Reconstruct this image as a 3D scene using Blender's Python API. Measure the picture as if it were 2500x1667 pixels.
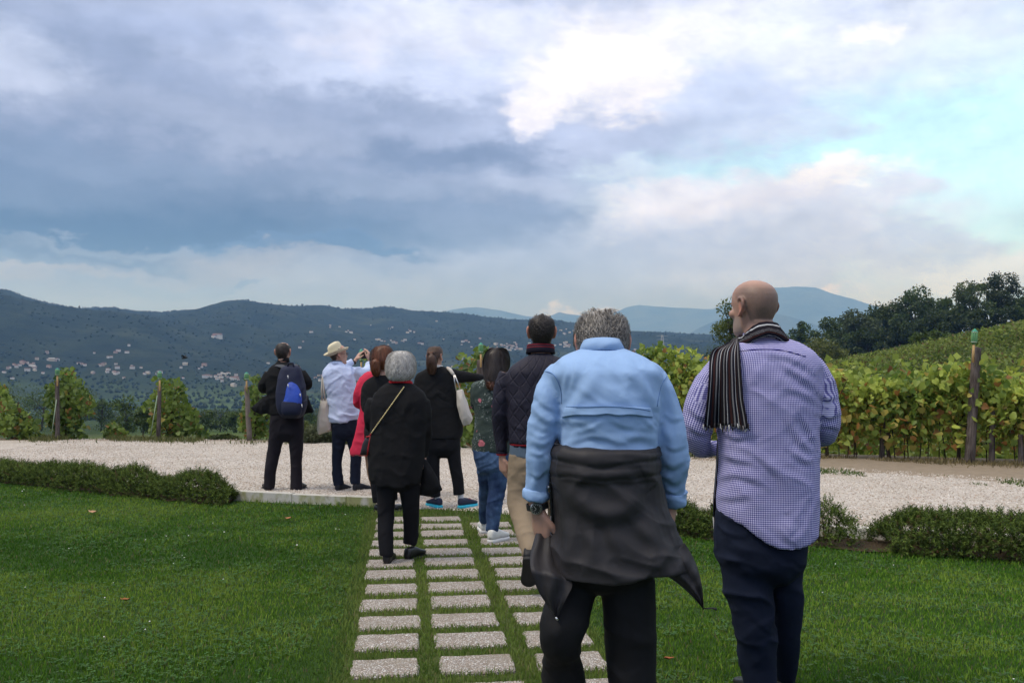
import bpy, bmesh, math, random
import numpy as np
from mathutils import Vector, Matrix, Euler

for _o in list(bpy.data.objects): bpy.data.objects.remove(_o)
scene = bpy.context.scene
COL = scene.collection
R = math.radians

# ------------------------------------------------------------------ camera
F = 2200.0            # focal length in photo pixels (photo 2500 x 1667)
CAMZ = 1.42
PITCH = math.atan2(908 - 833.5, F)
cam_d = bpy.data.cameras.new('camera'); cam = bpy.data.objects.new('camera', cam_d); COL.objects.link(cam)
cam_d.sensor_width = 36.0; cam_d.lens = 36.0 * F / 2500.0
cam_d.clip_start = 0.05; cam_d.clip_end = 90000
cam.location = (0, 0, CAMZ); cam.rotation_euler = (math.pi / 2 + PITCH, 0, 0)
scene.camera = cam

# ------------------------------------------------------------------ render settings
scene.view_settings.view_transform = 'Standard'; scene.view_settings.look = 'None'
scene.view_settings.exposure = 0.3; scene.view_settings.gamma = 1.0
scene.view_settings.use_curve_mapping = False
scene.render.engine = 'CYCLES'
scene.cycles.use_denoising = True
scene.cycles.max_bounces = 6; scene.cycles.diffuse_bounces = 3; scene.cycles.glossy_bounces = 2
scene.cycles.transmission_bounces = 3; scene.cycles.transparent_max_bounces = 6; scene.cycles.volume_bounces = 0
scene.cycles.sample_clamp_indirect = 6.0

# ------------------------------------------------------------------ sun
SUN_AZ = R(-115)      # measured from +Y clockwise: left and a little behind the camera
SUN_EL = R(58)
sun_d = bpy.data.lights.new('sun', 'SUN'); sun = bpy.data.objects.new('sun', sun_d); COL.objects.link(sun)
sun_d.energy = 1.7; sun_d.angle = R(15); sun_d.color = (1.0, 0.95, 0.87)
_sd = Vector((math.sin(SUN_AZ) * math.cos(SUN_EL), math.cos(SUN_AZ) * math.cos(SUN_EL), math.sin(SUN_EL)))
sun.rotation_euler = _sd.to_track_quat('Z', 'Y').to_euler(); sun.location = _sd * 50

# ------------------------------------------------------------------ node helper
class NT:
    def __init__(s, tree): s.t = tree; s.n = tree.nodes; s.l = tree.links
    def node(s, typ, **kw):
        n = s.n.new(typ)
        for k, v in kw.items(): setattr(n, k, v)
        return n
    def put(s, sock, v):
        if hasattr(v, 'is_linked') or isinstance(v, bpy.types.NodeSocket): s.l.new(v, sock)
        elif v is not None: sock.default_value = v
    def math(s, op, a, b=None, c=None, clamp=False):
        n = s.node('ShaderNodeMath', operation=op, use_clamp=clamp)
        s.put(n.inputs[0], a)
        if b is not None: s.put(n.inputs[1], b)
        if c is not None: s.put(n.inputs[2], c)
        return n.outputs[0]
    def vmath(s, op, a, b=None):
        n = s.node('ShaderNodeVectorMath', operation=op); s.put(n.inputs[0], a)
        if b is not None: s.put(n.inputs[1], b)
        return n.outputs['Value'] if op in ('LENGTH', 'DOT_PRODUCT', 'DISTANCE') else n.outputs[0]
    def scale(s, a, k):
        n = s.node('ShaderNodeVectorMath', operation='SCALE'); s.put(n.inputs[0], a); s.put(n.inputs['Scale'], k); return n.outputs[0]
    def mix(s, f, a, b, blend='MIX'):
        n = s.node('ShaderNodeMix', data_type='RGBA', blend_type=blend)
        s.put(n.inputs[0], f); s.put(n.inputs[6], a if not isinstance(a, tuple) else (*a, 1)[:4]); s.put(n.inputs[7], b if not isinstance(b, tuple) else (*b, 1)[:4])
        return n.outputs[2]
    def noise(s, vec=None, scale=5, detail=3, rough=.5, col=False, dist=0.0, dim='3D'):
        n = s.node('ShaderNodeTexNoise', noise_dimensions=dim)
        if vec is not None: s.l.new(vec, n.inputs['Vector'])
        s.put(n.inputs['Scale'], scale); s.put(n.inputs['Detail'], detail); s.put(n.inputs['Roughness'], rough); s.put(n.inputs['Distortion'], dist)
        return n.outputs['Color'] if col else n.outputs['Fac']
    def voronoi(s, vec=None, scale=5, feature='F1', out='Distance', rnd=1.0):
        n = s.node('ShaderNodeTexVoronoi', feature=feature)
        if vec is not None: s.l.new(vec, n.inputs['Vector'])
        s.put(n.inputs['Scale'], scale); s.put(n.inputs['Randomness'], rnd)
        return n.outputs[out]
    def ramp(s, f, stops, interp='LINEAR'):
        n = s.node('ShaderNodeValToRGB'); s.put(n.inputs[0], f); cr = n.color_ramp; cr.interpolation = interp
        while len(cr.elements) > 1: cr.elements.remove(cr.elements[-1])
        for i, (p, c) in enumerate(stops):
            e = cr.elements[0] if i == 0 else cr.elements.new(p)
            e.position = p; e.color = (*c, 1) if len(c) == 3 else c
        return n.outputs[0]
    def rng(s, v, a, b, c=0.0, d=1.0, typ='SMOOTHSTEP'):
        n = s.node('ShaderNodeMapRange', interpolation_type=typ)
        s.put(n.inputs[0], v); s.put(n.inputs[1], a); s.put(n.inputs[2], b); s.put(n.inputs[3], c); s.put(n.inputs[4], d)
        return n.outputs[0]
    def sep(s, v):
        n = s.node('ShaderNodeSeparateXYZ'); s.l.new(v, n.inputs[0]); return n.outputs
    def comb(s, x=0.0, y=0.0, z=0.0):
        n = s.node('ShaderNodeCombineXYZ'); s.put(n.inputs[0], x); s.put(n.inputs[1], y); s.put(n.inputs[2], z); return n.outputs[0]

def lin(r, g, b, k=1.0):
    f = lambda c: (c / 255 / 12.92 if c / 255 <= 0.04045 else ((c / 255 + 0.055) / 1.055) ** 2.4)
    return (f(r) * k, f(g) * k, f(b) * k)

# ------------------------------------------------------------------ world: broken cloud over a clear sky
world = bpy.data.worlds.new('World'); scene.world = world; world.use_nodes = True
def build_world():
    t = NT(world.node_tree); t.n.clear()
    out = t.node('ShaderNodeOutputWorld'); bg = t.node('ShaderNodeBackground')
    t.l.new(bg.outputs[0], out.inputs[0])
    sky = t.node('ShaderNodeTexSky', sky_type='NISHITA')
    sky.sun_disc = False; sky.sun_elevation = SUN_EL; sky.sun_rotation = SUN_AZ
    sky.air_density = 1.0; sky.dust_density = 1.5; sky.ozone_density = 1.2
    STR = 0.12
    SKYGAIN = 1.08
    tc = t.node('ShaderNodeTexCoord'); d = tc.outputs['Generated']
    X, Y, Z = t.sep(d)[:3]
    az = t.math('MULTIPLY', t.math('ARCTAN2', X, Y), 57.2958)
    el = t.math('MULTIPLY', t.math('ARCSINE', Z), 57.2958)
    # warp
    p0 = t.comb(az, el, 0.0)
    pn = t.comb(t.math('MULTIPLY', az, 0.6), t.math('MULTIPLY', el, 1.15), 3.0)
    w1 = t.scale(t.vmath('SUBTRACT', t.noise(pn, .085, 6, .55, True), (.5, .5, .5)), 9.0)
    w2 = t.scale(t.vmath('SUBTRACT', t.noise(pn, .42, 7, .60, True), (.5, .5, .5)), 3.4)
    w3 = t.scale(t.vmath('SUBTRACT', t.noise(pn, 1.3, 7, .66, True), (.5, .5, .5)), 2.0)
    w = t.vmath('ADD', t.vmath('ADD', w1, w2), w3)
    p = t.vmath('ADD', p0, t.vmath('MULTIPLY', w, (1.7, .85, 0)))
    fb = t.noise(t.comb(t.math('MULTIPLY', az, 0.5), t.math('MULTIPLY', el, 1.3), 8.0), .16, 9, .58)
    fine = t.noise(t.comb(t.math('MULTIPLY', az, 0.7), t.math('MULTIPLY', el, 1.1), 1.0), .75, 7, .6)
    # base cloud deck, brighter with elevation as a cloud deck is
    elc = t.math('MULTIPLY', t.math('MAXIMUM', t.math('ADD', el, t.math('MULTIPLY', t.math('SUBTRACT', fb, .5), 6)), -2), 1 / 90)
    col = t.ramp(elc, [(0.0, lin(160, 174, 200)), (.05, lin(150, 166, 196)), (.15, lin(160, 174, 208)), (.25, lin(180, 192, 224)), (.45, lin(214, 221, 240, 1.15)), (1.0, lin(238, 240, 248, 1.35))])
    def layer(col, px, py, rx, ry, c, al, soft=.55, raw=False):
        a0 = math.atan((px - 1250) / F); e0 = math.degrees(math.atan((908 - py) / F * math.cos(a0)))
        m = t.node('ShaderNodeMapping', vector_type='TEXTURE')
        t.l.new(p, m.inputs['Vector'])
        m.inputs['Location'].default_value = (math.degrees(a0), e0, 0)
        m.inputs['Scale'].default_value = (rx / F * 57.3, ry / F * 57.3, 1)
        q = t.vmath('LENGTH', m.outputs[0])
        k = t.rng(q, 1.0 + soft * .35, 1.0 - soft, 0, al)
        return t.mix(k, col, c)
    clear = t.scale(sky.outputs[0], STR)
    clear = t.mix(.78, clear, lin(188, 238, 255, 1.32))
    col = layer(col, 2500, 430, 900, 270, clear, 1.0, .55)
    col = layer(col, 3300, 300, 700, 500, clear, .8, .6)
    L = [(0, 380, 1150, 430, lin(116, 126, 150), .75, .95),
         (300, 330, 800, 230, lin(138, 149, 178), .8, .8),
         (380, 470, 1000, 120, lin(98, 110, 136), .88, .75),
         (430, 560, 1000, 105, lin(54, 66, 90), .92, .85),
         (420, 585, 900, 60, lin(34, 46, 70), .88, .8),
         (1000, 600, 420, 45, lin(72, 88, 116), .85, .7),
         (-100, 420, 420, 90, lin(96, 110, 138), .8, .7),
         (1130, 355, 340, 60, lin(98, 110, 138), .85, .75),
         (420, 285, 560, 60, lin(156, 167, 194), .6, .7),
         (280, 400, 420, 36, lin(112, 126, 154), .7, .7),
         (700, 330, 300, 34, lin(158, 170, 198), .6, .7),
         (950, 140, 560, 110, lin(200, 213, 244), .75, .9),
         (950, 230, 380, 40, lin(124, 136, 166), .6, .8),
         (1000, 55, 360, 55, lin(222, 229, 250), .7, .8),
         (1250, 545, 500, 55, lin(112, 128, 160), .75, .8),
         (1000, 470, 330, 40, lin(140, 154, 184), .6, .7),
         (1350, 450, 200, 40, lin(176, 190, 222), .6, .7),
         (0, 150, 170, 110, lin(190, 202, 230), .85, .5),
         (260, 130, 170, 100, lin(140, 152, 182), .8, .7),
         (500, 60, 300, 50, lin(158, 172, 208), .6, .8),
         (820, 95, 110, 45, lin(214, 218, 236), .7, .9),
         (1640, 80, 460, 130, lin(238, 242, 255), .8, .9),
         (1420, 130, 190, 110, lin(255, 254, 252, 1.05), .85, .85),
         (1620, 225, 150, 70, lin(250, 250, 255), .8, .8),
         (1320, 250, 90, 50, lin(245, 245, 252), .7, .6),
         (2150, 90, 460, 130, lin(228, 240, 255), .8, .9),
         (1780, 250, 180, 120, lin(192, 208, 242), .88, .45),
         (1960, 310, 190, 50, lin(200, 216, 246), .75, .55),
         (1530, 330, 170, 60, lin(176, 190, 224), .88, .55),
         (1600, 400, 150, 30, lin(206, 226, 250), .7, .7),
         (2330, 170, 230, 80, lin(214, 234, 255), .7, .8),
         (2120, 60, 90, 35, lin(250, 252, 255), .7, .6),
         (1900, 575, 420, 130, lin(206, 218, 246), .96, .45),
         (1800, 480, 310, 70, lin(228, 234, 252), .9, .7),
         (2030, 440, 150, 40, lin(248, 250, 255), .85, .65),
         (1640, 450, 130, 30, lin(222, 228, 246), .7, .8),
         (2150, 500, 80, 40, lin(214, 226, 250), .7, .5),
         (2270, 600, 110, 46, lin(188, 206, 240), .8, .6),
         (1500, 640, 620, 70, lin(160, 178, 216), .85, .8),
         (2000, 640, 330, 40, lin(196, 210, 242), .7, .8),
         (170, 668, 260, 30, lin(156, 162, 174), .9, .8),
         (640, 658, 220, 42, lin(150, 156, 168), .85, .8),
         (360, 614, 260, 18, lin(136, 150, 174), .75, .8),
         (90, 640, 170, 13, lin(96, 114, 144), .8, .6),
         (870, 628, 200, 20, lin(62, 86, 124), .9, .55),
         (680, 612, 260, 13, lin(72, 94, 132), .85, .6),
         (380, 700, 200, 18, lin(128, 146, 176), .7, .7),
         (620, 698, 46, 11, lin(96, 116, 148), .8, .6),
         (900, 705, 280, 28, lin(156, 170, 194), .6, .8),
         (1420, 744, 150, 18, lin(214, 218, 222), .85, .8),
         (2016, 690, 46, 22, lin(255, 250, 244), .95, .6),
         (2130, 712, 120, 36, lin(214, 230, 255), .85, .8),
         (2400, 655, 230, 55, lin(222, 238, 255, 1.05), .9, .7)]
    for l in L: col = layer(col, *l)
    # billow detail
    k = t.math('ADD', t.math('MULTIPLY', t.math('SUBTRACT', fb, .5), .85), t.math('MULTIPLY', t.math('SUBTRACT', fine, .5), .55))
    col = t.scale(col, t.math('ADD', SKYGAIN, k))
    tint = t.ramp(t.math('MULTIPLY', t.math('MAXIMUM', el, 0.0), 1 / 90), [(0.0, (.88, .96, 1.30)), (.1, (.93, .97, 1.20)), (.3, (.97, 1.0, 1.06)), (.6, (1, 1, 1))])
    col = t.mix(1.0, col, tint, 'MULTIPLY')
    # below the horizon: dull ground light
    col = t.mix(t.rng(el, -1.0, -6.0), col, lin(88, 98, 92))
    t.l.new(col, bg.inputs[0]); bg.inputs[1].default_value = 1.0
build_world()
world.cycles.sampling_method = 'MANUAL'; world.cycles.sample_map_resolution = 1024

# ------------------------------------------------------------------ pixel -> world
_cp, _sp = math.cos(PITCH), math.sin(PITCH)
def ray(px, py):
    xc = (px - 1250.0) / F; yc = (833.5 - py) / F
    return np.array((xc, -yc * _sp + _cp, yc * _cp + _sp))
def pt(px, py, d):
    v = ray(px, py); k = d / v[1]
    return Vector((v[0] * k, d, CAMZ + v[2] * k))
def gr(px, py, z=0.0):
    v = ray(px, py); k = (z - CAMZ) / v[2]
    return Vector((v[0] * k, v[1] * k, z))

# ------------------------------------------------------------------ noise in numpy
def _hash(ix, iy, iz, seed):
    h = (ix * 374761393 + iy * 668265263 + iz * 2147483647 + seed * 1274126177) & 0xFFFFFFFF
    h = ((h ^ (h >> 13)) * 1274126177) & 0xFFFFFFFF
    h = ((h ^ (h >> 16)) * 2246822519) & 0xFFFFFFFF
    return ((h ^ (h >> 15)) & 0xFFFFFF).astype(np.float64) / 0xFFFFFF
def vnoise(P, seed=0):
    P = np.asarray(P, float)
    i = np.floor(P).astype(np.int64); f = P - i; f = f * f * f * (f * (f * 6 - 15) + 10)
    o = 0
    for dx in (0, 1):
        for dy in (0, 1):
            for dz in (0, 1):
                w = (f[:, 0] if dx else 1 - f[:, 0]) * (f[:, 1] if dy else 1 - f[:, 1]) * (f[:, 2] if dz else 1 - f[:, 2])
                o = o + w * _hash(i[:, 0] + dx, i[:, 1] + dy, i[:, 2] + dz, seed)
    return o
def fbm(P, oct=4, seed=0, gain=.5):
    P = np.asarray(P, float); a, s, o, k = 1.0, 0.0, 0, 1.0
    for j in range(oct):
        o = o + a * vnoise(P * k + j * 17.3, seed + j); s += a; a *= gain; k *= 2.03
    return o / s

# ------------------------------------------------------------------ object helpers
def tag(o, label=None, cat=None, group=None, kind=None):
    if label: o['label'] = label
    if cat: o['category'] = cat
    if group: o['group'] = group
    if kind: o['kind'] = kind
    return o
def empty(name, loc=(0, 0, 0)):
    o = bpy.data.objects.new(name, None); o.empty_display_size = .1; COL.objects.link(o); o.location = loc
    return o
def mesh_np(name, V, faces, mat=None, smooth=True):
    """faces: int array (n,3) or (n,4) or a list of lists"""
    me = bpy.data.meshes.new(name)
    V = np.asarray(V, np.float32)
    if isinstance(faces, np.ndarray):
        n, k = faces.shape
        me.vertices.add(len(V)); me.vertices.foreach_set('co', V.ravel())
        me.loops.add(n * k); me.loops.foreach_set('vertex_index', faces.astype(np.int32).ravel())
        me.polygons.add(n); me.polygons.foreach_set('loop_start', np.arange(0, n * k, k, dtype=np.int32))
        me.polygons.foreach_set('loop_total', np.full(n, k, np.int32))
        me.update(calc_edges=True)
    else:
        me.from_pydata([tuple(map(float, v)) for v in V], [], [list(map(int, f)) for f in faces]); me.update()
    if smooth: me.polygons.foreach_set('use_smooth', np.ones(len(me.polygons), bool))
    else: me.polygons.foreach_set('use_smooth', np.zeros(len(me.polygons), bool))
    if mat is not None: me.materials.append(mat)
    return me
def obj(name, me, parent=None, world=True):
    """mesh data in world coordinates unless world=False (then relative to the parent)"""
    o = bpy.data.objects.new(name, me); COL.objects.link(o)
    if parent is not None:
        o.parent = parent
        if world:
            q = parent; m = Matrix.Identity(4)
            chain = []
            while q is not None: chain.append(q); q = q.parent
            for q in reversed(chain): m = m @ q.matrix_parent_inverse @ Matrix.LocRotScale(q.location, q.rotation_euler, q.scale)
            o.matrix_parent_inverse = m.inverted()
    return o
class MB:
    """collects simple solids"""
    def __init__(s): s.v = []; s.f = []
    def add(s, V, Fc):
        b = len(s.v); s.v += [tuple(v) for v in V]; s.f += [[i + b for i in f] for f in Fc]; return s
    def box(s, c, h, rot=None):
        c = Vector(c); M = rot or Matrix.Identity(3)
        V = [c + M @ Vector((sx * h[0], sy * h[1], sz * h[2])) for sx in (-1, 1) for sy in (-1, 1) for sz in (-1, 1)]
        return s.add(V, [[0, 1, 3, 2], [4, 6, 7, 5], [0, 4, 5, 1], [2, 3, 7, 6], [0, 2, 6, 4], [1, 5, 7, 3]])
    def tube(s, P, r, n=8, cap=True):
        P = [Vector(p) for p in P]; rs = r if isinstance(r, (list, tuple)) else [r] * len(P)
        ring = []; b = len(s.v)
        up = None
        for i, p in enumerate(P):
            t = (P[min(i + 1, len(P) - 1)] - P[max(i - 1, 0)]).normalized()
            if up is None: up = t.orthogonal().normalized()
            x = (up - t * up.dot(t)).normalized(); y = t.cross(x); up = x
            for k in range(n):
                a = 2 * math.pi * k / n; s.v.append(tuple(p + (x * math.cos(a) + y * math.sin(a)) * rs[i]))
        for i in range(len(P) - 1):
            for k in range(n):
                a = b + i * n + k; c = b + i * n + (k + 1) % n
                s.f.append([a, c, c + n, a + n])
        if cap:
            s.f.append([b + k for k in reversed(range(n))]); e = b + (len(P) - 1) * n; s.f.append([e + k for k in range(n)])
        return s
    def mesh(s, name, mat, smooth=True): return mesh_np(name, s.v, s.f, mat, smooth)
    def build(s, name, mat, parent=None, smooth=True, world=True): return obj(name, s.mesh(name, mat, smooth), parent, world)

def attr_color(me, name, C):
    a = me.color_attributes.new(name, 'FLOAT_COLOR', 'POINT')
    C = np.asarray(C, np.float32)
    if C.shape[1] == 3: C = np.concatenate([C, np.ones((len(C), 1), np.float32)], 1)
    a.data.foreach_set('color', C.ravel())
def attr_float(me, name, A):
    a = me.attributes.new(name, 'FLOAT', 'POINT'); a.data.foreach_set('value', np.asarray(A, np.float32))
def attr_vec(me, name, A):
    a = me.attributes.new(name, 'FLOAT_VECTOR', 'POINT'); a.data.foreach_set('vector', np.asarray(A, np.float32).ravel())

# ------------------------------------------------------------------ material helper
def mat(name, rough=.7, spec=.3):
    m = bpy.data.materials.new(name); m.use_nodes = True
    t = NT(m.node_tree); b = m.node_tree.nodes['Principled BSDF']
    b.inputs['Roughness'].default_value = rough; b.inputs['Specular IOR Level'].default_value = spec
    return m, t, b
def bump(t, b, h, strength=.3, dist=.01, prev=None):
    n = t.node('ShaderNodeBump'); n.inputs['Strength'].default_value = strength; n.inputs['Distance'].default_value = dist
    t.l.new(h, n.inputs['Height'])
    if prev is not None: t.l.new(prev, n.inputs['Normal'])
    t.l.new(n.outputs[0], b.inputs['Normal']); return n.outputs[0]
def plain(name, c, rough=.7, spec=.3, var=.15, scale=30, metal=0.0):
    m, t, b = mat(name, rough, spec)
    tc = t.node('ShaderNodeTexCoord')
    f = t.noise(tc.outputs['Object'], scale, 4)
    c1 = tuple(max(0, x * (1 - var)) for x in c); c2 = tuple(x * (1 + var) for x in c)
    t.l.new(t.mix(f, c1, c2), b.inputs['Base Color']); b.inputs['Metallic'].default_value = metal
    return m
# ================================================================== terrain
def sstep(a, b, x): t = np.clip((x - a) / (b - a), 0, 1); return t * t * (3 - 2 * t)
SKYLINE = np.array([(-900, 700), (-300, 690), (0, 722), (20, 723), (60, 735), (115, 750), (190, 763), (240, 762), (270, 761), (320, 768), (390, 773), (430, 769), (480, 767), (540, 754), (590, 749),
    (640, 757), (700, 761), (780, 759), (860, 765), (890, 766), (950, 760), (1006, 768), (1070, 777), (1138, 781), (1197, 789), (1274, 797), (1376, 799), (1410, 799), (1529, 822),
    (1631, 826), (1800, 836), (2100, 850), (2600, 850), (3400, 840)], float)
SPUR = np.array([(-900, 700), (0, 726), (115, 752), (240, 768), (330, 776), (420, 794), (520, 816), (630, 842), (720, 872), (800, 900), (900, 940), (3400, 960)], float)
CREST = np.array([(1500, 960), (1840, 925), (1950, 905), (2070, 877), (2230, 846), (2340, 822), (2500, 788), (2700, 752), (3200, 690), (4000, 680)], float)
VAL_R = np.array([0, 19, 24, 40, 60, 120, 300, 550, 750, 900, 1050, 1250, 40000.])
VAL_Z = np.array([-.06, -.06, -.7, -1.7, -2.8, -6.2, -15, -24, -27, -23, -14, -5, -5.])
RIDGE_R, SPUR_R = 2150.0, 1500.0
def height(x, y):
    x = np.asarray(x, float); y = np.asarray(y, float)
    r = np.hypot(x, y); az = np.arctan2(x, y)
    px = 1250 + F * np.tan(np.clip(az, -1.2, 1.2)); ca = np.cos(np.clip(az, -1.2, 1.2))
    front = sstep(-.2, .25, np.cos(az))
    zv = np.interp(r, VAL_R, VAL_Z)
    P = np.stack([x, y, 0 * x], 1) if x.ndim == 1 else None
    n1 = fbm(P / 260, 4, 3) - .5; n2 = fbm(P / 80, 4, 9) - .5
    # main ridge
    hr = CAMZ + (908 - np.interp(px, SKYLINE[:, 0], SKYLINE[:, 1])) / F * RIDGE_R * ca
    up = sstep(900, RIDGE_R, r) ** 1.05
    dn = 1 - sstep(RIDGE_R, RIDGE_R + 1500, r) * .85
    z1 = (hr + 12) * up * dn
    z1 = z1 + n1 * 75 * sstep(950, 1350, r) * (1 - sstep(1750, RIDGE_R, r)) + n2 * 10 * sstep(1000, 1500, r)
    hs = CAMZ + (908 - np.interp(px, SPUR[:, 0], SPUR[:, 1])) / F * SPUR_R * ca
    z2 = (hs + 25) * sstep(800, SPUR_R, r) * (1 - sstep(SPUR_R, SPUR_R + 500, r)) - 25 + n1 * 22 * sstep(900, 1200, r)
    z = np.where(r > 780, np.maximum(zv + z1 * sstep(780, 1200, r), np.where(hs > 0, z2, -99)), zv)
    z = np.where(r > 780, np.maximum(z, zv), z) + n2 * 5 * sstep(150, 500, r) * (1 - sstep(750, 900, r))
    z = zv + (z - zv) * front
    # wooded knoll with the red house
    kn = np.exp(-((x - 175) / 115) ** 2 - ((y - 640) / 170) ** 2)
    z = z + 38 * kn
    # near hill on the right with the vineyard
    el = CAMZ + 0 * r
    hc = (908 - np.interp(px, CREST[:, 0], CREST[:, 1])) / F * ca
    side = sstep(math.atan((1600 - 1250) / F), math.atan((2050 - 1250) / F), az) * front
    zc = hc * r + CAMZ * sstep(16, 60, r) - .06
    hillr = sstep(17, 70, r) * (1 - sstep(175, 330, r))
    zh = -1.0 * sstep(14.5, 20, r) + zc * hillr
    wgt = side * (1 - sstep(200, 420, r))
    z = z * (1 - wgt) + zh * wgt
    flat = (1 - sstep(12.5, 15.5, r)) + 0
    return z * (1 - flat) + (-.06) * flat
def hz(x, y): return float(height(np.array([x]), np.array([y]))[0])
def hit(px, py, r0=20, r1=3600):
    """first terrain point on the ray through a pixel"""
    v = ray(px, py); v = v / math.hypot(v[0], v[1])
    t = np.geomspace(r0, r1, 900)
    d = CAMZ + v[2] * t - height(v[0] * t, v[1] * t)
    k = np.argmax(d < 0)
    if d[k] >= 0: return None
    if k: a = d[k - 1] / (d[k - 1] - d[k]); tt = t[k - 1] + a * (t[k] - t[k - 1])
    else: tt = t[0]
    return Vector((v[0] * tt, v[1] * tt, CAMZ + v[2] * tt)), tt

def m_terrain():
    m, t, b = mat('terrain', .95, .05)
    g = t.node('ShaderNodeNewGeometry'); P = g.outputs['Position']
    X, Y, Z = t.sep(P)[:3]
    r = t.math('SQRT', t.math('ADD', t.math('MULTIPLY', X, X), t.math('MULTIPLY', Y, Y)))
    flat = t.comb(X, Y, 0.0)
    big = t.noise(flat, .0055, 5, .6); med = t.noise(flat, .02, 6, .65); fine = t.noise(flat, .35, 5, .6)
    # valley: fields, hedged trees and scrub
    vor = t.voronoi(t.vmath('ADD', flat, t.scale(t.noise(flat, .01, 3, .5, True), 60)), .006, out='Color')
    fieldc = t.ramp(t.sep(vor)[0], [(0, (.05, .09, .025)), (.3, (.08, .12, .04)), (.55, (.12, .13, .06)), (.8, (.05, .08, .028)), (1, (.15, .13, .085))], 'CONSTANT')
    woodc = t.mix(med, (.018, .034, .016), (.05, .072, .03))
    wood = t.rng(t.math('ADD', t.math('MULTIPLY', big, .6), t.math('MULTIPLY', med, .5)), .46, .58)
    valley = t.mix(wood, fieldc, woodc)
    forest = t.mix(t.rng(med, .3, .7), (.008, .015, .010), (.026, .036, .020))
    glade = t.rng(t.math('ADD', big, t.math('MULTIPLY', med, .35)), .74, .86)
    forest = t.mix(t.math('MULTIPLY', glade, .7), forest, (.05, .06, .032))
    far = t.rng(r, 780, 1100)
    c = t.mix(far, valley, forest)
    near = t.mix(t.rng(fine, .35, .65), (.055, .088, .022), (.10, .13, .045))
    near = t.mix(t.rng(t.noise(flat, .08, 4), .5, .65), near, (.13, .12, .07))
    c = t.mix(t.rng(r, 60, 170), near, c)
    t.l.new(c, b.inputs['Base Color'])
    h = t.math('ADD', t.math('MULTIPLY', t.noise(flat, .09, 5, .7), 9), t.math('MULTIPLY', fine, .15))
    bump(t, b, h, .7, 1.0)
    return m
def build_terrain():
    azf = np.linspace(R(-48), R(48), 520); azb = np.linspace(R(48), R(312), 90)[1:-1]
    A = np.concatenate([azf, azb]); Rr = np.concatenate([[2.0], np.geomspace(6, 600, 150), np.geomspace(610, 4500, 170)])
    na, nr = len(A), len(Rr)
    AA, RR = np.meshgrid(A, Rr, indexing='ij'); x = (np.sin(AA) * RR).ravel(); y = (np.cos(AA) * RR).ravel()
    z = height(x, y) - .03
    V = np.stack([x, y, z], 1)
    i = np.arange(na); j = np.arange(nr - 1)
    I, J = np.meshgrid(i, j, indexing='ij'); I2 = (I + 1) % na
    Fq = np.stack([I * nr + J, I * nr + J + 1, I2 * nr + J + 1, I2 * nr + J], -1).reshape(-1, 4)
    o = obj('terrain', mesh_np('terrain', V, Fq, m_terrain())); tag(o, kind='structure')
    # closing the little hole under the camera is the lawn's job
build_terrain()

def m_mountain():
    m, t, b = mat('mountain', .95, .05)
    g = t.node('ShaderNodeNewGeometry'); P = g.outputs['Position']
    f = t.noise(P, .0036, 7, .65)
    t.l.new(t.mix(t.rng(f, .3, .7), (.02, .035, .02), (.07, .085, .05)), b.inputs['Base Color'])
    bump(t, b, f, .8, 70)
    return m
M_MTN = m_mountain()
def mountain(prof, rad, depth, seed):
    prof = np.array(prof, float)
    a0, a1 = math.atan((prof[0, 0] - 1250) / F), math.atan((prof[-1, 0] - 1250) / F)
    A = np.linspace(a0, a1, 260); Rr = np.linspace(rad - depth, rad + depth, 60)
    AA, RR = np.meshgrid(A, Rr, indexing='ij'); px = 1250 + F * np.tan(AA)
    top = (908 - np.interp(px, prof[:, 0], prof[:, 1])) / F * np.cos(AA) * rad + CAMZ
    x = np.sin(AA) * RR; y = np.cos(AA) * RR
    sh = np.clip(1 - np.abs(RR - rad) / depth, 0, 1); sh = sh ** .9
    P = np.stack([x.ravel(), y.ravel(), 0 * x.ravel()], 1)
    n = (fbm(P / 900, 5, seed) - .5).reshape(x.shape)
    z = -60 + (top + 60) * sh + n * top * .55 * sh * (1 - sh) * 2.2 + (fbm(P / 150, 3, seed + 4) - .5).reshape(x.shape) * top * .02
    V = np.stack([x.ravel(), y.ravel(), z.ravel()], 1); na, nr = x.shape
    I, J = np.meshgrid(np.arange(na - 1), np.arange(nr - 1), indexing='ij')
    Fq = np.stack([I * nr + J, I * nr + J + 1, (I + 1) * nr + J + 1, (I + 1) * nr + J], -1).reshape(-1, 4)
    o = obj('mountain', mesh_np('mountain', V, Fq, M_MTN)); tag(o, kind='structure')
mountain([(820, 850), (960, 790), (1036, 769), (1100, 754), (1163, 746), (1223, 756), (1282, 769), (1325, 774), (1345, 768), (1365, 761), (1385, 765), (1423, 769), (1500, 785), (1640, 850)], 8000, 1800, 11)
mountain([(1300, 860), (1400, 800), (1490, 764), (1530, 748), (1560, 742), (1640, 748), (1740, 752), (1800, 728), (1850, 708), (1888, 700), (1940, 698), (1992, 699), (2028, 712), (2080, 726), (2140, 746), (2230, 778), (2330, 800), (2500, 820), (2700, 850)], 8800, 2000, 23)
mountain([(1540, 870), (1620, 842), (1664, 824), (1705, 800), (1748, 780), (1800, 762), (1860, 756), (1930, 770), (2050, 810), (2200, 850)], 6200, 900, 37)

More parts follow.
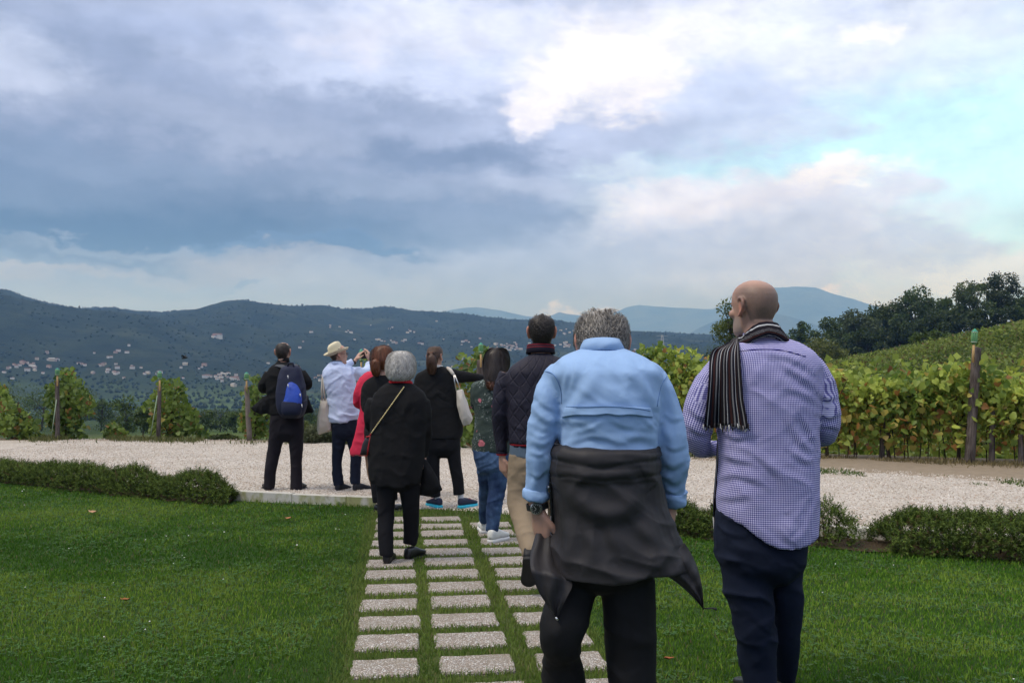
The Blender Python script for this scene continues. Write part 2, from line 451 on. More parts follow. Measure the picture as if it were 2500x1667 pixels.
def build_haze():
    m = bpy.data.materials.new('haze'); m.use_nodes = True; m.node_tree.nodes.clear(); t = NT(m.node_tree)
    out = t.node('ShaderNodeOutputMaterial'); v = t.node('ShaderNodeVolumePrincipled')
    v.inputs['Color'].default_value = (.25, .51, 1.0, 1); v.inputs['Density'].default_value = 2.2e-4; v.inputs['Absorption Color'].default_value = (1, 1, 1, 1)
    v.inputs['Density Attribute'].default_value = ''
    v.inputs['Color Attribute'].default_value = ''; v.inputs['Temperature Attribute'].default_value = ''
    v.inputs['Anisotropy'].default_value = 0.1
    t.l.new(v.outputs[0], out.inputs['Volume'])
    b = MB().box((0, 5200, (-45 + 900) / 2), (9500, 6600, (900 + 45) / 2))
    o = b.build('haze', m, smooth=False); tag(o, kind='stuff')
    o.display_type = 'WIRE'
build_haze()
# ================================================================== lawn, path, kerb, gravel
RNG = np.random.default_rng(7)
KERB = np.array([(-22, 22.0), (-12, 15.6), (-6.65, 12.05), (-4.5, 10.78), (-2.93, 9.95), (-1.46, 9.52), (-.9, 9.33), (.3, 8.85), (1.62, 8.24), (2.77, 7.74), (4.1, 7.26), (8, 5.9), (14, 3.9), (22, 1.2)], float)
FAR = np.array([(-24, 22.5), (-14, 19.4), (-10.2, 18.3), (-5.3, 17.8), (-2, 17.2), (0, 16.2), (2, 14.8), (4.3, 12.5), (6, 11.2), (9, 9.6), (14, 7.5), (24, 4)], float)
def kerb_y(x): return np.interp(x, KERB[:, 0], KERB[:, 1])
def far_y(x): return np.interp(x, FAR[:, 0], FAR[:, 1])
def gravel_z(x, y):
    x = np.asarray(x, float); y = np.asarray(y, float)
    op = sstep(-1.6, -1.3, x) * (1 - sstep(.4, .7, x))          # the opening at the end of the path
    back = sstep(0, 1.6, y - kerb_y(x))
    edge = .085 * (1 - op) + .004 * op
    z = edge * (1 - back) + .07 * back
    return z - .02 * sstep(12, 17, y)

def m_lawn_soil():
    m, t, b = mat('lawn_ground', .95, .1); g = t.node('ShaderNodeNewGeometry'); P = g.outputs['Position']
    f = t.noise(P, 60, 4, .7)
    t.l.new(t.mix(f, (.016, .036, .008), (.042, .085, .02)), b.inputs['Base Color']); bump(t, b, f, .8, .02); return m
def build_lawn():
    xs = np.linspace(-22, 22, 180); vs = np.linspace(0, 1, 90)
    X, Vv = np.meshgrid(xs, vs, indexing='ij'); Y = -8 + (kerb_y(X) + .05 + 8) * Vv
    Z = .004 * (fbm(np.stack([X.ravel(), Y.ravel(), 0 * X.ravel()], 1) * .7, 2, 5).reshape(X.shape) - .5)
    V = np.stack([X.ravel(), Y.ravel(), Z.ravel()], 1); na, nr = X.shape
    I, J = np.meshgrid(np.arange(na - 1), np.arange(nr - 1), indexing='ij')
    Fq = np.stack([I * nr + J, (I + 1) * nr + J, (I + 1) * nr + J + 1, I * nr + J + 1], -1).reshape(-1, 4)
    tag(obj('lawn', mesh_np('lawn', V, Fq, m_lawn_soil())), kind='structure')
build_lawn()

# ---- gravel yard with its dirt margin
def m_gravel():
    m, t, b = mat('gravel', .85, .2); g = t.node('ShaderNodeNewGeometry'); P = g.outputs['Position']
    at = t.node('ShaderNodeAttribute', attribute_name='dirt'); dirt = at.outputs['Fac']
    w = t.vmath('ADD', P, t.scale(t.noise(P, 40, 2, .5, True), .01))
    cell = t.voronoi(w, 46, out='Color'); dist = t.voronoi(w, 46)
    cell2 = t.voronoi(w, 95, out='Color'); dist2 = t.voronoi(w, 95)
    k = t.sep(cell)[0]
    c = t.ramp(k, [(0, (.24, .20, .16)), (.2, (.40, .345, .285)), (.5, (.53, .475, .405)), (.8, (.61, .57, .505)), (1, (.38, .29, .22))])
    c2 = t.ramp(t.sep(cell2)[1], [(0, (.24, .205, .18)), (.5, (.42, .38, .34)), (1, (.56, .53, .50))])
    c = t.mix(.45, c, c2)
    big = t.noise(P, .9, 4, .6)
    c = t.mix(t.rng(big, .42, .72, 0, .5), c, (.30, .255, .20)); c = t.mix(t.rng(t.noise(t.vmath('MULTIPLY', P, (.35, 1.6, 1)), 1.3, 4, .6), .55, .72, 0, .4), c, (.27, .23, .18))
    dc = t.mix(t.noise(P, 9, 5, .7), (.15, .115, .08), (.33, .27, .20))
    n = t.noise(P, 3.2, 5, .7)
    k = t.rng(t.math('ADD', dirt, t.math('MULTIPLY', t.math('SUBTRACT', n, .5), .9)), .35, .65)
    t.l.new(t.mix(k, c, dc), b.inputs['Base Color'])
    h = t.math('SUBTRACT', 1.0, t.math('ADD', dist, t.math('MULTIPLY', dist2, .5)))
    bump(t, b, h, .7, .012); return m
M_GRAVEL = m_gravel()
def build_gravel():
    xs = np.concatenate([np.linspace(-24, -8, 40), np.linspace(-7.9, 8, 200), np.linspace(8.1, 24, 40)])
    vs = np.concatenate([np.linspace(0, 1, 70), np.linspace(1.01, 1.6, 40)])
    X, Vv = np.meshgrid(xs, vs, indexing='ij'); k0, k1 = kerb_y(X) + .045, far_y(X)
    Y = k0 + (k1 - k0) * np.minimum(Vv, 1) + np.maximum(Vv - 1, 0) * 7.5
    P = np.stack([X.ravel(), Y.ravel(), 0 * X.ravel()], 1)
    n = (fbm(P * 2.2, 4, 8) - .5).reshape(X.shape); n3 = (fbm(P * .6, 3, 18) - .5).reshape(X.shape)
    Z = gravel_z(X, Y) + n * .035 * sstep(0, .25, Y - k0)
    Z = np.where(Vv == 0, -.06, Z)
    out = np.maximum(Vv - 1, 0) / .6
    right = sstep(2.0, 4.0, X)
    Z = Z + out * (.10 * right * (n3 + .4)) - (1 - right) * (.9 * sstep(.05, .8, out))
    Z = Z - 1.2 * sstep(.75, 1, out) * right
    dirt = sstep(-.12, .10, (Y - k1) / 4 + n3 * .12) 
    V = np.stack([X.ravel(), Y.ravel(), Z.ravel()], 1); na, nr = X.shape
    I, J = np.meshgrid(np.arange(na - 1), np.arange(nr - 1), indexing='ij')
    Fq = np.stack([I * nr + J, (I + 1) * nr + J, (I + 1) * nr + J + 1, I * nr + J + 1], -1).reshape(-1, 4)
    me = mesh_np('gravel_road', V, Fq, M_GRAVEL); attr_float(me, 'dirt', dirt.ravel())
    tag(obj('gravel_road', me), kind='structure')
build_gravel()
OCT_V = np.array([(1, 0, 0), (-1, 0, 0), (0, 1, 0), (0, -1, 0), (0, 0, 1), (0, 0, -1)], float)
OCT_F = np.array([(0, 2, 4), (2, 1, 4), (1, 3, 4), (3, 0, 4), (2, 0, 5), (1, 2, 5), (3, 1, 5), (0, 3, 5)])
def m_vcol(name, rough=.7, spec=.25, trans=0.0, var=0.0, sheen=0.0):
    m, t, b = mat(name, rough, spec)
    a = t.node('ShaderNodeAttribute', attribute_name='col')
    c = a.outputs['Color']
    t.l.new(c, b.inputs['Base Color'])
    if trans > 0:
        tr = t.node('ShaderNodeBsdfTranslucent'); t.l.new(c, tr.inputs[0]); mx = t.node('ShaderNodeMixShader'); mx.inputs[0].default_value = trans
        out = [n for n in t.n if n.type == 'OUTPUT_MATERIAL'][0]
        t.l.new(b.outputs[0], mx.inputs[1]); t.l.new(tr.outputs[0], mx.inputs[2]); t.l.new(mx.outputs[0], out.inputs[0])
    return m
M_STONE = m_vcol('gravel_stone', .85, .2)
M_GRASS = m_vcol('grass_blade', .7, .12, .30)
M_LEAF = m_vcol('leaf', .5, .35, .45)
def stones(n, x, y, z, smin, smax, name, kind='stuff'):
    s = RNG.uniform(smin, smax, n) * (1 + .0 * x)
    ax = RNG.uniform(.6, 1.3, (n, 1, 3)) * s[:, None, None] * np.array([1, 1, .7])
    ang = RNG.uniform(0, 6.28, n); c, sn = np.cos(ang), np.sin(ang)
    v = OCT_V[None] * ax * RNG.uniform(.7, 1.2, (n, 6, 1))
    vx = v[..., 0] * c[:, None] - v[..., 1] * sn[:, None]; vy = v[..., 0] * sn[:, None] + v[..., 1] * c[:, None]
    V = np.stack([vx + x[:, None], vy + y[:, None], v[..., 2] + z[:, None]], -1).reshape(-1, 3)
    Fc = (OCT_F[None] + (np.arange(n) * 6)[:, None, None]).reshape(-1, 3)
    me = mesh_np(name, V, Fc, M_STONE, False)
    base = np.array([(.50, .44, .375), (.60, .545, .48), (.36, .305, .25), (.66, .62, .57), (.44, .35, .28)])[RNG.integers(0, 5, n)] * RNG.uniform(.8, 1.15, (n, 1))
    attr_color(me, 'col', np.repeat(base, 6, 0))
    o = obj(name, me); tag(o, kind=kind); return o
def build_stones():
    n = 70000; x = RNG.uniform(-9, 9, n); t = RNG.uniform(0, 1, n) ** 1.5
    y = kerb_y(x) + .07 + (far_y(x) + .5 - kerb_y(x)) * t
    n3 = (fbm(np.stack([x, y, 0 * x], 1) * 2.2, 4, 8) - .5)
    z = gravel_z(x, y) + n3 * .035 * sstep(0, .25, y - kerb_y(x) - .045) + .003
    o = stones(n, x, y, z, .006, .013, 'gravel')
    tag(o, 'loose pale gravel stones lying over the yard', 'gravel')
build_stones()

# ---- path of washed-pebble pavers
def m_paver():
    m, t, b = mat('pebble_paver', .8, .25); g = t.node('ShaderNodeNewGeometry'); P = g.outputs['Position']
    w = t.vmath('ADD', P, t.scale(t.noise(P, 60, 2, .5, True), .006))
    cell = t.voronoi(w, 78, out='Color', rnd=.95); dist = t.voronoi(w, 78, rnd=.95); ed = t.voronoi(w, 78, feature='DISTANCE_TO_EDGE', rnd=.95)
    S = t.sep(cell)
    c = t.ramp(S[0], [(0, (.28, .22, .18)), (.15, (.44, .37, .31)), (.4, (.58, .51, .45)), (.7, (.66, .62, .57)), (.9, (.70, .68, .65)), (1, (.40, .36, .33))])
    c = t.mix(t.rng(ed, .02, .22), (.20, .17, .14), c)
    c = t.mix(t.rng(t.noise(P, 3.5, 5, .65), .42, .75, 0, .6), c, (.25, .22, .17))
    t.l.new(c, b.inputs['Base Color'])
    bump(t, b, t.rng(ed, 0, .35), .9, .006); return m
M_PAVER = m_paver()
PDIR = Vector((-.122, 1, 0)).normalized(); PSIDE = Vector((PDIR.y, -PDIR.x, 0))
# local path frame: origin on the centre column where the first visible row starts
PO = Vector((-.13, 4.07, 0)) + PDIR * .20
COLS = [(-.605, -.265), (-.185, .185), (.285, .625)]
PITCH_ROW, DEPTH_ROW = .392, .262
pavers_rects = []
def build_path():
    root = bpy.data.meshes.new('path'); 
    # bedding strip under the pavers, 4 mm above the lawn sheet
    a = PO + PDIR * -1.4; bb = PO + PDIR * 5.15
    V = [a - PSIDE * .72, a + PSIDE * .72, bb + PSIDE * .72, bb - PSIDE * .72]
    n = 40; Vv = []; Fv = []
    for i in range(n + 1):
        for j in range(7):
            p = a.lerp(bb, i / n) + PSIDE * (-.64 + 1.28 * j / 6); Vv.append((p.x, p.y, .006))
    for i in range(n):
        for j in range(6): k = i * 7 + j; Fv.append([k, k + 1, k + 8, k + 7])
    soil, t, b = mat('path_soil', .95, .1); g = t.node('ShaderNodeNewGeometry')
    t.l.new(t.mix(t.noise(g.outputs['Position'], 70, 4), (.03, .045, .012), (.09, .11, .035)), b.inputs['Base Color'])
    path = obj('path', mesh_np('path', Vv, Fv, soil)); tag(path, kind='structure')
    rr = random.Random(3)
    for row in range(-4, 12):
        for ci, (u0, u1) in enumerate(COLS):
            if row == 11 and ci == 2: continue
            s0 = row * PITCH_ROW + rr.uniform(-.012, .012) - (.0 if ci != 2 else .02); s1 = s0 + DEPTH_ROW + rr.uniform(-.012, .012)
            a0, a1 = u0 + rr.uniform(-.014, .014), u1 + rr.uniform(-.014, .014)
            rad = .017; pts = []
            corners = [(a1 - rad, s1 - rad, 0), (a0 + rad, s1 - rad, 90), (a0 + rad, s0 + rad, 180), (a1 - rad, s0 + rad, 270)]
            for k, (cx, cy, an) in enumerate(corners):
                for q in range(4):
                    th = R(an + q * 30); pts.append((cx + rad * math.cos(th), cy + rad * math.sin(th)))
                nx = corners[(k + 1) % 4]; e0 = pts[-1]; th = R(nx[2]); e1 = (nx[0] + rad * math.cos(th), nx[1] + rad * math.sin(th))
                m = 4 if k % 2 else 7
                for q in range(1, m): pts.append((e0[0] + (e1[0] - e0[0]) * q / m, e0[1] + (e1[1] - e0[1]) * q / m))
            ph = rr.uniform(0, 99)
            P3 = np.array([(u * 9 + ph, s * 9, row) for u, s in pts]); off = (fbm(P3, 4, 2) - .5) * .034
            cu, cs = (a0 + a1) / 2, (s0 + s1) / 2
            zt = .021 + rr.uniform(-.003, .003); tilt = rr.uniform(-.008, .008)
            V = []; N = len(pts)
            for lev, (ins, z) in enumerate([(0, -.03), (0, zt - .008), (.007, zt), (.05, zt + .001)]):
                for (u, s), o_ in zip(pts, off):
                    du, ds = u - cu, s - cs; L = math.hypot(du, ds); k = (L + o_ - ins) / L
                    p = PO + PSIDE * (cu + du * k) + PDIR * (cs + ds * k); V.append((p.x, p.y, z + tilt * du))
            Fp = []
            for lv in range(3):
                for i in range(N): j = (i + 1) % N; Fp.append([lv * N + i, lv * N + j, (lv + 1) * N + j, (lv + 1) * N + i])
            Fp.append([3 * N + i for i in range(N)])
            obj('paver', mesh_np('paver', V, Fp, M_PAVER, False), path)
            pavers_rects.append((a0, a1, s0, s1))
build_path()
def path_us(x, y):
    dx, dy = x - PO.x, y - PO.y
    return dx * PSIDE.x + dy * PSIDE.y, dx * PDIR.x + dy * PDIR.y

# ---- concrete kerb
def m_concrete():
    m, t, b = mat('kerb_concrete', .9, .2); g = t.node('ShaderNodeNewGeometry'); P = g.outputs['Position']; Z = t.sep(P)[2]
    f = t.noise(P, 6, 6, .65); f2 = t.noise(P, 45, 4, .6)
    c = t.mix(f2, (.40, .385, .34), (.55, .53, .48))
    moss = t.rng(t.noise(t.vmath('MULTIPLY', P, (1, 1, .5)), 3.5, 5, .6), .46, .60)
    face = t.math('SUBTRACT', 1.0, t.rng(t.sep(g.outputs['Normal'])[2], .3, .8))
    c = t.mix(t.math('MULTIPLY', t.math('MULTIPLY', moss, face), .85), c, t.mix(f, (.17, .19, .05), (.30, .30, .11)))
    c = t.mix(t.math('MULTIPLY', t.rng(f, .55, .75), .6), c, (.16, .13, .09))
    t.l.new(c, b.inputs['Base Color']); bump(t, b, f2, .35, .004); return m
M_KERB = m_concrete()
def build_kerb():
    root = empty('kerb', (-1.46, 9.52, 0)); tag(root, kind='structure')
    rr = random.Random(5)
    def run(x0, x1, step):
        x = x0
        while x < x1 - .05:
            x2 = min(x + step, x1); a = Vector((x, float(kerb_y(x)), 0)); b_ = Vector((x2, float(kerb_y(x2)), 0))
            t = (b_ - a).normalized(); n = Vector((-t.y, t.x, 0)); a = a + t * .004; b_ = b_ - t * .004
            h = .108 + rr.uniform(-.004, .004); W = .085; bv = .008
            prof = [(0, -.08), (0, h - bv), (bv, h), (W - bv, h), (W, h - bv), (W, -.08)]
            V = []; Fk = []
            for p in (a, b_):
                for u, z in prof: q = p + n * u; V.append((q.x, q.y, z))
            for i in range(5): Fk.append([i, i + 1, i + 7, i + 6])
            Fk += [[5, 4, 3, 2, 1, 0], [6, 7, 8, 9, 10, 11]]
            obj('kerb_block', mesh_np('kerb_block', V, Fk, M_KERB, False), root); x = x2
    run(-9.2, -1.46, .62); run(.55, 9.5, .62)
build_kerb()

# ---- soil beds under the hedges
def bed(xs, w0, w1, name):
    V = []; Fb = []; n = 60
    for i in range(n + 1):
        x = xs[0] + (xs[1] - xs[0]) * i / n; y = float(kerb_y(x)); j = .05 * math.sin(i * 1.7) + .03 * math.sin(i * 3.1)
        for k in range(4):
            V.append((x, y - .004 - (w1 + j) * k / 3, .012 + .012 * (k in (1, 2))))
    for i in range(n):
        for k in range(3): a = i * 4 + k; Fb.append([a, a + 1, a + 5, a + 4])
    m, t, b = mat('bed_soil', .95, .1); g = t.node('ShaderNodeNewGeometry'); f = t.noise(g.outputs['Position'], 40, 5, .7)
    t.l.new(t.mix(f, (.035, .025, .016), (.12, .09, .055)), b.inputs['Base Color']); bump(t, b, f, 1, .03)
    tag(obj(name, mesh_np(name, V, Fb, m)), kind='structure')
bed((-9.2, -3.05), 0, .42, 'soil_bed'); bed((1.1, 9.4), 0, .56, 'soil_bed')

# ---- grass
def blades(x, y, z, h, w, cols, name, lean=.5, matl=None):
    n = len(x)
    ang = RNG.uniform(0, 6.2832, n); la = RNG.uniform(0, 6.2832, n); lm = RNG.uniform(.1, 1, n) * lean * h
    cx, cy = np.cos(ang) * w / 2, np.sin(ang) * w / 2; lx, ly = np.cos(la) * lm, np.sin(la) * lm
    V = np.zeros((n, 5, 3)); 
    V[:, 0] = np.stack([x - cx, y - cy, z], 1); V[:, 1] = np.stack([x + cx, y + cy, z], 1)
    V[:, 2] = np.stack([x - cx * .8 + lx * .35, y - cy * .8 + ly * .35, z + h * .6], 1); V[:, 3] = np.stack([x + cx * .8 + lx * .35, y + cy * .8 + ly * .35, z + h * .6], 1)
    V[:, 4] = np.stack([x + lx, y + ly, z + h], 1)
    T = np.array([(0, 1, 3), (0, 3, 2), (2, 3, 4)]); Fc = (T[None] + (np.arange(n) * 5)[:, None, None]).reshape(-1, 3)
    me = mesh_np(name, V.reshape(-1, 3), Fc, matl or M_GRASS, True)
    k = np.array([.55, .55, .9, .9, 1.1])[None, :, None] * 0 + 1
    attr_color(me, 'col', (cols[:, None, :] * k * np.ones((1, 5, 1))).reshape(-1, 3))
    o = obj(name, me); tag(o, kind='stuff'); return o
def on_paver(x, y, grow=0.0):
    u, s = path_us(x, y); m = np.zeros(len(x), bool)
    for a0, a1, s0, s1 in pavers_rects: m |= (u > a0 - grow) & (u < a1 + grow) & (s > s0 - grow) & (s < s1 + grow)
    return m
def build_grass():
    X = []; Y = []
    for d0, d1, dens in ((3.0, 5, 6800), (5, 6.5, 4800), (6.5, 8, 3600), (8, 9.6, 2800), (9.6, 13, 2000)):
        xm = .66 * d1 + .5; n = int(2 * xm * (d1 - d0) * dens); X.append(RNG.uniform(-xm, xm, n)); Y.append(RNG.uniform(d0, d1, n))
    x = np.concatenate(X); y = np.concatenate(Y)
    ky = kerb_y(x); k = (y < ky - .01) & (np.abs(x) < .66 * y + .4)
    k &= ~((x > -9) & (x < -3.0) & (y > ky - .36)) & ~((x > 1.1) & (y > ky - .50)) | (RNG.uniform(0, 1, len(x)) < .05) & (y < ky - .01)
    u, s = path_us(x, y); inpath = (np.abs(u) < .70) & (s < 5.0)
    k &= ~on_paver(x, y, -.012)
    x, y, u, s, inpath = x[k], y[k], u[k], s[k], inpath[k]; n = len(x)
    P = np.stack([x, y, 0 * x], 1)
    n1 = fbm(P * .55, 3, 31); n2 = fbm(P * 3.2, 3, 41); n3 = RNG.uniform(0, 1, n)
    h = (.017 + .017 * RNG.uniform(0, 1, n) ** 1.6) * (.75 + .6 * n2); h = np.where(inpath, h * 1.05 + .004, h)
    # a taller fringe along the kerb
    h = np.where(kerb_y(x) - y < .07, h * 1.5, h)
    w = .0030 + .00055 * y * RNG.uniform(.7, 1.3, n)
    a, b, c, dry = np.array((.040, .112, .010)), np.array((.098, .20, .018)), np.array((.20, .29, .042)), np.array((.22, .20, .09))
    t = np.clip((n1 - .5) * 1.9 + (n2 - .5) * 1.4 + (n3 - .5) * .9 + .42, 0, 1)[:, None]
    col = np.where(t < .6, a + (b - a) * t / .6, b + (c - b) * (t - .6) / .4)
    right = sstep(.6, 2.5, x)[:, None]; col = col * (1 + .16 * right)
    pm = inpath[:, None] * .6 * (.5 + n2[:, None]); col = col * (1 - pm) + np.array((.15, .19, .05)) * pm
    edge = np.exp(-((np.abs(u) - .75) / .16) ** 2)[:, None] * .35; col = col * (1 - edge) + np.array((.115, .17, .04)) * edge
    dm = (RNG.uniform(0, 1, n) < .045)[:, None]; col = np.where(dm, dry * RNG.uniform(.6, 1.1, (n, 1)), col)
    z = np.where(inpath, .004, -.002)
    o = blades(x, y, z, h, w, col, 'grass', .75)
    tag(o, 'short green grass of the lawn and between the pavers', 'grass')
    # clover: flat three-part leaves
    m = int(n * .16); k = RNG.integers(0, n, m); k = k[~inpath[k] & (n2[k] > .42)]; m = len(k)
    cx, cy = x[k], y[k]; cz = h[k] * .75 + .004; r = (.006 + .004 * RNG.uniform(0, 1, m)) * (.8 + .03 * cy)
    V = []; 
    for q in range(3):
        th = RNG.uniform(0, 6.28, m) if q == 0 else th + 2.094
        tl = RNG.uniform(-.5, .5, m)
        c0, s0 = np.cos(th), np.sin(th)
        p0 = np.stack([cx, cy, cz], 1); p1 = np.stack([cx + (c0 - s0 * .7) * r, cy + (s0 + c0 * .7) * r, cz + tl * r], 1)
        p2 = np.stack([cx + c0 * 1.7 * r, cy + s0 * 1.7 * r, cz + tl * r * 1.4], 1); p3 = np.stack([cx + (c0 + s0 * .7) * r, cy + (s0 - c0 * .7) * r, cz + tl * r], 1)
        V.append(np.stack([p0, p3, p2, p1], 1))
    V = np.stack(V, 1).reshape(-1, 3)
    Fq = np.arange(len(V)).reshape(-1, 4)
    me = mesh_np('clover', V, Fq, M_LEAF)
    cc = np.array((.042, .125, .02)) * RNG.uniform(.7, 1.5, (m, 1)) + np.array((.03, .02, .0)) * RNG.uniform(0, 1, (m, 1))
    attr_color(me, 'col', np.repeat(cc, 12, 0))
    tag(obj('clover', me), 'low clover leaves mixed through the lawn', 'clover', kind='stuff')
    # white clover heads
    k = k[RNG.integers(0, m, 80)]; k = k[(x[k] < -.9) | (RNG.uniform(0, 1, len(k)) < .3)]
    oo = stones(len(k), x[k], y[k], h[k] + .008, .0045, .0075, 'clover_flowers')
    a_ = oo.data.color_attributes['col']; cw = np.tile(np.array((.75, .74, .68, 1), np.float32), (len(oo.data.vertices), 1)); a_.data.foreach_set('color', cw.ravel())
    tag(oo, 'tiny white clover heads scattered over the lawn', 'clover flowers')
build_grass()
# ================================================================== vegetation
def rot_frames(n, up=.5):
    """random leaf frames: axis (along the leaf), normal, side"""
    a = RNG.normal(size=(n, 3)); a[:, 2] -= up; a /= np.linalg.norm(a, axis=1, keepdims=True)
    b = RNG.normal(size=(n, 3)); b -= a * (a * b).sum(1, keepdims=True); b /= np.linalg.norm(b, axis=1, keepdims=True)
    return a, np.cross(a, b), b
VINE_OUT = np.array([(0, 0), (.34, -.12), (.56, .22), (.40, .52), (.28, .74), (0, 1.0), (-.28, .74), (-.40, .52), (-.56, .22), (-.34, -.12)])
OVAL_OUT = np.array([(0, 0), (.34, .45), (0, 1.0), (-.34, .45)])
def leaf_mesh(name, P, size, cols, matl=None, kind='oval', up=.5, frames=None, aspect=1.0):
    n = len(P); size = np.broadcast_to(np.asarray(size, float), (n,))
    a, nr, b = frames if frames is not None else rot_frames(n, up)
    if kind == 'vine':
        O = VINE_OUT; m = len(O); fold = np.abs(O[:, 0]) * .30 - .10 * (O[:, 1] > .9)
        V = P[:, None] + size[:, None, None] * (O[None, :, 1, None] * a[:, None] + O[None, :, 0, None] * aspect * b[:, None] + fold[None, :, None] * nr[:, None])
        c = P + size[:, None] * (a * .38); V = np.concatenate([V, c[:, None]], 1)
        T = np.array([(i, (i + 1) % m, m) for i in range(m)]); m += 1
        Fc = (T[None] + (np.arange(n) * m)[:, None, None]).reshape(-1, 3)
    else:
        O = OVAL_OUT; m = 4; fold = np.array([0, .12, -.05, .12])
        V = P[:, None] + size[:, None, None] * (O[None, :, 1, None] * a[:, None] + O[None, :, 0, None] * aspect * b[:, None] + fold[None, :, None] * nr[:, None])
        Fc = np.arange(n * 4).reshape(-1, 4)
    me = mesh_np(name, V.reshape(-1, 3), Fc, matl or M_LEAF, True)
    attr_color(me, 'col', np.repeat(cols, m, 0)); return me
def leaf_cols(P, base, dry=None, dryp=0.0, sc=2.0, seed=1, amp=.9):
    n = len(P); k = fbm(P * sc, 3, seed); u = RNG.uniform(0, 1, n)
    lo, hi = np.array(base[0]), np.array(base[1]); t = np.clip(.5 + (k - .5) * 2.2 * amp + (u - .5) * .7, 0, 1)[:, None]
    c = lo + (hi - lo) * t
    if dry is not None:
        pr = dryp if np.ndim(dryp) else np.full(n, dryp)
        d = np.array(dry)[RNG.integers(0, len(dry), n)]; m = (RNG.uniform(0, 1, n) < pr)[:, None]; c = np.where(m, d * RNG.uniform(.7, 1.2, (n, 1)), c)
    return c
def m_bark(name, c0, c1, sc=12):
    m, t, b = mat(name, .95, .1); tc = t.node('ShaderNodeTexCoord'); P = tc.outputs['Object']
    q = t.vmath('MULTIPLY', P, (1, 1, .18)); f = t.noise(q, sc, 6, .7)
    t.l.new(t.mix(t.rng(f, .3, .7), c0, c1), b.inputs['Base Color']); bump(t, b, f, .9, .02); return m
M_BARK = m_bark('bark', (.03, .024, .018), (.10, .085, .065)); M_WOOD = m_bark('weathered_post', (.045, .036, .032), (.155, .13, .115), 20)
M_CANE = m_bark('vine_trunk', (.03, .022, .016), (.09, .065, .045), 30)

# ---- trees: tapered trunk with limbs, crown of leaf clumps through its volume
def make_tree(name, label, cat, group, base, H, Wd, col, dense=1.0, leaf=.3, seed=0, trunk_h=.3, airy=0.0, shape='round', nclump=34, nleaf=70):
    rr = np.random.default_rng(seed); base = Vector(base)
    root = empty(name, base); tag(root, label, cat, group)
    # clump centres
    C = []; 
    while len(C) < nclump:
        p = rr.uniform(-1, 1, 3)
        if np.linalg.norm(p) > 1: continue
        if shape == 'round': w = 1.0
        elif shape == 'tall': w = .55 + .45 * (1 - p[2]) * .5
        else: w = 1.0
        rad = np.hypot(p[0], p[1])
        if airy and rr.uniform() < airy * (1 - rad): continue
        zc = trunk_h + (1 - trunk_h) * (p[2] * .5 + .5)
        C.append((p[0] * Wd * w * .86, p[1] * Wd * w * .86, zc * H * .94))
    C = np.array(C)
    # trunk and limbs
    mb = MB(); rt = max(.05, H * .022)
    top = Vector((float(rr.normal() * Wd * .1), 0, H * .72))
    mb.tube([base + Vector((0, 0, -.3)), base + Vector((0, 0, H * .1)), base + top * .55, base + top], [rt * 1.35, rt, rt * .75, rt * .3], 7)
    for k in range(min(12, nclump)):
        c = Vector(C[k]); z0 = min(c.z * .6, H * .55); s = base + Vector((top.x * z0 / H, 0, max(z0, H * .12))); e = base + c
        mid = s.lerp(e, .5) + Vector((0, 0, H * .03)); mb.tube([s, mid, e], [rt * .45, rt * .28, rt * .1], 5)
    mb.build('trunk', M_BARK, root)
    n = int(nleaf * dense) * len(C); ci = np.repeat(np.arange(len(C)), int(nleaf * dense))
    cr = rr.uniform(.22, .42, len(C))[ci][:, None] * min(Wd, H * .5) * (1 - .25 * airy)
    d = rr.normal(size=(n, 3)); d /= np.linalg.norm(d, axis=1, keepdims=True); rad = rr.uniform(.25, 1, (n, 1)) ** .5
    P = C[ci] + d * rad * cr * np.array([1, 1, .78]); P = P + np.array(base)
    cols = leaf_cols(P, col, sc=.6 / max(.3, leaf), seed=seed)
    shade = rr.uniform(.75, 1.2, len(C))[ci][:, None]
    obj('crown', leaf_mesh('crown', P, rr.uniform(.6, 1.3, n) * leaf, cols * shade, up=.1), root)
    return root
DARK = ((.026, .048, .011), (.10, .15, .034)); MIDG = ((.035, .062, .014), (.11, .16, .036)); OLIVE = ((.06, .075, .016), (.19, .21, .045)); GREY = ((.045, .066, .028), (.13, .165, .07))
def px_tree(px, top, basepy, hw, r, col, label, name='tree', group=None, **kw):
    """a tree standing on the terrain at distance r in the direction of px, as tall and wide as it looks"""
    x = (px - 1250) / F * r; z = hz(x, r); zt = pt(px, top, r).z
    return make_tree(name, label, 'tree' if name == 'tree' else kw.pop('cat', 'bush'), group, (x, r, z), max(1.0, zt - z), hw / F * r, col, **kw)
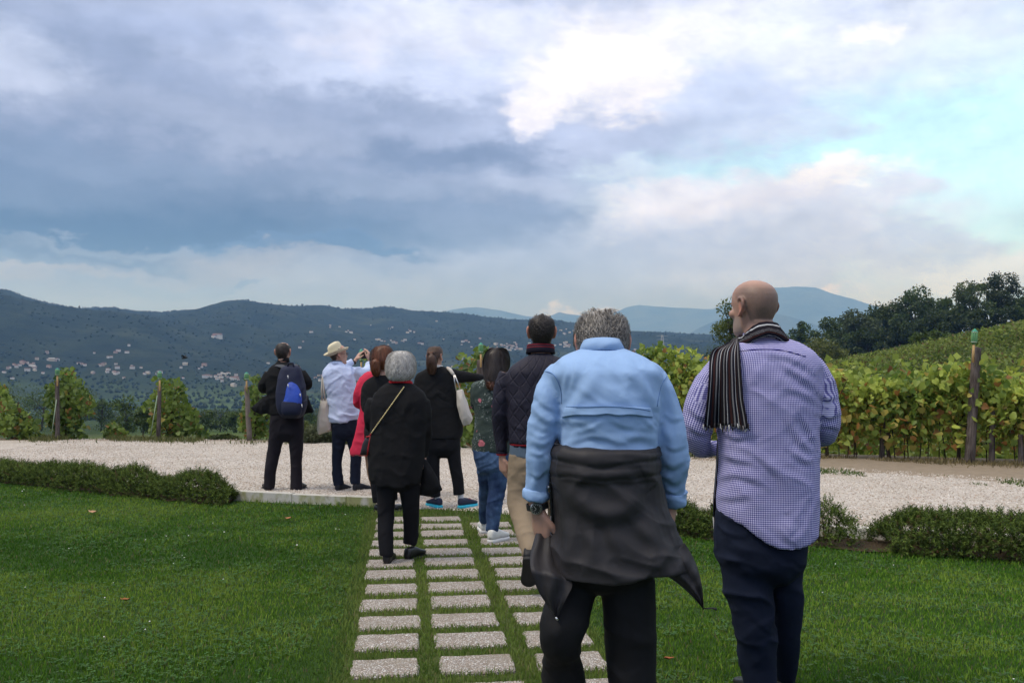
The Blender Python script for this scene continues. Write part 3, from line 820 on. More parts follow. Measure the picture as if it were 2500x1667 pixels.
def build_ridge():
    g = 'trees along the ridge above the vineyard slope'
    px_tree(2376, 672, 0, 48, 168, ((.03, .052, .013), (.11, .15, .04)), 'airy tall tree with sky between its branches, left of the pair on the ridge', group=g, dense=1.0, leaf=.40, seed=1, trunk_h=.36, airy=.4, nclump=50, nleaf=95)
    px_tree(2448, 663, 0, 52, 165, ((.02, .036, .012), (.07, .095, .03)), 'airy tall tree with sky between its branches, nearest the right edge', group=g, dense=1.0, leaf=.40, seed=2, trunk_h=.34, airy=.4, nclump=54, nleaf=95)
    px_tree(2242, 699, 0, 66, 172, DARK, 'broad dark tree with a ragged top in mid ridge', group=g, leaf=.5, seed=3, trunk_h=.05, nclump=56, nleaf=150)
    px_tree(2165, 742, 0, 66, 176, ((.03, .052, .012), (.105, .145, .036)), 'wide dark tree on the ridge beside the raggedest treetop', group=g, leaf=.5, seed=4, trunk_h=.03, nclump=54, nleaf=150)
    px_tree(2098, 757, 0, 55, 170, GREY, 'paler grey-green tree on the ridge', group=g, leaf=.48, seed=5, trunk_h=.05, nclump=46, nleaf=140)
    px_tree(2028, 764, 0, 48, 178, MIDG, 'spiky-topped green tree on the ridge', group=g, leaf=.45, seed=6, trunk_h=.05, airy=.1, nclump=42, nleaf=140)
    px_tree(1962, 776, 0, 42, 182, DARK, 'small dark tree at the left end of the ridge', group=g, leaf=.45, seed=7, trunk_h=.05, nclump=36, nleaf=130)
    px_tree(2312, 716, 0, 46, 174, DARK, 'dark low tree under the airy pair', group=g, leaf=.5, seed=8, trunk_h=.03, nclump=40, nleaf=140)
    px_tree(2520, 706, 0, 40, 160, DARK, 'dark tree cut by the right edge', group=g, leaf=.5, seed=9, trunk_h=.03, nclump=36, nleaf=140)
    px_tree(1996, 816, 0, 84, 120, OLIVE, 'rounded yellow-green bush below the ridge trees', 'bush', leaf=.34, seed=10, trunk_h=.02, nclump=50, nleaf=90, shape='round')
    px_tree(2285, 806, 0, 80, 72, MIDG, 'rounded green bush in the middle of the vineyard slope', 'bush', leaf=.22, seed=12, trunk_h=.02, nclump=50, nleaf=90)
    k = 0
    for px, top, hw, r in ((2060, 800, 50, 168), (2120, 792, 60, 166), (2200, 770, 60, 164), (2290, 752, 60, 162), (2360, 742, 60, 160), (2430, 735, 60, 158), (2500, 728, 50, 156), (1930, 800, 45, 172)):
        px_tree(px, top, 0, hw, r, ((.022, .040, .010), (.075, .11, .028)), 'dark undergrowth bush at the foot of the ridge trees', 'bush', group='dark undergrowth along the ridge', leaf=.5, seed=30 + k, trunk_h=.0, nclump=30, nleaf=110); k += 1
    # tall wind-blown tree behind the bald man's head
    root = px_tree(1795, 712, 0, 70, 60, ((.035, .06, .014), (.15, .18, .04)), 'tall wind-blown tree with bare stems behind the bald man', group=None, leaf=.15, seed=14, trunk_h=.25, airy=.35, nclump=80, nleaf=110, dense=1.0)
build_ridge()

def vine_rows_hill():
    g = 'vine rows on the hillside'
    r = 30.0; i = 0
    while r < 160:
        px0 = np.interp(r, [30, 60, 90, 120, 160], [2180, 2010, 1985, 2030, 2075]); a0 = math.atan((px0 - 1250) / F); a1 = math.atan((2760 - 1250) / F)
        L = (a1 - a0) * r; n = int(L * np.interp(r, [30, 160], [190, 70])); a = a0 + (a1 - a0) * RNG.uniform(0, 1, n)
        skew = (a - a0) * r * .22
        rr = r + skew + RNG.normal(0, .30, n); x, y = np.sin(a) * rr, np.cos(a) * rr
        u = RNG.uniform(0, 1, n); lump = fbm(np.stack([x, y, 0 * x], 1) * .9, 2, 3)
        z = height(x, y) + .15 + u * (.95 + .6 * (lump - .4))
        P = np.stack([x, y, z], 1)
        c = leaf_cols(P, ((.06, .10, .018), (.24, .29, .055)), dry=[(.17, .15, .045), (.15, .10, .04)], dryp=.10, sc=.5, seed=3)
        o = obj('vine_row', leaf_mesh('vine_row', P, RNG.uniform(.13, .27, n) * np.interp(r, [30, 160], [.75, 1.35]), c, up=.3))
        tag(o, 'leafy row of vines running across the hillside slope', 'vine row', g, kind='thing'); r += np.interp(r, [30, 160], [3.0, 4.4]); i += 1
vine_rows_hill()

# ---- valley trees, one by one near by, then as one wood
def build_valley():
    near = [(40, 928, 70, 210, 0), (105, 940, 60, 170, 0), (165, 962, 45, 130, 1), (310, 966, 46, 78, 1), (352, 985, 30, 70, 1), (250, 962, 32, 150, 0), (540, 992, 40, 120, 0), (588, 1000, 34, 105, 0), (505, 1002, 30, 130, 1),
            (700, 1010, 40, 110, 0), (745, 1000, 40, 130, 1), (1085, 1005, 40, 120, 0), (440, 972, 40, 210, 1), (400, 958, 40, 240, 0), (200, 945, 50, 240, 1), (10, 950, 40, 150, 1),
            (1480, 900, 40, 300, 0), (1560, 905, 50, 260, 1), (-40, 935, 60, 190, 0)]
    for i, (px, top, hw, r, k) in enumerate(near):
        px_tree(px, top, 0, hw, r, (DARK, MIDG)[k], ['dark green valley tree beyond the left vines', 'mid green valley tree beyond the left vines'][k] if px < 1000 else ['dark green valley tree behind the group', 'mid green valley tree behind the group'][k],
                group=['dark trees in the near valley', 'green trees in the near valley'][k] if px < 1000 else ['dark trees behind the group', 'green trees behind the group'][k], leaf=.3 * (r / 150) ** .5, seed=60 + i, trunk_h=.04, nclump=30, nleaf=55)
    # knoll with its own trees
    for i, (px, top, hw, r) in enumerate([(1600, 838, 26, 560), (1640, 828, 28, 580), (1690, 832, 34, 600), (1735, 830, 26, 610), (1770, 836, 26, 620), (1560, 850, 22, 570), (1720, 878, 26, 500), (1600, 880, 20, 500), (1650, 868, 20, 520), (1760, 868, 22, 520), (1660, 915, 34, 420), (1600, 910, 26, 420), (1720, 905, 30, 440), (1830, 850, 26, 560), (1800, 880, 30, 480), (1540, 872, 20, 560), (1890, 860, 30, 480)]):
        px_tree(px, top, 0, hw, r, (DARK, MIDG)[i % 3 == 2], 'tree standing on the wooded knoll around the red house', group='trees on the wooded knoll', leaf=.7, seed=90 + i, trunk_h=.03, nclump=18, nleaf=42)
build_valley()
def build_wood():
    # small crowns, each a dozen faces, over valley floor and hill: reads as one mass
    ico = [];
    n = 26000
    a = RNG.uniform(R(-40), R(40), n); r = np.concatenate([RNG.uniform(240, 850, 4200), RNG.uniform(850, 2250, n - 4200)])
    x, y = np.sin(a) * r, np.cos(a) * r
    dens = fbm(np.stack([x, y, 0 * x], 1) / 150, 4, 77)
    keep = (dens > np.where(r < 850, .50, .40)) & ~((np.abs(x - 175) < 40) & (np.abs(y - 545) < 45)) & ~((x > .5 * r) & (r < 420))
    keep &= (r < 1000) | (RNG.uniform(0, 1, n) < .45) | (r > 2000)
    x, y, r = x[keep], y[keep], r[keep]; n = len(x); z = height(x, y)
    s = RNG.uniform(.8, 1.8, n) * np.where(r > 850, 1.0, 1.3)
    v = RNG.normal(size=(n, 10, 3)); v /= np.linalg.norm(v, axis=2, keepdims=True)
    # octahedron with a jittered second, turned one: an uneven clump
    A = OCT_V[None] * RNG.uniform(.75, 1.25, (n, 6, 1)); th = RNG.uniform(0, 6.28, n); c, sn = np.cos(th)[:, None], np.sin(th)[:, None]
    def turn(A, c, sn): return np.stack([A[..., 0] * c - A[..., 1] * sn, A[..., 0] * sn + A[..., 1] * c, A[..., 2]], -1)
    A1 = turn(A, c, sn); A2 = turn(OCT_V[None] * RNG.uniform(.6, 1.2, (n, 6, 1)), np.cos(th + .8)[:, None], np.sin(th + .8)[:, None]) + RNG.uniform(-.5, .5, (n, 1, 3)) * np.array([1, 1, .3])
    V = np.concatenate([A1, A2], 1) * s[:, None, None] * np.array([1, 1, 1.15]) + np.stack([x, y, z + s * .75], 1)[:, None]
    T = np.concatenate([OCT_F, OCT_F + 6]); Fc = (T[None] + (np.arange(n) * 12)[:, None, None]).reshape(-1, 3)
    me = mesh_np('woodland', V.reshape(-1, 3), Fc, m_vcol('woodland_leaf', .9, .1), True)
    cc = leaf_cols(np.stack([x, y, z], 1), ((.013, .022, .012), (.030, .042, .020)), sc=.006, seed=5); attr_color(me, 'col', np.repeat(cc, 12, 0))
    tag(obj('woodland', me), 'distant woodland covering the valley and the hills', 'woodland', kind='stuff')
build_wood()

# ---- hedges of clipped yew along the kerb
def sprigs(centres, dirs, length, nn, cols, lw=(.020, .0055)):
    n = len(centres); t = np.linspace(.15, 1, nn)
    P = (centres[:, None] + dirs[:, None] * (t[None, :, None] * length[:, None, None])).reshape(-1, 3); D = np.repeat(dirs, nn, 0)
    m = len(P); side = RNG.normal(size=(m, 3)); side -= D * (side * D).sum(1, keepdims=True); side /= np.linalg.norm(side, axis=1, keepdims=True)
    a = D * .6 + side * .8; a /= np.linalg.norm(a, axis=1, keepdims=True); b = np.cross(a, side); b /= np.linalg.norm(b, axis=1, keepdims=True)
    return P, (a, np.cross(a, b), b), np.repeat(cols, nn, 0)
M_YEW = m_vcol('yew_needle', .65, .15, .25)
def hedge(name, label, cat, x0, x1, off, thick, hgt, n, seed, group=None, gaps=()):
    rr = np.random.default_rng(seed); xm = (x0 + x1) / 2
    root = empty(name, (xm, float(kerb_y(xm)) - off, .01)); tag(root, label, cat, group)
    u = rr.uniform(0, 1, n); x = x0 + (x1 - x0) * u
    lump = fbm(np.stack([x * 2.3, 0 * x, 0 * x + seed], 1), 3, seed); H = hgt * (.62 + .75 * lump)
    end = np.minimum(1, np.minimum(u, 1 - u) * (x1 - x0) / .22); H = H * (.45 + .55 * end)
    th = rr.uniform(-.25, math.pi + .25, n); rad = rr.uniform(.55, 1, n) ** .6
    yy = np.cos(th) * thick * rad * (.8 + .4 * lump); zz = np.maximum(.02, np.abs(np.sin(th)) ** .55 * H * rad * .9)
    C = np.stack([x, kerb_y(x) - off + yy, zz], 1)
    D = np.stack([rr.normal(0, .45, n), np.cos(th) * .7 + rr.normal(0, .3, n), np.abs(np.sin(th)) * .8 + .35 + rr.normal(0, .25, n)], 1); D /= np.linalg.norm(D, axis=1, keepdims=True)
    ln = rr.uniform(.04, .11, n); k = rr.uniform(0, 1, n)[:, None]; hi = (zz / hgt)[:, None]
    cols = np.array((.026, .052, .010)) * (1 - k) + np.array((.14, .20, .038)) * k
    br = (rr.uniform(0, 1, n) < .03)[:, None]; cols = np.where(br, np.array((.11, .075, .035)), cols)
    P, fr, cc = sprigs(C, D, ln, 12, cols)
    obj('foliage', leaf_mesh('foliage', P, rr.uniform(.016, .030, len(P)), cc * rr.uniform(.75, 1.25, (len(P), 1)), M_YEW, frames=fr, aspect=.42), root)
    mb = MB()
    for i in range(0, n, max(1, n // int(26 * (x1 - x0)))):
        b = Vector((float(x[i]), float(kerb_y(x[i])) - off + float(yy[i]) * .25, 0)); e = Vector(C[i]); mb.tube([b, b.lerp(e, .5) + Vector((.01, 0, .03)), e], [.006, .0045, .002], 4)
    tag(mb.build('stems', M_CANE, root), kind='stuff'); return root
hedge('low_hedge', 'long low yew hedge between the left lawn and the gravel', 'hedge', -8.6, -3.02, .24, .20, .27, 10500, 1)
hedge('low_hedge', 'low yew hedge at the right edge of the lawn, right of the bald man', 'hedge', 2.95, 6.6, .40, .24, .29, 9500, 2)
hedge('low_shrub', 'small sparse yew shrub just right of the bald man', 'shrub', 2.42, 2.80, .32, .16, .36, 520, 3)
hedge('low_shrub', 'small yew shrub between the blue shirt man and the bald man', 'shrub', 1.72, 2.12, .33, .19, .36, 1300, 4)
hedge('low_shrub', 'small yew shrub right beside the arm of the blue shirt man', 'shrub', 1.22, 1.68, .33, .19, .35, 1300, 5)
hedge('low_shrub', 'low tuft of yew at the kerb end beside the path', 'shrub', .62, 1.0, .2, .14, .2, 300, 6)

# ---- vines
def in_poly(q, poly):
    x, y = q[:, 0], q[:, 1]; c = np.zeros(len(q), bool); j = len(poly) - 1
    for i in range(len(poly)):
        xi, yi = poly[i]; xj, yj = poly[j]
        c ^= ((yi > y) != (yj > y)) & (x < (xj - xi) * (y - yi) / (yj - yi + 1e-9) + xi); j = i
    return c
VINE_G = ((.045, .09, .016), (.22, .30, .06)); VINE_DRY = [(.34, .28, .06), (.32, .17, .05), (.22, .11, .05)]
def vine_shape(label, poly, d, n, seed, trunk_px, size=.085, thick=.42, dry=.06, zoom=None, group=None, back=1.2):
    if zoom: poly = [(zoom[0] + a / zoom[2], zoom[1] + b / zoom[2]) for a, b in poly]
    rr = np.random.default_rng(seed); poly = np.array(poly, float); lo, hi = poly.min(0), poly.max(0)
    q = rr.uniform(lo, hi, (n * 4, 2)); q = q + 0
    jit = (fbm(np.concatenate([q * .035, np.full((len(q), 1), seed)], 1), 3, seed) - .5)[:, None] * 70
    q = q[in_poly(q + jit, poly)][:n]; n = len(q)
    dd = d + np.abs(rr.normal(0, thick, n)) * np.where(rr.uniform(0, 1, n) < .5, 1, -.45) + back * rr.uniform(0, 1, n) ** 3
    P = np.array([pt(a, b, c) for (a, b), c in zip(q, dd)])
    bp = pt(trunk_px, hi[1], d); bz = hz(bp.x, bp.y); root = empty('grape_vine', (bp.x, bp.y, min(bz, bp.z))); tag(root, label, 'grape vine', group)
    low = np.clip((q[:, 1] - lo[1]) / (hi[1] - lo[1]), 0, 1)
    c = leaf_cols(P, VINE_G, VINE_DRY, dry * (.4 + 1.2 * low), 2.2, seed)
    nl = min(36, n // 8)
    f = obj('foliage', leaf_mesh('foliage', P[nl:], rr.uniform(.7, 1.3, n - nl) * size, c[nl:], kind='vine', up=.55), root); tag(f, kind='stuff')
    for i in range(nl):            # the leaves that stand out at the front
        p = P[i].copy(); p[1] = d - thick * .5 - rr.uniform(0, .12); p = np.array(pt(q[i, 0], q[i, 1], p[1]))
        obj('leaf', leaf_mesh('leaf', p[None], size * rr.uniform(1.0, 1.35), c[i][None] * 1.05, kind='vine', up=.8), root)
    mb = MB(); top = pt((lo[0] + hi[0]) / 2, lo[1] + (hi[1] - lo[1]) * .3, d + .1); b0 = Vector((bp.x, bp.y, min(bz, bp.z) - .1))
    mb.tube([b0, b0.lerp(top, .35) + Vector((.05, 0, 0)), b0.lerp(top, .7) - Vector((.04, 0, 0)), top], [.03, .024, .02, .012], 6)
    for k in range(7):
        e = Vector(P[k * 3 % n]); s = b0.lerp(top, .35 + .09 * k); mb.tube([s, s.lerp(e, .5) + Vector((0, 0, .06)), e], [.011, .008, .004], 4)
    mb.build('trunk', M_CANE, root); return root
Z1 = (0, 650, 2.613)
vine_shape('bushy vine cut by the left edge of the picture', [(-60, 780), (40, 760), (70, 850), (130, 900), (200, 960), (240, 1040), (300, 1104), (-60, 1112)], 18.6, 900, 1, 10, zoom=Z1)
vine_shape('tall vine with a leafy spike, climbing the leftmost post', [(310, 800), (340, 740), (390, 650), (430, 612), (470, 640), (470, 700), (530, 720), (560, 790), (600, 850), (610, 900), (570, 1000), (560, 1105), (400, 1112), (300, 1000), (290, 900)], 18.8, 1300, 2, 145, zoom=Z1)
vine_shape('tapering vine sloping right from the second post', [(920, 830), (960, 760), (1010, 720), (1100, 700), (1160, 750), (1200, 850), (1230, 920), (1280, 980), (1300, 1040), (1345, 1080), (1340, 1112), (1020, 1118), (960, 1050), (930, 950)], 18.8, 1400, 3, 400, zoom=Z1)
vine_shape('vine on the pale post behind the man with the backpack', [(1530, 740), (1600, 700), (1680, 720), (1740, 800), (1720, 950), (1780, 1050), (1780, 1125), (1560, 1118), (1525, 1000)], 18.4, 900, 4, 612, zoom=Z1, dry=.14)
vine_shape('small low vine between the two left posts', [(660, 1040), (700, 990), (760, 1015), (800, 1055), (805, 1112), (660, 1112)], 19.2, 260, 5, 280, zoom=Z1, dry=.2)
vine_shape('vine behind the pointing woman and the floral blouse', [(1110, 890), (1150, 862), (1190, 846), (1225, 880), (1240, 1000), (1210, 1085), (1120, 1092), (1100, 1000)], 16.4, 900, 6, 1170, dry=.10, size=.10)
vine_shape('vine shoots behind the phone of the hat man', [(876, 880), (890, 856), (912, 862), (920, 930), (915, 1060), (870, 1070)], 17.6, 260, 7, 890)
# front row on the right, one plant after the other
ROW = np.array([(1.75, 16.6), (4.9, 14.35), (7.5, 13.25), (9.6, 12.5)])
def row_vines():
    seg = np.hypot(*np.diff(ROW, axis=0).T); cum = np.concatenate([[0], np.cumsum(seg)]); L = cum[-1]; k = 0; s = .3
    names = ['beside the head of the blue shirt man', 'between the blue shirt man and the bald man', 'at the left shoulder of the bald man', 'behind the back of the bald man', 'just right of the shoulder of the bald man', 'around the thin dark post', 'right of the thin dark post', 'left of the tall leaning post', 'around the tall leaning post', 'right of the tall leaning post', 'at the right edge of the picture', 'beyond the right edge']
    rr = np.random.default_rng(5)
    while s < L - .2:
        x = float(np.interp(s, cum, ROW[:, 0])); y = float(np.interp(s, cum, ROW[:, 1])); t = np.array([np.interp(s + .1, cum, ROW[:, 0]) - x, np.interp(s + .1, cum, ROW[:, 1]) - y]); t /= np.linalg.norm(t)
        n = 1500; u = rr.normal(0, .40, n); v = rr.normal(0, .20, n); top = (1.36 if s > 2.2 else 1.7) + .22 * math.sin(k * 2.3) + (.12 if k in (5, 9) else 0)
        bz = .03; h = np.clip(rr.beta(2.3, 1.25, n), 0, 1); z = bz + .12 + h * (top - .12) * (1 - .10 * np.abs(u)) + .12 * (fbm(np.stack([x + u * 3, u * 0, u * 0 + k], 1) * 1.3, 2, 9) - .5) * h * 2; 
        P = np.stack([x + t[0] * u - t[1] * v, y + t[1] * u + t[0] * v, z], 1)
        root = empty('grape_vine', (x, y, bz)); tag(root, 'grape vine with yellowing leaves ' + names[min(k, len(names) - 1)], 'grape vine', 'vines in the front row on the right')
        dryp = np.clip(.42 - .36 * h, .05, 1)
        c = leaf_cols(P, ((.11, .18, .028), (.50, .58, .11)), [(.50, .42, .09), (.42, .32, .08), (.32, .16, .05), (.40, .36, .08)], dryp, 1.6, 20 + k)
        f = obj('foliage', leaf_mesh('foliage', P[40:], rr.uniform(.6, 1.35, n - 40) * .082, c[40:], kind='vine', up=.7), root); tag(f, kind='stuff')
        nv = np.array([t[1], -t[0]])
        for i in range(40):
            p = P[i].copy(); p[:2] += nv * (.30 + rr.uniform(0, .15) - (nv * (p[:2] - np.array([x, y]))).sum())
            obj('leaf', leaf_mesh('leaf', p[None], rr.uniform(.085, .13), c[i][None], kind='vine', up=.9), root)
        mb = MB(); w = rr.uniform(-.06, .06, 4)
        b0 = Vector((x, y, bz - .15)); mb.tube([b0, b0 + Vector((w[0], 0, .4)), b0 + Vector((w[1], 0, .75)), b0 + Vector((w[2], 0, 1.0))], [.032, .027, .022, .016], 6)
        for q in range(6):
            e = Vector(P[60 + q * 7]); st = b0 + Vector((0, 0, .75)); mb.tube([st, st.lerp(e, .5), e], [.012, .008, .004], 4)
        for q in range(5):
            uu = rr.uniform(-.5, .5); p = Vector((x + t[0] * uu, y + t[1] * uu, bz - .1)); mb.tube([p, p + Vector((rr.uniform(-.06, .06), 0, .55)), p + Vector((rr.uniform(-.12, .12), 0, 1.1))], [.010, .008, .005], 4)
        mb.build('trunk', M_CANE, root)
        s += .92; k += 1
    # rows behind it
    for q in range(3):
        n = 3600; s = RNG.uniform(0, L, n); x = np.interp(s, cum, ROW[:, 0]) + .9 * (q + 1) + RNG.normal(0, .2, n); y = np.interp(s, cum, ROW[:, 1]) + 2.1 * (q + 1) + RNG.normal(0, .2, n)
        z = -.1 - .25 * q + RNG.beta(1.6, 1.4, n) * 1.75
        P = np.stack([x, y, z], 1); c = leaf_cols(P, ((.10, .16, .026), (.42, .48, .09)), VINE_DRY, .12, 1.2, 40 + q)
        o = obj('vine_row', leaf_mesh('vine_row', P, RNG.uniform(.10, .17, n), c, kind='oval', up=.5, aspect=1.5)); tag(o, ['first', 'second', 'third'][q] + ' leafy vine row directly behind the front row of vines', 'vine row', kind='thing')
row_vines()

def trellis():
    m = plain('trellis_wire', (.10, .095, .09), .5, .4)
    for z, lab in ((.62, 'lower trellis wire through the front vines on the right'), (1.05, 'upper trellis wire through the front vines on the right')):
        tag(MB().tube([Vector((x, y - .02, z)) for x, y in ROW], .004, 5).build('trellis_wire', m), lab, 'wire')
trellis()
# ---- posts with garden torches
def m_bamboo():
    m, t, b = mat('torch_bamboo', .6, .3); tc = t.node('ShaderNodeTexCoord'); P = tc.outputs['Object']
    t.l.new(t.mix(t.noise(P, 25, 3), (.34, .20, .075), (.55, .38, .17)), b.inputs['Base Color']); return m
M_BAMBOO = m_bamboo(); M_TORCH = plain('torch_green', (.03, .20, .10), .45, .5); M_TORCHY = plain('torch_strip', (.10, .24, .10), .6); M_TORCHW = plain('torch_wire', (.55, .55, .5), .5); M_CAP = plain('torch_cap', (.02, .26, .16), .35, .5)
def post(label, px, base_py, top_px, top_py, d, r0, matl=None, zb=None):
    b = pt(px, base_py, d); t = pt(top_px, top_py, d)
    b.z -= .25; mb = MB(); rr = random.Random(px)
    P = [b.lerp(t, k) + Vector((rr.uniform(-.008, .008), rr.uniform(-.008, .008), 0)) for k in (0, .25, .5, .75, .97, 1)]
    mb.tube(P, [r0 * 1.1, r0 * 1.05, r0, r0 * .97, r0 * .93, r0 * .8], 10)
    o = mb.build('vineyard_post', matl or M_WOOD); tag(o, label, 'post', 'vineyard posts'); return o
def torch(label, px, bot_py, top_py, d, tilt=0):
    b = pt(px, bot_py, d); t = pt(px + tilt, top_py, d); L = (t - b).length; ax = (t - b).normalized()
    root = empty('garden_torch', b); tag(root, label, 'torch', 'bamboo torches on the vineyard posts')
    q = lambda k: b + ax * (L * k)
    MB().tube([b - ax * .10, q(.52)], .017, 10).build('bamboo_pole', M_BAMBOO, root)
    r = .036; cage = MB()
    for k in range(9):
        a = 2 * math.pi * k / 9; o = Vector((math.cos(a), math.sin(a), 0)); cage.tube([q(.42) + o * .019, q(.50) + o * r, q(.88) + o * r], .0085, 5)
    cage.build('cage', M_TORCHY, root)
    MB().tube([q(.50), q(.86)], r * .82, 12).build('canister', M_TORCH, root)
    for k in (.50, .86): MB().tube([q(k) - ax * .006, q(k) + ax * .006], r * 1.12, 14).build('ring', M_TORCHW, root)
    MB().tube([q(.875), q(.90), q(.95), q(.965), q(1.0)], [r * 1.15, r * 1.1, r * .55, r * .3, r * .28], 14).build('cap', M_CAP, root)
PW = plain('pale_post', (.15, .125, .105), .9, .2, .5, 9)
post('dark wooden post at the leftmost tall vine', 143, 1074, 139, 930, 18.3, .045); torch('green torch on the leftmost post', 140, 930, 898, 18.25)
post('dark wooden post beside the tapering vine', 386, 1074, 389, 942, 18.3, .042); torch('green torch on the post beside the tapering vine', 390, 942, 905, 18.25)
post('pale split post behind the man with the backpack', 610, 1060, 602, 942, 18.0, .05, PW); torch('green torch above the pale split post', 602, 942, 908, 17.95)
post('dark square-cut post behind the pointing arm', 1176, 1085, 1174, 878, 15.9, .085); torch('yellow-green torch above the pointing arm', 1174, 882, 836, 15.8)
post('post hidden behind the phone of the hat man', 884, 1070, 882, 900, 17.9, .05); torch('green-topped torch behind the phone', 882, 905, 851, 17.3)
post('tall dark leaning post in front of the right vines', 2362, 1140, 2386, 848, 13.2, .068); torch('green torch on the tall leaning post', 2376, 868, 802, 13.1, 4)
post('thin dark post in the right vine row', 2152, 1128, 2156, 955, 14.0, .040)
post('thin grey post right of the tall leaning post', 2418, 1138, 2422, 1000, 13.25, .042)
post('short grey post near the right edge', 2491, 1146, 2492, 1060, 13.0, .038)
def wires():
    m = plain('string', (.25, .33, .22), .7)
    for lab, a, b_ in (('pale green guy string left of the leftmost post', pt(124, 1074, 18.2), pt(138, 975, 18.2)), ('pale green guy string left of the second post', pt(366, 1074, 18.2), pt(384, 965, 18.2))):
        tag(MB().tube([a, b_], .009, 5).build('guy_string', m), lab, 'string')
wires()

# ---- rough weeds along the edges
def weeds(label, x0, x1, fy, n, seed, hgt, cols, name='weeds', spread=.35):
    rr = np.random.default_rng(seed); x = rr.uniform(x0, x1, n); y = fy(x) + rr.normal(0, spread, n)
    cl = fbm(np.stack([x * 1.4, y * 1.4, 0 * x], 1), 3, seed); k = cl > .52; x, y, cl = x[k], y[k], cl[k]; n = len(x)
    z = gravel_z(x, y) - .01 - .9 * sstep(.05, .8, np.maximum(y - far_y(x), 0) / 4.5) * (1 - sstep(2, 4, x))
    lo, hi = np.array(cols[0]), np.array(cols[1]); c = lo + (hi - lo) * rr.uniform(0, 1, (n, 1))
    o = blades(x, y, z, hgt * rr.uniform(.4, 1.1, n) * (.4 + cl), np.full(n, .012) * rr.uniform(.6, 1.6, n), c, name, .9); tag(o, label, 'weeds')
weeds('scruffy weeds along the far edge of the gravel', -10, 2.5, lambda x: far_y(x) + .15, 9000, 3, .12, ((.06, .08, .025), (.18, .18, .07)))
weeds('green weed patches in the gravel in front of the right vines', 3.2, 8.5, lambda x: far_y(x) - .35, 5200, 4, .055, ((.05, .09, .02), (.11, .16, .045)), spread=.28)
weeds('dry grass below the right vines', 2.2, 9.5, lambda x: np.interp(x, ROW[:, 0], ROW[:, 1]) - .45, 6500, 6, .10, ((.14, .12, .055), (.25, .20, .10)), spread=.22)
def wild_shrub(label, px, py0, py1, hw, d, seed, col):
    rr = np.random.default_rng(seed); b = pt(px, py1, d); root = empty('wild_shrub', b); tag(root, label, 'shrub', 'wild shrubs at the far edge of the gravel')
    H = pt(px, py0, d).z - b.z; W = hw / F * d; n = 520
    th = rr.uniform(0, 6.28, n); rad = rr.uniform(0, 1, n) ** .5 * W; top = H * (1 - .5 * (rad / W) ** 2)
    C = np.stack([b.x + np.cos(th) * rad, b.y + np.sin(th) * rad, b.z + top * rr.uniform(.15, .85, n)], 1); D = np.stack([np.cos(th) * .3, np.sin(th) * .3, np.ones(n)], 1) + rr.normal(0, .3, (n, 3)); D /= np.linalg.norm(D, axis=1, keepdims=True)
    P, fr, cc = sprigs(C, D, rr.uniform(.1, .3, n) * H * .6, 8, leaf_cols(C, col, sc=3, seed=seed)); obj('foliage', leaf_mesh('foliage', P, rr.uniform(.03, .06, len(P)), cc, frames=fr, aspect=.6), root)
    mb = MB()
    for i in range(14): e = Vector(C[i]); s = Vector((b.x, b.y, b.z - .1)).lerp(Vector((e.x, e.y, b.z)), .4); mb.tube([s, e], [.01, .004], 4)
    tag(mb.build('stems', M_CANE, root), kind='stuff')
wild_shrub('grey-green wild shrub between the backpack man and the hat man', 775, 1030, 1088, 34, 17.6, 1, ((.05, .065, .03), (.14, .16, .085)))
wild_shrub('yellow-green wild shrub beside the right leg of the backpack man', 742, 1022, 1086, 24, 17.9, 2, ((.06, .09, .025), (.17, .2, .06)))
wild_shrub('low wild shrub between the legs of the hat man', 852, 1060, 1090, 26, 17.3, 3, ((.06, .08, .025), (.16, .17, .06)))
wild_shrub('dark wild shrub right of the tapering vine', 545, 1058, 1082, 34, 18.5, 4, ((.03, .05, .014), (.09, .12, .03)))

# ---- far houses
def m_wall(name, c): return plain(name, c, .9, .1, .08, .4)
WALLS = [m_wall('plaster_white', (.55, .53, .50)), m_wall('plaster_cream', (.50, .43, .33)), m_wall('plaster_pink', (.38, .30, .27)), m_wall('plaster_grey', (.36, .36, .36))]
ROOFS = [plain('roof_terracotta', (.20, .11, .085), .9, .1, .2, .5), plain('roof_brown', (.15, .10, .085), .9, .1, .2, .5), plain('roof_grey', (.35, .33, .32), .9)]
M_WIN = plain('far_window', (.05, .06, .08), .3, .5)
def house_meshes(w, d, h, rh, wm, rm):
    b = MB().box((0, 0, h / 2 - 1.5), (w / 2, d / 2, h / 2 + 1.5)).mesh('wall', wm, False)
    e = .5; V = [(-w / 2 - e, -d / 2 - e, h), (w / 2 + e, -d / 2 - e, h), (w / 2 + e, d / 2 + e, h), (-w / 2 - e, d / 2 + e, h), (-w / 2 - e, 0, h + rh), (w / 2 + e, 0, h + rh), (-w / 2 - e, -d / 2 - e, h + .02 - .3), (w / 2 + e, -d / 2 - e, h - .28), (w / 2 + e, d / 2 + e, h - .28), (-w / 2 - e, d / 2 + e, h - .28)]
    r = mesh_np('roof', V, [[0, 1, 5, 4], [2, 3, 4, 5], [0, 4, 3], [1, 2, 5], [6, 7, 1, 0], [7, 8, 2, 1], [8, 9, 3, 2], [9, 6, 0, 3], [9, 8, 7, 6]], rm, False)
    return b, r
HOUSE = []
for wm in range(4):
    for k, (w, d, h, rh) in enumerate([(11, 9, 6, 2.2), (16, 10, 7, 2.5), (9, 8, 8, 1.8)]): HOUSE.append(house_meshes(w, d, h, rh, WALLS[wm], ROOFS[(wm + k) % 3 if wm != 0 else (k % 2)]))
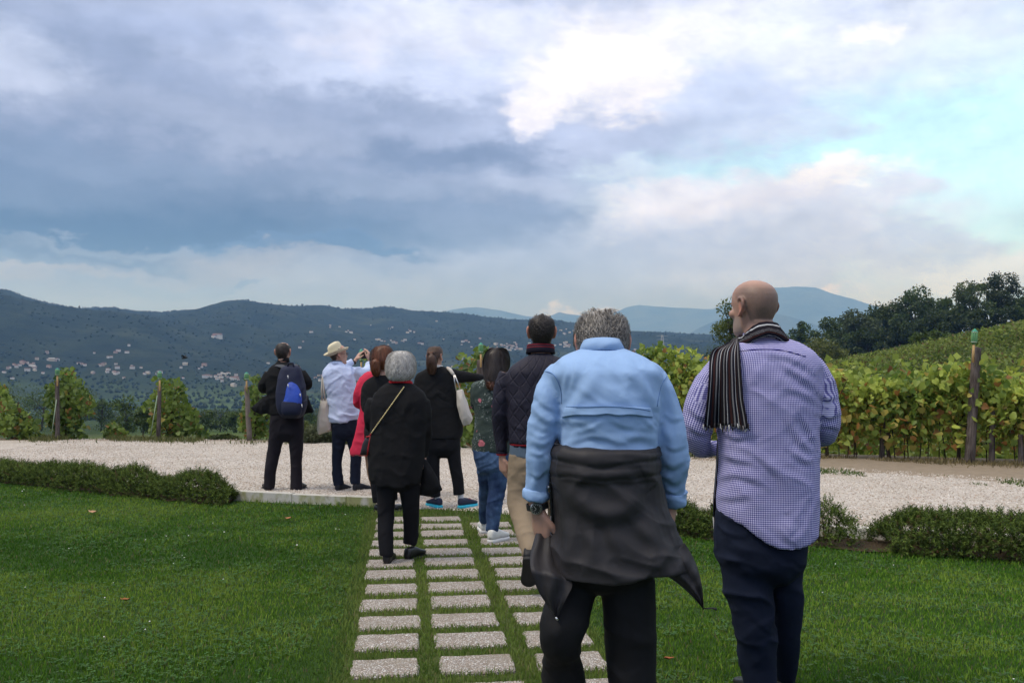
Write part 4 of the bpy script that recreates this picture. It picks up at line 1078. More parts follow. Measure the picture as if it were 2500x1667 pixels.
def house(px, py, k, s=1.0, label=None, group='houses on the far hillside'):
    h = hit(px, py)
    if h is None or h[1] < 600: return
    p, dist = h; me = HOUSE[k]
    root = empty('house', p); root.rotation_euler = (0, 0, (hash((int(px), int(py))) % 100) / 100 * 1.6 - .8); root.scale = (s, s, s)
    tag(root, label or ['small white house on the far hillside', 'cream house on the far hillside', 'pinkish house on the far hillside', 'grey house on the far hillside'][k // 3], 'house', group + ['', ' (cream)', ' (pink)', ' (grey)'][k // 3] if label is None else None)
    obj('wall', me[0], root, world=False); obj('roof', me[1], root, world=False)
def build_houses():
    rr = random.Random(11)
    E = [(55, 887), (60, 890), (48, 893), (19, 901), (10, 910), (24, 899), (115, 863), (119, 880), (126, 881), (140, 880), (136, 882), (230, 863), (289, 858), (282, 862), (310, 862), (315, 845), (272, 873), (264, 874), (251, 893), (243, 894), (255, 890), (200, 890), (207, 893), (192, 889), (289, 912), (282, 914), (302, 924), (353, 914), (361, 912), (390, 911), (383, 914), (442, 899), (452, 891), (493, 897), (486, 901), (499, 893), (506, 920), (513, 921), (500, 922), (540, 922), (533, 925), (546, 918), (574, 926), (567, 927), (582, 929), (570, 943), (447, 924), (655, 888), (78, 893), (90, 878), (85, 905), (105, 912), (30, 925),
         (778, 918), (770, 924), (790, 920), (784, 930), (800, 914), (1002, 810), (995, 813), (1010, 812), (998, 806), (925, 831), (932, 833), (918, 829), (968, 839), (989, 831), (982, 834), (1023, 839), (1030, 841), (1083, 829), (1138, 833), (1145, 836), (1130, 835), (1151, 848), (1172, 827), (1127, 842), (850, 808), (845, 811), (857, 813), (806, 795), (806, 800), (951, 804), (866, 830), (829, 799), (905, 794), (893, 858), (1104, 897), (1098, 899), (740, 835), (732, 850), (760, 812), (690, 840), (1195, 872), (1126, 878), (1066, 785), (958, 800), (720, 905), (730, 900)]
    for i, (px, py) in enumerate(E): house(px, py, rr.choice([0, 0, 1, 1, 2, 3, 4, 7, 8]), rr.uniform(.20, .36))
    for cx, cy, rx, ry, n in ((1245, 850, 42, 12, 30), (1372, 842, 30, 9, 16), (1390, 812, 24, 8, 6), (560, 922, 40, 10, 10), (70, 890, 60, 14, 10), (280, 900, 60, 20, 9), (1320, 850, 40, 12, 8), (960, 838, 60, 10, 6), (1560, 860, 20, 8, 4)):
        for _ in range(n): house(cx + rr.gauss(0, rx * .5), cy + rr.gauss(0, ry * .5), rr.choice([0, 1, 1, 2, 4, 6, 7, 8]), rr.uniform(.20, .34))
    house(531, 826, 1, .75, 'large white villa high on the far hillside'); house(523, 825, 0, .55, 'lower white wing beside the large hillside villa')
build_houses()
def red_house():
    h = hit(1662, 898, 200, 1500) or hit(1662, 905, 200, 1500) or hit(1662, 915, 200, 3000); p = h[0]; root = empty('red_house', p); root.rotation_euler = (0, 0, -.35); tag(root, 'small dark red house with a pale roof on the wooded knoll', 'house')
    s = h[1] / F; w, d, hh, rh = 26 * s, 20 * s, 12 * s, 7 * s
    b, r = house_meshes(w, d, hh, rh, plain('red_wall', (.22, .03, .03), .85, .1), plain('pinkish_roof', (.42, .22, .18), .9, .1)); obj('wall', b, root, world=False); obj('roof', r, root, world=False)
    for x in (-.25, .2): obj('window', MB().box((w * x, -d / 2 - .06, hh * .5), (w * .07, .06, hh * .2)).mesh('window', M_WIN, False), root, world=False)
    obj('chimney', MB().box((w * .2, 0, hh + rh), (.5, .5, 1.1)).mesh('chimney', WALLS[0], False), root, world=False)
    h = hit(1745, 842, 200, 1500)
    if h is not None:
        root = empty('house', h[0]); tag(root, 'small white house on top of the wooded knoll', 'house'); b, r = house_meshes(14, 8, 5, 1.2, WALLS[0], ROOFS[2]); obj('wall', b, root, world=False); obj('roof', r, root, world=False)
red_house()
def pylon():
    r = 640; x = (1617 - 1250) / F * r; z0 = hz(x, r) - .5; zt = pt(1617, 818, r).z; H = zt - z0; root = empty('pylon', (x, r, z0)); tag(root, 'thin lattice power pylon beside the wooded knoll', 'pylon')
    m = plain('pylon_steel', (.30, .31, .32), .5, .5); mb = MB(); w = lambda k: H * (.085 * (1 - k) + .018)
    lv = [0, .2, .38, .54, .68, .8, .9, 1]
    c = lambda i, k: Vector((x + (1, 1, -1, -1)[i] * w(k), r + (1, -1, -1, 1)[i] * w(k), z0 + H * k))
    for i in range(4):
        mb.tube([c(i, 0), c(i, 1)], .12, 4)
        for a, b in zip(lv[:-1], lv[1:]): mb.tube([c(i, a), c((i + 1) % 4, b)], .07, 4); mb.tube([c((i + 1) % 4, a), c(i, b)], .07, 4)
    mb.build('lattice', m, root)
    for k in (.78, .88, .97): MB().tube([Vector((x - H * .15, r, z0 + H * k)), Vector((x, r, z0 + H * k + .6)), Vector((x + H * .15, r, z0 + H * k))], .14, 4).build('cross_arm', m, root)
pylon()
def antenna_trees():
    for px, top, lab in ((737, 752, 'lone tree standing on the far skyline'),):
        a = math.atan((px - 1250) / F); r = RIDGE_R - 60; x, y = math.sin(a) * r, math.cos(a) * r; z = hz(x, y); make_tree('tree', lab, 'tree', None, (x, y, z), max(6, pt(px, top, y).z - z), 3.5, DARK, leaf=1.3, seed=5, trunk_h=.4, nclump=10, nleaf=20)
antenna_trees()
def bird():
    p = pt(450, 874, 30); m = plain('bird_feather', (.02, .02, .022), .7); root = empty('bird', p); tag(root, 'small dark bird flying in front of the hillside', 'bird')
    mb = MB(); mb.tube([p + Vector((-.09, 0, -.02)), p + Vector((-.04, 0, 0)), p + Vector((.04, 0, .015)), p + Vector((.09, 0, .02)), p + Vector((.12, 0, .015))], [.008, .03, .036, .022, .004], 8); mb.build('body', m, root)
    for s in (-1, 1): obj('wing', mesh_np('wing', [p + Vector((-.03, 0, .02)), p + Vector((.05, 0, .02)), p + Vector((.01, s * .16, .10)), p + Vector((-.06, s * .17, .085)), p + Vector((0, s * .06, .075))], [[0, 1, 4], [1, 2, 4], [2, 3, 4], [3, 0, 4]], m, False), root)
bird()
# ---- fallen leaves
def fallen(label, px, py, s, c, seed):
    p = gr(px, py, .03); rr = np.random.default_rng(seed); V = []; n = 10
    for i, (u, v) in enumerate(VINE_OUT): V.append((p.x + u * s * 1.3, p.y + (v - .5) * s, p.z + .01 + s * .35 * abs(u) + rr.uniform(0, s * .25)))
    V.append((p.x, p.y, p.z + .005)); me = mesh_np('fallen_leaf', V, [[i, (i + 1) % n, n] for i in range(n)], plain('dry_leaf', c, .8, .2, .3, 40), True)
    tag(obj('fallen_leaf', me), label, 'leaf', 'fallen leaves')
fallen('big curled brown leaf at the foot of the right hedge', 2294, 1352, .10, (.40, .20, .09), 1)
fallen('small reddish leaf on the left lawn below the kerb', 703, 1268, .06, (.30, .13, .06), 2)
fallen('small tan leaf on the far left lawn below the hedge', 230, 1252, .07, (.42, .24, .14), 3)
fallen('brown leaf on the left lawn well before the path', 308, 1468, .045, (.28, .12, .04), 4)
fallen('reddish leaf on the lawn near the right trouser leg', 1632, 1612, .04, (.28, .09, .04), 5)
# ================================================================== people: toolkit
from mathutils.bvhtree import BVHTree
def catmull(A, per=4):
    A = np.asarray(A, float); n = len(A)
    if n < 3: return np.array([A[0] + (A[-1] - A[0]) * t for t in np.linspace(0, 1, per + 1)])
    P = np.concatenate([[2 * A[0] - A[1]], A, [2 * A[-1] - A[-2]]]); out = []
    for i in range(n - 1):
        p0, p1, p2, p3 = P[i:i + 4]
        for k in range(per):
            t = k / per; out.append(.5 * ((2 * p1) + (p2 - p0) * t + (2 * p0 - 5 * p1 + 4 * p2 - p3) * t * t + (3 * p1 - p0 - 3 * p2 + p3) * t ** 3))
    out.append(A[-1]); return np.array(out)
def grid_faces(nr, n, closed=True):
    Fc = []
    for i in range(nr - 1):
        for k in range(n if closed else n - 1): j = (k + 1) % n; Fc.append([i * n + k, i * n + j, (i + 1) * n + j, (i + 1) * n + k])
    return Fc
def loft_rings(C, X, Y, pw=2.3, n=28):
    """C centres, X / Y half-axis vectors per ring; closed with fans"""
    th = np.linspace(0, 2 * np.pi, n, endpoint=False); c, s = np.cos(th), np.sin(th); e = 2 / pw
    cx = np.sign(c) * np.abs(c) ** e; sy = np.sign(s) * np.abs(s) ** e
    V = C[:, None] + X[:, None] * cx[None, :, None] + Y[:, None] * sy[None, :, None]; nr = len(C)
    V = np.concatenate([V.reshape(-1, 3), C[:1], C[-1:]]); Fc = grid_faces(nr, n); a = nr * n
    for k in range(n): j = (k + 1) % n; Fc.append([j, k, a]); Fc.append([(nr - 1) * n + k, (nr - 1) * n + j, a + 1])
    return V, Fc
def tube_loft(P, rx, ry=None, n=18, up=(0, 1, 0), per=4, pw=2.1):
    A = catmull(np.column_stack([P, rx, rx if ry is None else ry]), per); P = A[:, :3]; rx, ry = np.maximum(A[:, 3], .002), np.maximum(A[:, 4], .002)
    T = np.gradient(P, axis=0); T /= np.linalg.norm(T, axis=1, keepdims=True) + 1e-9; up = np.asarray(up, float)
    Yv = up - T * (T @ up)[:, None]; bad = np.linalg.norm(Yv, axis=1) < .25; 
    if bad.any(): alt = np.array([0, 0, 1.0]); Yv[bad] = (alt - T * (T @ alt)[:, None])[bad]
    Yv /= np.linalg.norm(Yv, axis=1, keepdims=True); Xv = np.cross(Yv, T)
    return loft_rings(P, Xv * rx[:, None], Yv * ry[:, None], pw, n)
def ellipsoid(c, r, M=None, nu=14, nv=9):
    V = []; 
    for i in range(1, nv):
        f = math.pi * i / nv
        for k in range(nu): a = 2 * math.pi * k / nu; V.append((math.sin(f) * math.cos(a) * r[0], math.sin(f) * math.sin(a) * r[1], math.cos(f) * r[2]))
    V += [(0, 0, r[2]), (0, 0, -r[2])]; V = np.array(V)
    if M is not None: V = V @ np.array(M).T
    Fc = grid_faces(nv - 1, nu); b = (nv - 2) * nu; N = len(V)
    for k in range(nu): j = (k + 1) % nu; Fc.append([j, k, N - 2]); Fc.append([b + k, b + j, N - 1])
    return V + np.array(c), Fc
def sheet(pts, thick=.02, bulge=0.0, seg=1):
    """closed solid from an outline of 3-D points, extruded along y"""
    P = np.array([tuple(p) for p in pts]); n = len(P); c = P.mean(0); rings = []
    t = np.array([0, thick / 2, 0]); inn = c + (P - c) * .55
    F1 = np.concatenate([inn - t * 1.2 + np.array([0, -bulge, 0]), P - t, P + t, inn + t * 1.2 + np.array([0, -bulge, 0]), [c - t * 1.2 + np.array([0, -bulge * 1.3, 0])], [c + t * 1.2 + np.array([0, -bulge * 1.3, 0])]])
    Fc = grid_faces(4, n)
    for k in range(n): j = (k + 1) % n; Fc.append([j, k, 4 * n]); Fc.append([3 * n + k, 3 * n + j, 4 * n + 1])
    return F1, Fc
def merge(parts):
    V = []; Fc = []; b = 0
    for v, f in parts: V.append(np.asarray(v)); Fc += [[i + b for i in q] for q in f]; b += len(v)
    return np.concatenate(V), Fc
def remesh(name, parts, vox, smooth, matl=None):
    V, Fc = merge(parts); me = mesh_np(name, V, Fc); o = bpy.data.objects.new(name + '_tmp', me); COL.objects.link(o)
    m = o.modifiers.new('r', 'REMESH'); m.mode = 'VOXEL'; m.voxel_size = vox; m.use_smooth_shade = True
    if smooth: s = o.modifiers.new('s', 'SMOOTH'); s.factor = .5; s.iterations = smooth
    dg = bpy.context.evaluated_depsgraph_get(); ev = o.evaluated_get(dg); out = bpy.data.meshes.new_from_object(ev)
    bpy.data.objects.remove(o); bpy.data.meshes.remove(me); out.name = name
    out.materials.clear()
    if matl: out.materials.append(matl)
    out.polygons.foreach_set('use_smooth', np.ones(len(out.polygons), bool)); return out
def get_co(me): a = np.empty(len(me.vertices) * 3, np.float32); me.vertices.foreach_get('co', a); return a.reshape(-1, 3).astype(float)
def set_co(me, V): me.vertices.foreach_set('co', np.asarray(V, np.float32).ravel()); me.update()
def get_no(me): a = np.empty(len(me.vertices) * 3, np.float32); me.vertex_normals.foreach_get('vector', a); return a.reshape(-1, 3).astype(float)
def ridged(P, oct=3, seed=0): 
    o = 0; a = 1; s = 0; k = 1
    for j in range(oct): o = o + a * (1 - np.abs(2 * vnoise(P * k + 9.1 * j, seed + j) - 1)); s += a; a *= .5; k *= 2.1
    return o / s
def wrinkle(me, amp=.006, sc=(7, 7, 4), rot=0.0, seed=0, base=None, fine=.3):
    V = get_co(me); N = get_no(me); Q = V.copy()
    if rot: c, s = math.cos(rot), math.sin(rot); Q = np.stack([V[:, 0] * c - V[:, 2] * s, V[:, 1], V[:, 0] * s + V[:, 2] * c], 1)
    Q = Q + (fbm(V * 3.1, 2, seed + 50)[:, None] - .5) * .25
    k = ridged(Q * np.array(sc), 2, seed) ** 2.2 - .35; m = fbm(V * 2.6, 2, seed + 9); m = .15 + .85 * sstep(.34, .60, m)
    d = 1.7 * amp * (k * m + fine * (fbm(V * 16, 3, seed + 5) - .5))
    set_co(me, V + N * d[:, None])

# ---- cloth and skin materials
def add_crease(t, b, P, k, prev=None):
    """sharp cloth creases: ridged noise, warped and drawn out on a slant"""
    w = t.vmath('ADD', P, t.scale(t.vmath('SUBTRACT', t.noise(P, 5, 2, .5, True), (.5, .5, .5)), .10))
    def streak(ang, sc, st):
        r = t.node('ShaderNodeVectorRotate', rotation_type='Y_AXIS'); t.l.new(w, r.inputs['Vector']); r.inputs['Angle'].default_value = ang
        n = t.node('ShaderNodeTexNoise', noise_type='RIDGED_MULTIFRACTAL'); t.l.new(t.vmath('MULTIPLY', r.outputs[0], (1.0, 1.0, st)), n.inputs['Vector']); n.inputs['Scale'].default_value = sc; n.inputs['Detail'].default_value = 1.5; n.inputs['Roughness'].default_value = .4
        return n.outputs['Fac']
    m1 = t.rng(t.noise(P, 3.5, 2), .42, .60); m2 = t.rng(t.noise(t.vmath('ADD', P, (7, 3, 1)), 3.5, 2), .42, .60)
    h = t.math('ADD', t.math('ADD', t.math('MULTIPLY', streak(.75, 3.2, 4.5), m1), t.math('MULTIPLY', streak(-.65, 3.6, 4.5), m2)), t.math('MULTIPLY', streak(.2, 8.0, 2.5), .22))
    return bump(t, b, h, k, .030, prev)
def cloth(name, c, rough=.85, weave=900, var=.12, spec=.15, bumpk=.15, sheen=0.0, crease=0.0):
    m, t, b = mat(name, rough, spec); tc = t.node('ShaderNodeTexCoord'); P = tc.outputs['Object']
    f = t.noise(P, 6, 5, .6); g = t.noise(P, weave, 2, .5)
    c1 = tuple(x * (1 - var) for x in c); c2 = tuple(min(1, x * (1 + var)) for x in c)
    t.l.new(t.mix(f, c1, c2), b.inputs['Base Color']); b.inputs['Sheen Weight'].default_value = sheen; b.inputs['Sheen Roughness'].default_value = .6
    h = t.math('ADD', t.math('MULTIPLY', t.noise(P, 34, 4, .6), .8), t.math('MULTIPLY', g, .25)); pv = bump(t, b, h, bumpk, .006)
    if crease: add_crease(t, b, P, crease, pv)
    return m
def m_skin(name, c, red=(.5, .18, .12)):
    m, t, b = mat(name, .5, .35); tc = t.node('ShaderNodeTexCoord'); P = tc.outputs['Object']
    a = t.node('ShaderNodeAttribute', attribute_name='stub'); a2 = t.node('ShaderNodeAttribute', attribute_name='red')
    f = t.noise(P, 28, 5, .6); c1 = tuple(x * .86 for x in c); c2 = tuple(min(1, x * 1.1) for x in c)
    col = t.mix(f, c1, c2); col = t.mix(t.math('MULTIPLY', a2.outputs['Fac'], .7), col, red)
    dots = t.rng(t.noise(P, 420, 2, .5), .38, .62)
    st = t.math('MULTIPLY', a.outputs['Fac'], t.math('ADD', .72, t.math('MULTIPLY', dots, .28)))
    sc = t.node('ShaderNodeAttribute', attribute_name='stubcol')
    col = t.mix(st, col, sc.outputs['Color']); t.l.new(col, b.inputs['Base Color'])
    b.inputs['Subsurface Weight'].default_value = .08; b.inputs['Subsurface Radius'].default_value = (.01, .004, .002); b.inputs['Subsurface Scale'].default_value = .4
    bump(t, b, t.noise(P, 160, 3), .12, .002); return m
M_HAIR = m_vcol('hair', .45, .4)
SKIN = m_skin('skin', (.46, .28, .205)); SKIN_RED = m_skin('skin_ruddy', (.42, .245, .18)); SKIN_PALE = m_skin('skin_pale', (.55, .34, .26))

# ---- heads (local frame: x right, y forward, z up from the chin, metres at a head height of 0.235)
HZ = np.array([-.004, .006, .02, .04, .06, .08, .10, .12, .14, .16, .18, .20, .215, .226, .233, .235])
HW = np.array([.018, .034, .046, .054, .059, .063, .067, .071, .0745, .0755, .0735, .0655, .0535, .0380, .0185, .002])
HF = np.array([.070, .086, .092, .091, .089, .088, .088, .089, .093, .094, .090, .079, .063, .043, .021, .002])
HB = np.array([-.030, -.010, .018, .046, .066, .080, .089, .095, .098, .098, .094, .083, .067, .046, .022, .002])
def skull(th, z, off=0.0):
    """th: 0 = front, +pi/2 = right, pi = back"""
    w, f, b = np.interp(z, HZ, HW), np.interp(z, HZ, HF), np.interp(z, HZ, HB)
    yc = (f - b) / 2; yr = (f + b) / 2 + off; wr = w + off
    s, c = np.sin(th), np.cos(th); e = 2 / 2.25
    return np.stack([wr * np.sign(s) * np.abs(s) ** e, yc + yr * np.sign(c) * np.abs(c) ** e, z + off * np.clip((z - .17) / .05, -.4, 1)], -1)
class Head:
    def __init__(h, centre, yaw=0, pitch=0, roll=0, H=.235, wide=1.0):
        k = H / .235; h.k = k
        # forward = +Y turned by yaw (clockwise seen from above, + = to the right), pitch + = looking up
        Rm = (Matrix.Rotation(-R(yaw), 3, 'Z') @ Matrix.Rotation(R(pitch), 3, 'X') @ Matrix.Rotation(R(roll), 3, 'Y'))
        h.M = np.array(Rm) @ np.diag([k * wide, k, k]); h.c = np.array(centre); h.R = Rm; h.piv = np.array([0, .0, .118])
    def w(h, P): return (np.asarray(P) - h.piv) @ h.M.T + h.c
    def loc(h, V): return (V - h.c) @ np.linalg.inv(h.M).T + h.piv
    def parts(h):
        n = 30; th = np.linspace(0, 2 * np.pi, n, endpoint=False); V = np.concatenate([skull(th, np.full(n, z)) for z in HZ]); nr = len(HZ)
        V = np.concatenate([V, [[0, .03, -.004]], [[0, 0, .2355]]]); Fc = grid_faces(nr, n); a = nr * n
        for k in range(n): j = (k + 1) % n; Fc.append([j, k, a]); Fc.append([(nr - 1) * n + k, (nr - 1) * n + j, a + 1])
        out = [(h.w(V), Fc)]
        def add(v, f): out.append((h.w(v), f))
        add(*tube_loft([(0, .088, .134), (0, .095, .114), (0, .104, .094), (0, .101, .083), (0, .090, .078)], [.007, .008, .0095, .0105, .008], n=10, up=(1, 0, 0)))   # nose
        for s in (-1, 1):
            add(*ellipsoid((s * .011, .095, .083), (.0065, .008, .006)))
            E = np.array([(s * .074, .010, .150), (s * .081, -.004, .158), (s * .088, -.026, .154), (s * .092, -.036, .132), (s * .088, -.026, .108), (s * .080, -.006, .090), (s * .073, .006, .086)])   # helix
            add(*tube_loft(E, [.006, .0068, .0072, .0070, .007, .0075, .005], n=8)); add(*ellipsoid((s * .078, -.014, .124), (.0055, .018, .030)))
            add(*ellipsoid((s * .030, .080, .137), (.020, .011, .008)))                                       # brow
            add(*ellipsoid((s * .048, .062, .095), (.018, .022, .018)))                                       # cheek
        add(*ellipsoid((0, .093, .058), (.024, .008, .005))); add(*ellipsoid((0, .092, .048), (.021, .009, .006))); add(*ellipsoid((0, .082, .018), (.022, .016, .015)))
        return out
    def eyes(h, parent):
        me_w, me_i = EYE
        for s in (-1, 1):
            c = h.w(np.array([[s * .031, .081, .120]]))[0]
            V, Fc = ellipsoid((0, 0, 0), (.0115, .0115, .0115), nu=12, nv=8); e = obj('eye', mesh_np('eye', h.w(V + np.array([s * .031, .0755, .120])), Fc, me_w), parent)
            V, Fc = ellipsoid((0, 0, 0), (.0055, .003, .0055), nu=10, nv=6); obj('iris', mesh_np('iris', h.w(V + np.array([s * .031, .0862, .120])), Fc, me_i), e)
    def hair(h, parent, thick, cols, name='hair'):
        """shell over the skull; thick(th, z) in metres, below zero where there is no hair"""
        nz, n = 44, 64; zz = np.linspace(.0, .235, nz); th = np.linspace(0, 2 * np.pi, n, endpoint=False)
        T, Zz = np.meshgrid(th, zz); T, Zz = T.ravel(), Zz.ravel(); t = thick(np.where(T > np.pi, 2 * np.pi - T, T), Zz, T)
        P = np.stack([skull(T, Zz, 0)], 0)[0]; ctr = np.array([0, 0, .12]); D = P - ctr; D /= np.linalg.norm(D, axis=1, keepdims=True) + 1e-6
        nn = fbm(P * 90, 3, 3) - .5; P = P + D * (t + np.where(t > 0, nn * .006, 0))[:, None]
        P = np.concatenate([P, [[0, 0, .236 + float(np.mean(t[-n:]))]]]); Fc = grid_faces(nz, n); a = nz * n
        for k in range(n): Fc.append([(nz - 1) * n + k, (nz - 1) * n + (k + 1) % n, a])
        me = mesh_np(name, h.w(P), Fc, M_HAIR); u = fbm(P * np.array([160, 160, 60]), 3, 7)[:, None]; c = np.array(cols[0]) * (1 - u) + np.array(cols[1]) * u; attr_color(me, 'col', c)
        return obj(name, me, parent)
    def strands(h, parent, n, region, flow, length, off, cols, width=.0022, seed=0, segs=5, curl=.15):
        rr = np.random.default_rng(seed); P = []; C = []
        th = rr.uniform(0, 2 * np.pi, n * 6); z = rr.uniform(.0, .232, n * 6); k = region(np.where(th > np.pi, 2 * np.pi - th, th), z, th) > rr.uniform(0, 1, n * 6); th, z = th[k][:n], z[k][:n]; n = len(th)
        Ls = length * rr.uniform(.5, 1.2, n); wob = rr.normal(0, curl, (n, segs)); pts = []; t0, z0 = th.copy(), z.copy()
        for s in range(segs):
            o = off * (.35 + .65 * np.sin(np.pi * min(1, (s + 1) / segs))) * rr.uniform(.6, 1.4, n) + .001
            pts.append(skull(t0, z0, o)); dth, dz = flow(t0, z0); st = Ls / segs
            t0 = t0 + (dth + wob[:, s] * .6) * st / .08; z0 = np.clip(z0 + (dz + wob[:, s] * .4) * st, -.01, .2345)
        pts = np.stack(pts, 1); ctr = np.array([0, 0, .11]); nrm = pts - ctr; tang = np.gradient(pts, axis=1); side = np.cross(nrm, tang); side /= np.linalg.norm(side, axis=2, keepdims=True) + 1e-9
        w = width * np.linspace(1, .35, segs)[None, :, None] * .5; V = np.stack([pts - side * w, pts + side * w], 2).reshape(-1, 3)
        q = np.array([(2 * i, 2 * i + 1, 2 * i + 3, 2 * i + 2) for i in range(segs - 1)]); Fc = (q[None] + (np.arange(n) * segs * 2)[:, None, None]).reshape(-1, 4)
        me = mesh_np('hair_strands', h.w(V), Fc, M_HAIR); u = rr.uniform(0, 1, (n, 1)); c = np.array(cols[0]) * (1 - u) + np.array(cols[1]) * u; attr_color(me, 'col', np.repeat(c, segs * 2, 0))
        o = obj('hair_strands', me, parent); tag(o, kind='stuff'); return o
EYE = (plain('eye_white', (.7, .68, .64), .2, .5, .05), plain('iris', (.06, .045, .03), .2, .5, .1))
def hairline(th):
    """height of the hairline for short hair; th 0 front .. pi back"""
    return np.interp(th, [0, .6, 1.0, 1.35, 1.6, 1.95, 2.2, 2.7, 3.15], [.203, .20, .172, .148, .140, .115, .062, .036, .030])

# ---- hands
def hand(w, fwd, nrm, L=.185, curl=(.35, .4, .45, .5), thumb=.6, side=1):
    """w wrist, fwd towards the fingertips, nrm out of the back of the hand, side +1: thumb on fwd x nrm side"""
    f = np.array(fwd, float); f /= np.linalg.norm(f); nn = np.array(nrm, float); nn -= f * (f @ nn); nn /= np.linalg.norm(nn); s = np.cross(f, nn) * side; w = np.array(w, float); k = L / .185
    out = [tube_loft([w - f * .03 * k, w, w + f * .035 * k, w + f * .075 * k, w + f * .098 * k], [.026 * k, .028 * k, .038 * k, .042 * k, .040 * k], [.020 * k, .019 * k, .016 * k, .014 * k, .011 * k], n=14, up=nn)]
    lens = [.072, .080, .074, .058]; offs = [.031, .011, -.010, -.030]
    for i in range(4):
        b = w + f * (.092 - .006 * abs(i - 1)) * k + s * offs[i] * k; a = curl[i]; pts = [b - f * .02 * k, b]; d = f.copy(); p = b
        for j, fr in enumerate((.45, .32, .23)):
            c_, s_ = math.cos(a), math.sin(a); d = d * c_ - nn * s_; nn2 = nn; p = p + d * lens[i] * fr * k; pts.append(p)
        out.append(tube_loft(pts, [.0095 * k, .0095 * k, .0088 * k, .008 * k, .0062 * k], n=9, up=nn + f * .3, per=3))
    b = w + f * .025 * k + s * .026 * k; d = f * .65 + s * thumb - nn * .25; d /= np.linalg.norm(d); p1 = b + d * .042 * k; d2 = f * .9 + s * .15 - nn * .3; d2 /= np.linalg.norm(d2); p2 = p1 + d2 * .032 * k; p3 = p2 + d2 * .024 * k
    out.append(tube_loft([b - d * .01, b, p1, p2, p3], [.014 * k, .0145 * k, .0115 * k, .0100 * k, .007 * k], n=9, up=nn, per=3)); return out

# ---- shoes
def shoe(heel, dirv, parent, upper, sole, L=.275, pitch=0.0, W=.048, H=.075, soleh=.022, roll=0.0, lace=None):
    """heel: ground point under the heel; pitch > 0 lifts the heel about the toe"""
    d = Vector(dirv).normalized(); side = Vector((d.y, -d.x, 0)).normalized(); up = side.cross(d).normalized()
    if up.z < 0: up = -up
    if pitch: q = Matrix.Rotation(-pitch, 3, side); toe = Vector(heel) + d * L; d = q @ d; up = q @ up; heel = toe - d * L
    o = np.array(heel); D, S, U = np.array(d), np.array(side), np.array(up)
    t = [0, .04, .18, .40, .62, .80, .93, 1.0]; w = [.55, .68, .74, .72, .92, 1.0, .78, .30]; hh = [.80, .98, 1.0, .95, .70, .52, .40, .22]
    C = np.array([o + D * L * a + U * (soleh + H * b_ * .5) for a, b_ in zip(t, hh)]); X = np.array([S * W * a for a in w]); Y = np.array([U * (H * b_ * .5) for b_ in hh])
    V, Fc = loft_rings(catmull(C, 3), catmull(X, 3), catmull(Y, 3), 2.6, 20); sh = obj('shoe', mesh_np('shoe', V, Fc, upper), parent)
    C = np.array([o + D * L * a + U * soleh * .5 for a in t]); X = np.array([S * (W * a + .004) for a in w]); Y = np.array([U * soleh * .55 for _ in t])
    V, Fc = loft_rings(catmull(C, 3), catmull(X, 3), catmull(Y, 3), 5, 20); obj('sole', mesh_np('sole', V, Fc, sole), sh)
    if lace:
        mb = MB()
        for a in (.42, .5, .58): c = o + D * L * a + U * (soleh + H * (1.02 - a * .55)); mb.tube([Vector(c - S * W * .6), Vector(c + U * .006), Vector(c + S * W * .6)], .003, 5)
        mb.build('lace', lace, sh)
    return sh

def creases(p, me, lines, z=None):
    """folds traced as lines on the person: (points, width m, depth m); one flank rises, the other falls"""
    V = get_co(me); N = get_no(me); d = np.zeros(len(V))
    for pts, w, dep in lines:
        Q = catmull(np.array([p.P(x, y, 0, z) for x, y in pts]), 6)[:, [0, 2]]; best = np.full(len(V), 9.0); sg = np.zeros(len(V)); tt = np.zeros(len(V)); n = len(Q) - 1
        X = V[:, [0, 2]] * (p.d / V[:, 1:2]) ; X[:, 1] = CAMZ + (V[:, 2] - CAMZ) * p.d / V[:, 1]
        for i in range(n):
            a, b = Q[i], Q[i + 1]; ab = b - a; L = ab @ ab; t = np.clip(((X - a) @ ab) / L, 0, 1); r = X - (a + t[:, None] * ab); ds = np.linalg.norm(r, axis=1); k = ds < best
            best = np.where(k, ds, best); sg = np.where(k, np.sign(ab[0] * r[:, 1] - ab[1] * r[:, 0]), sg); tt = np.where(k, (i + t) / n, tt)
        u = best * sg / w; d += np.where(N[:, 1] < .25, dep * (1.6 * u * np.exp(-u * u) - .35 * np.exp(-(u * 1.6) ** 2)) * np.sin(np.pi * np.clip(tt * .94 + .03, 0, 1)) ** .6, 0)
    set_co(me, V + N * d[:, None])
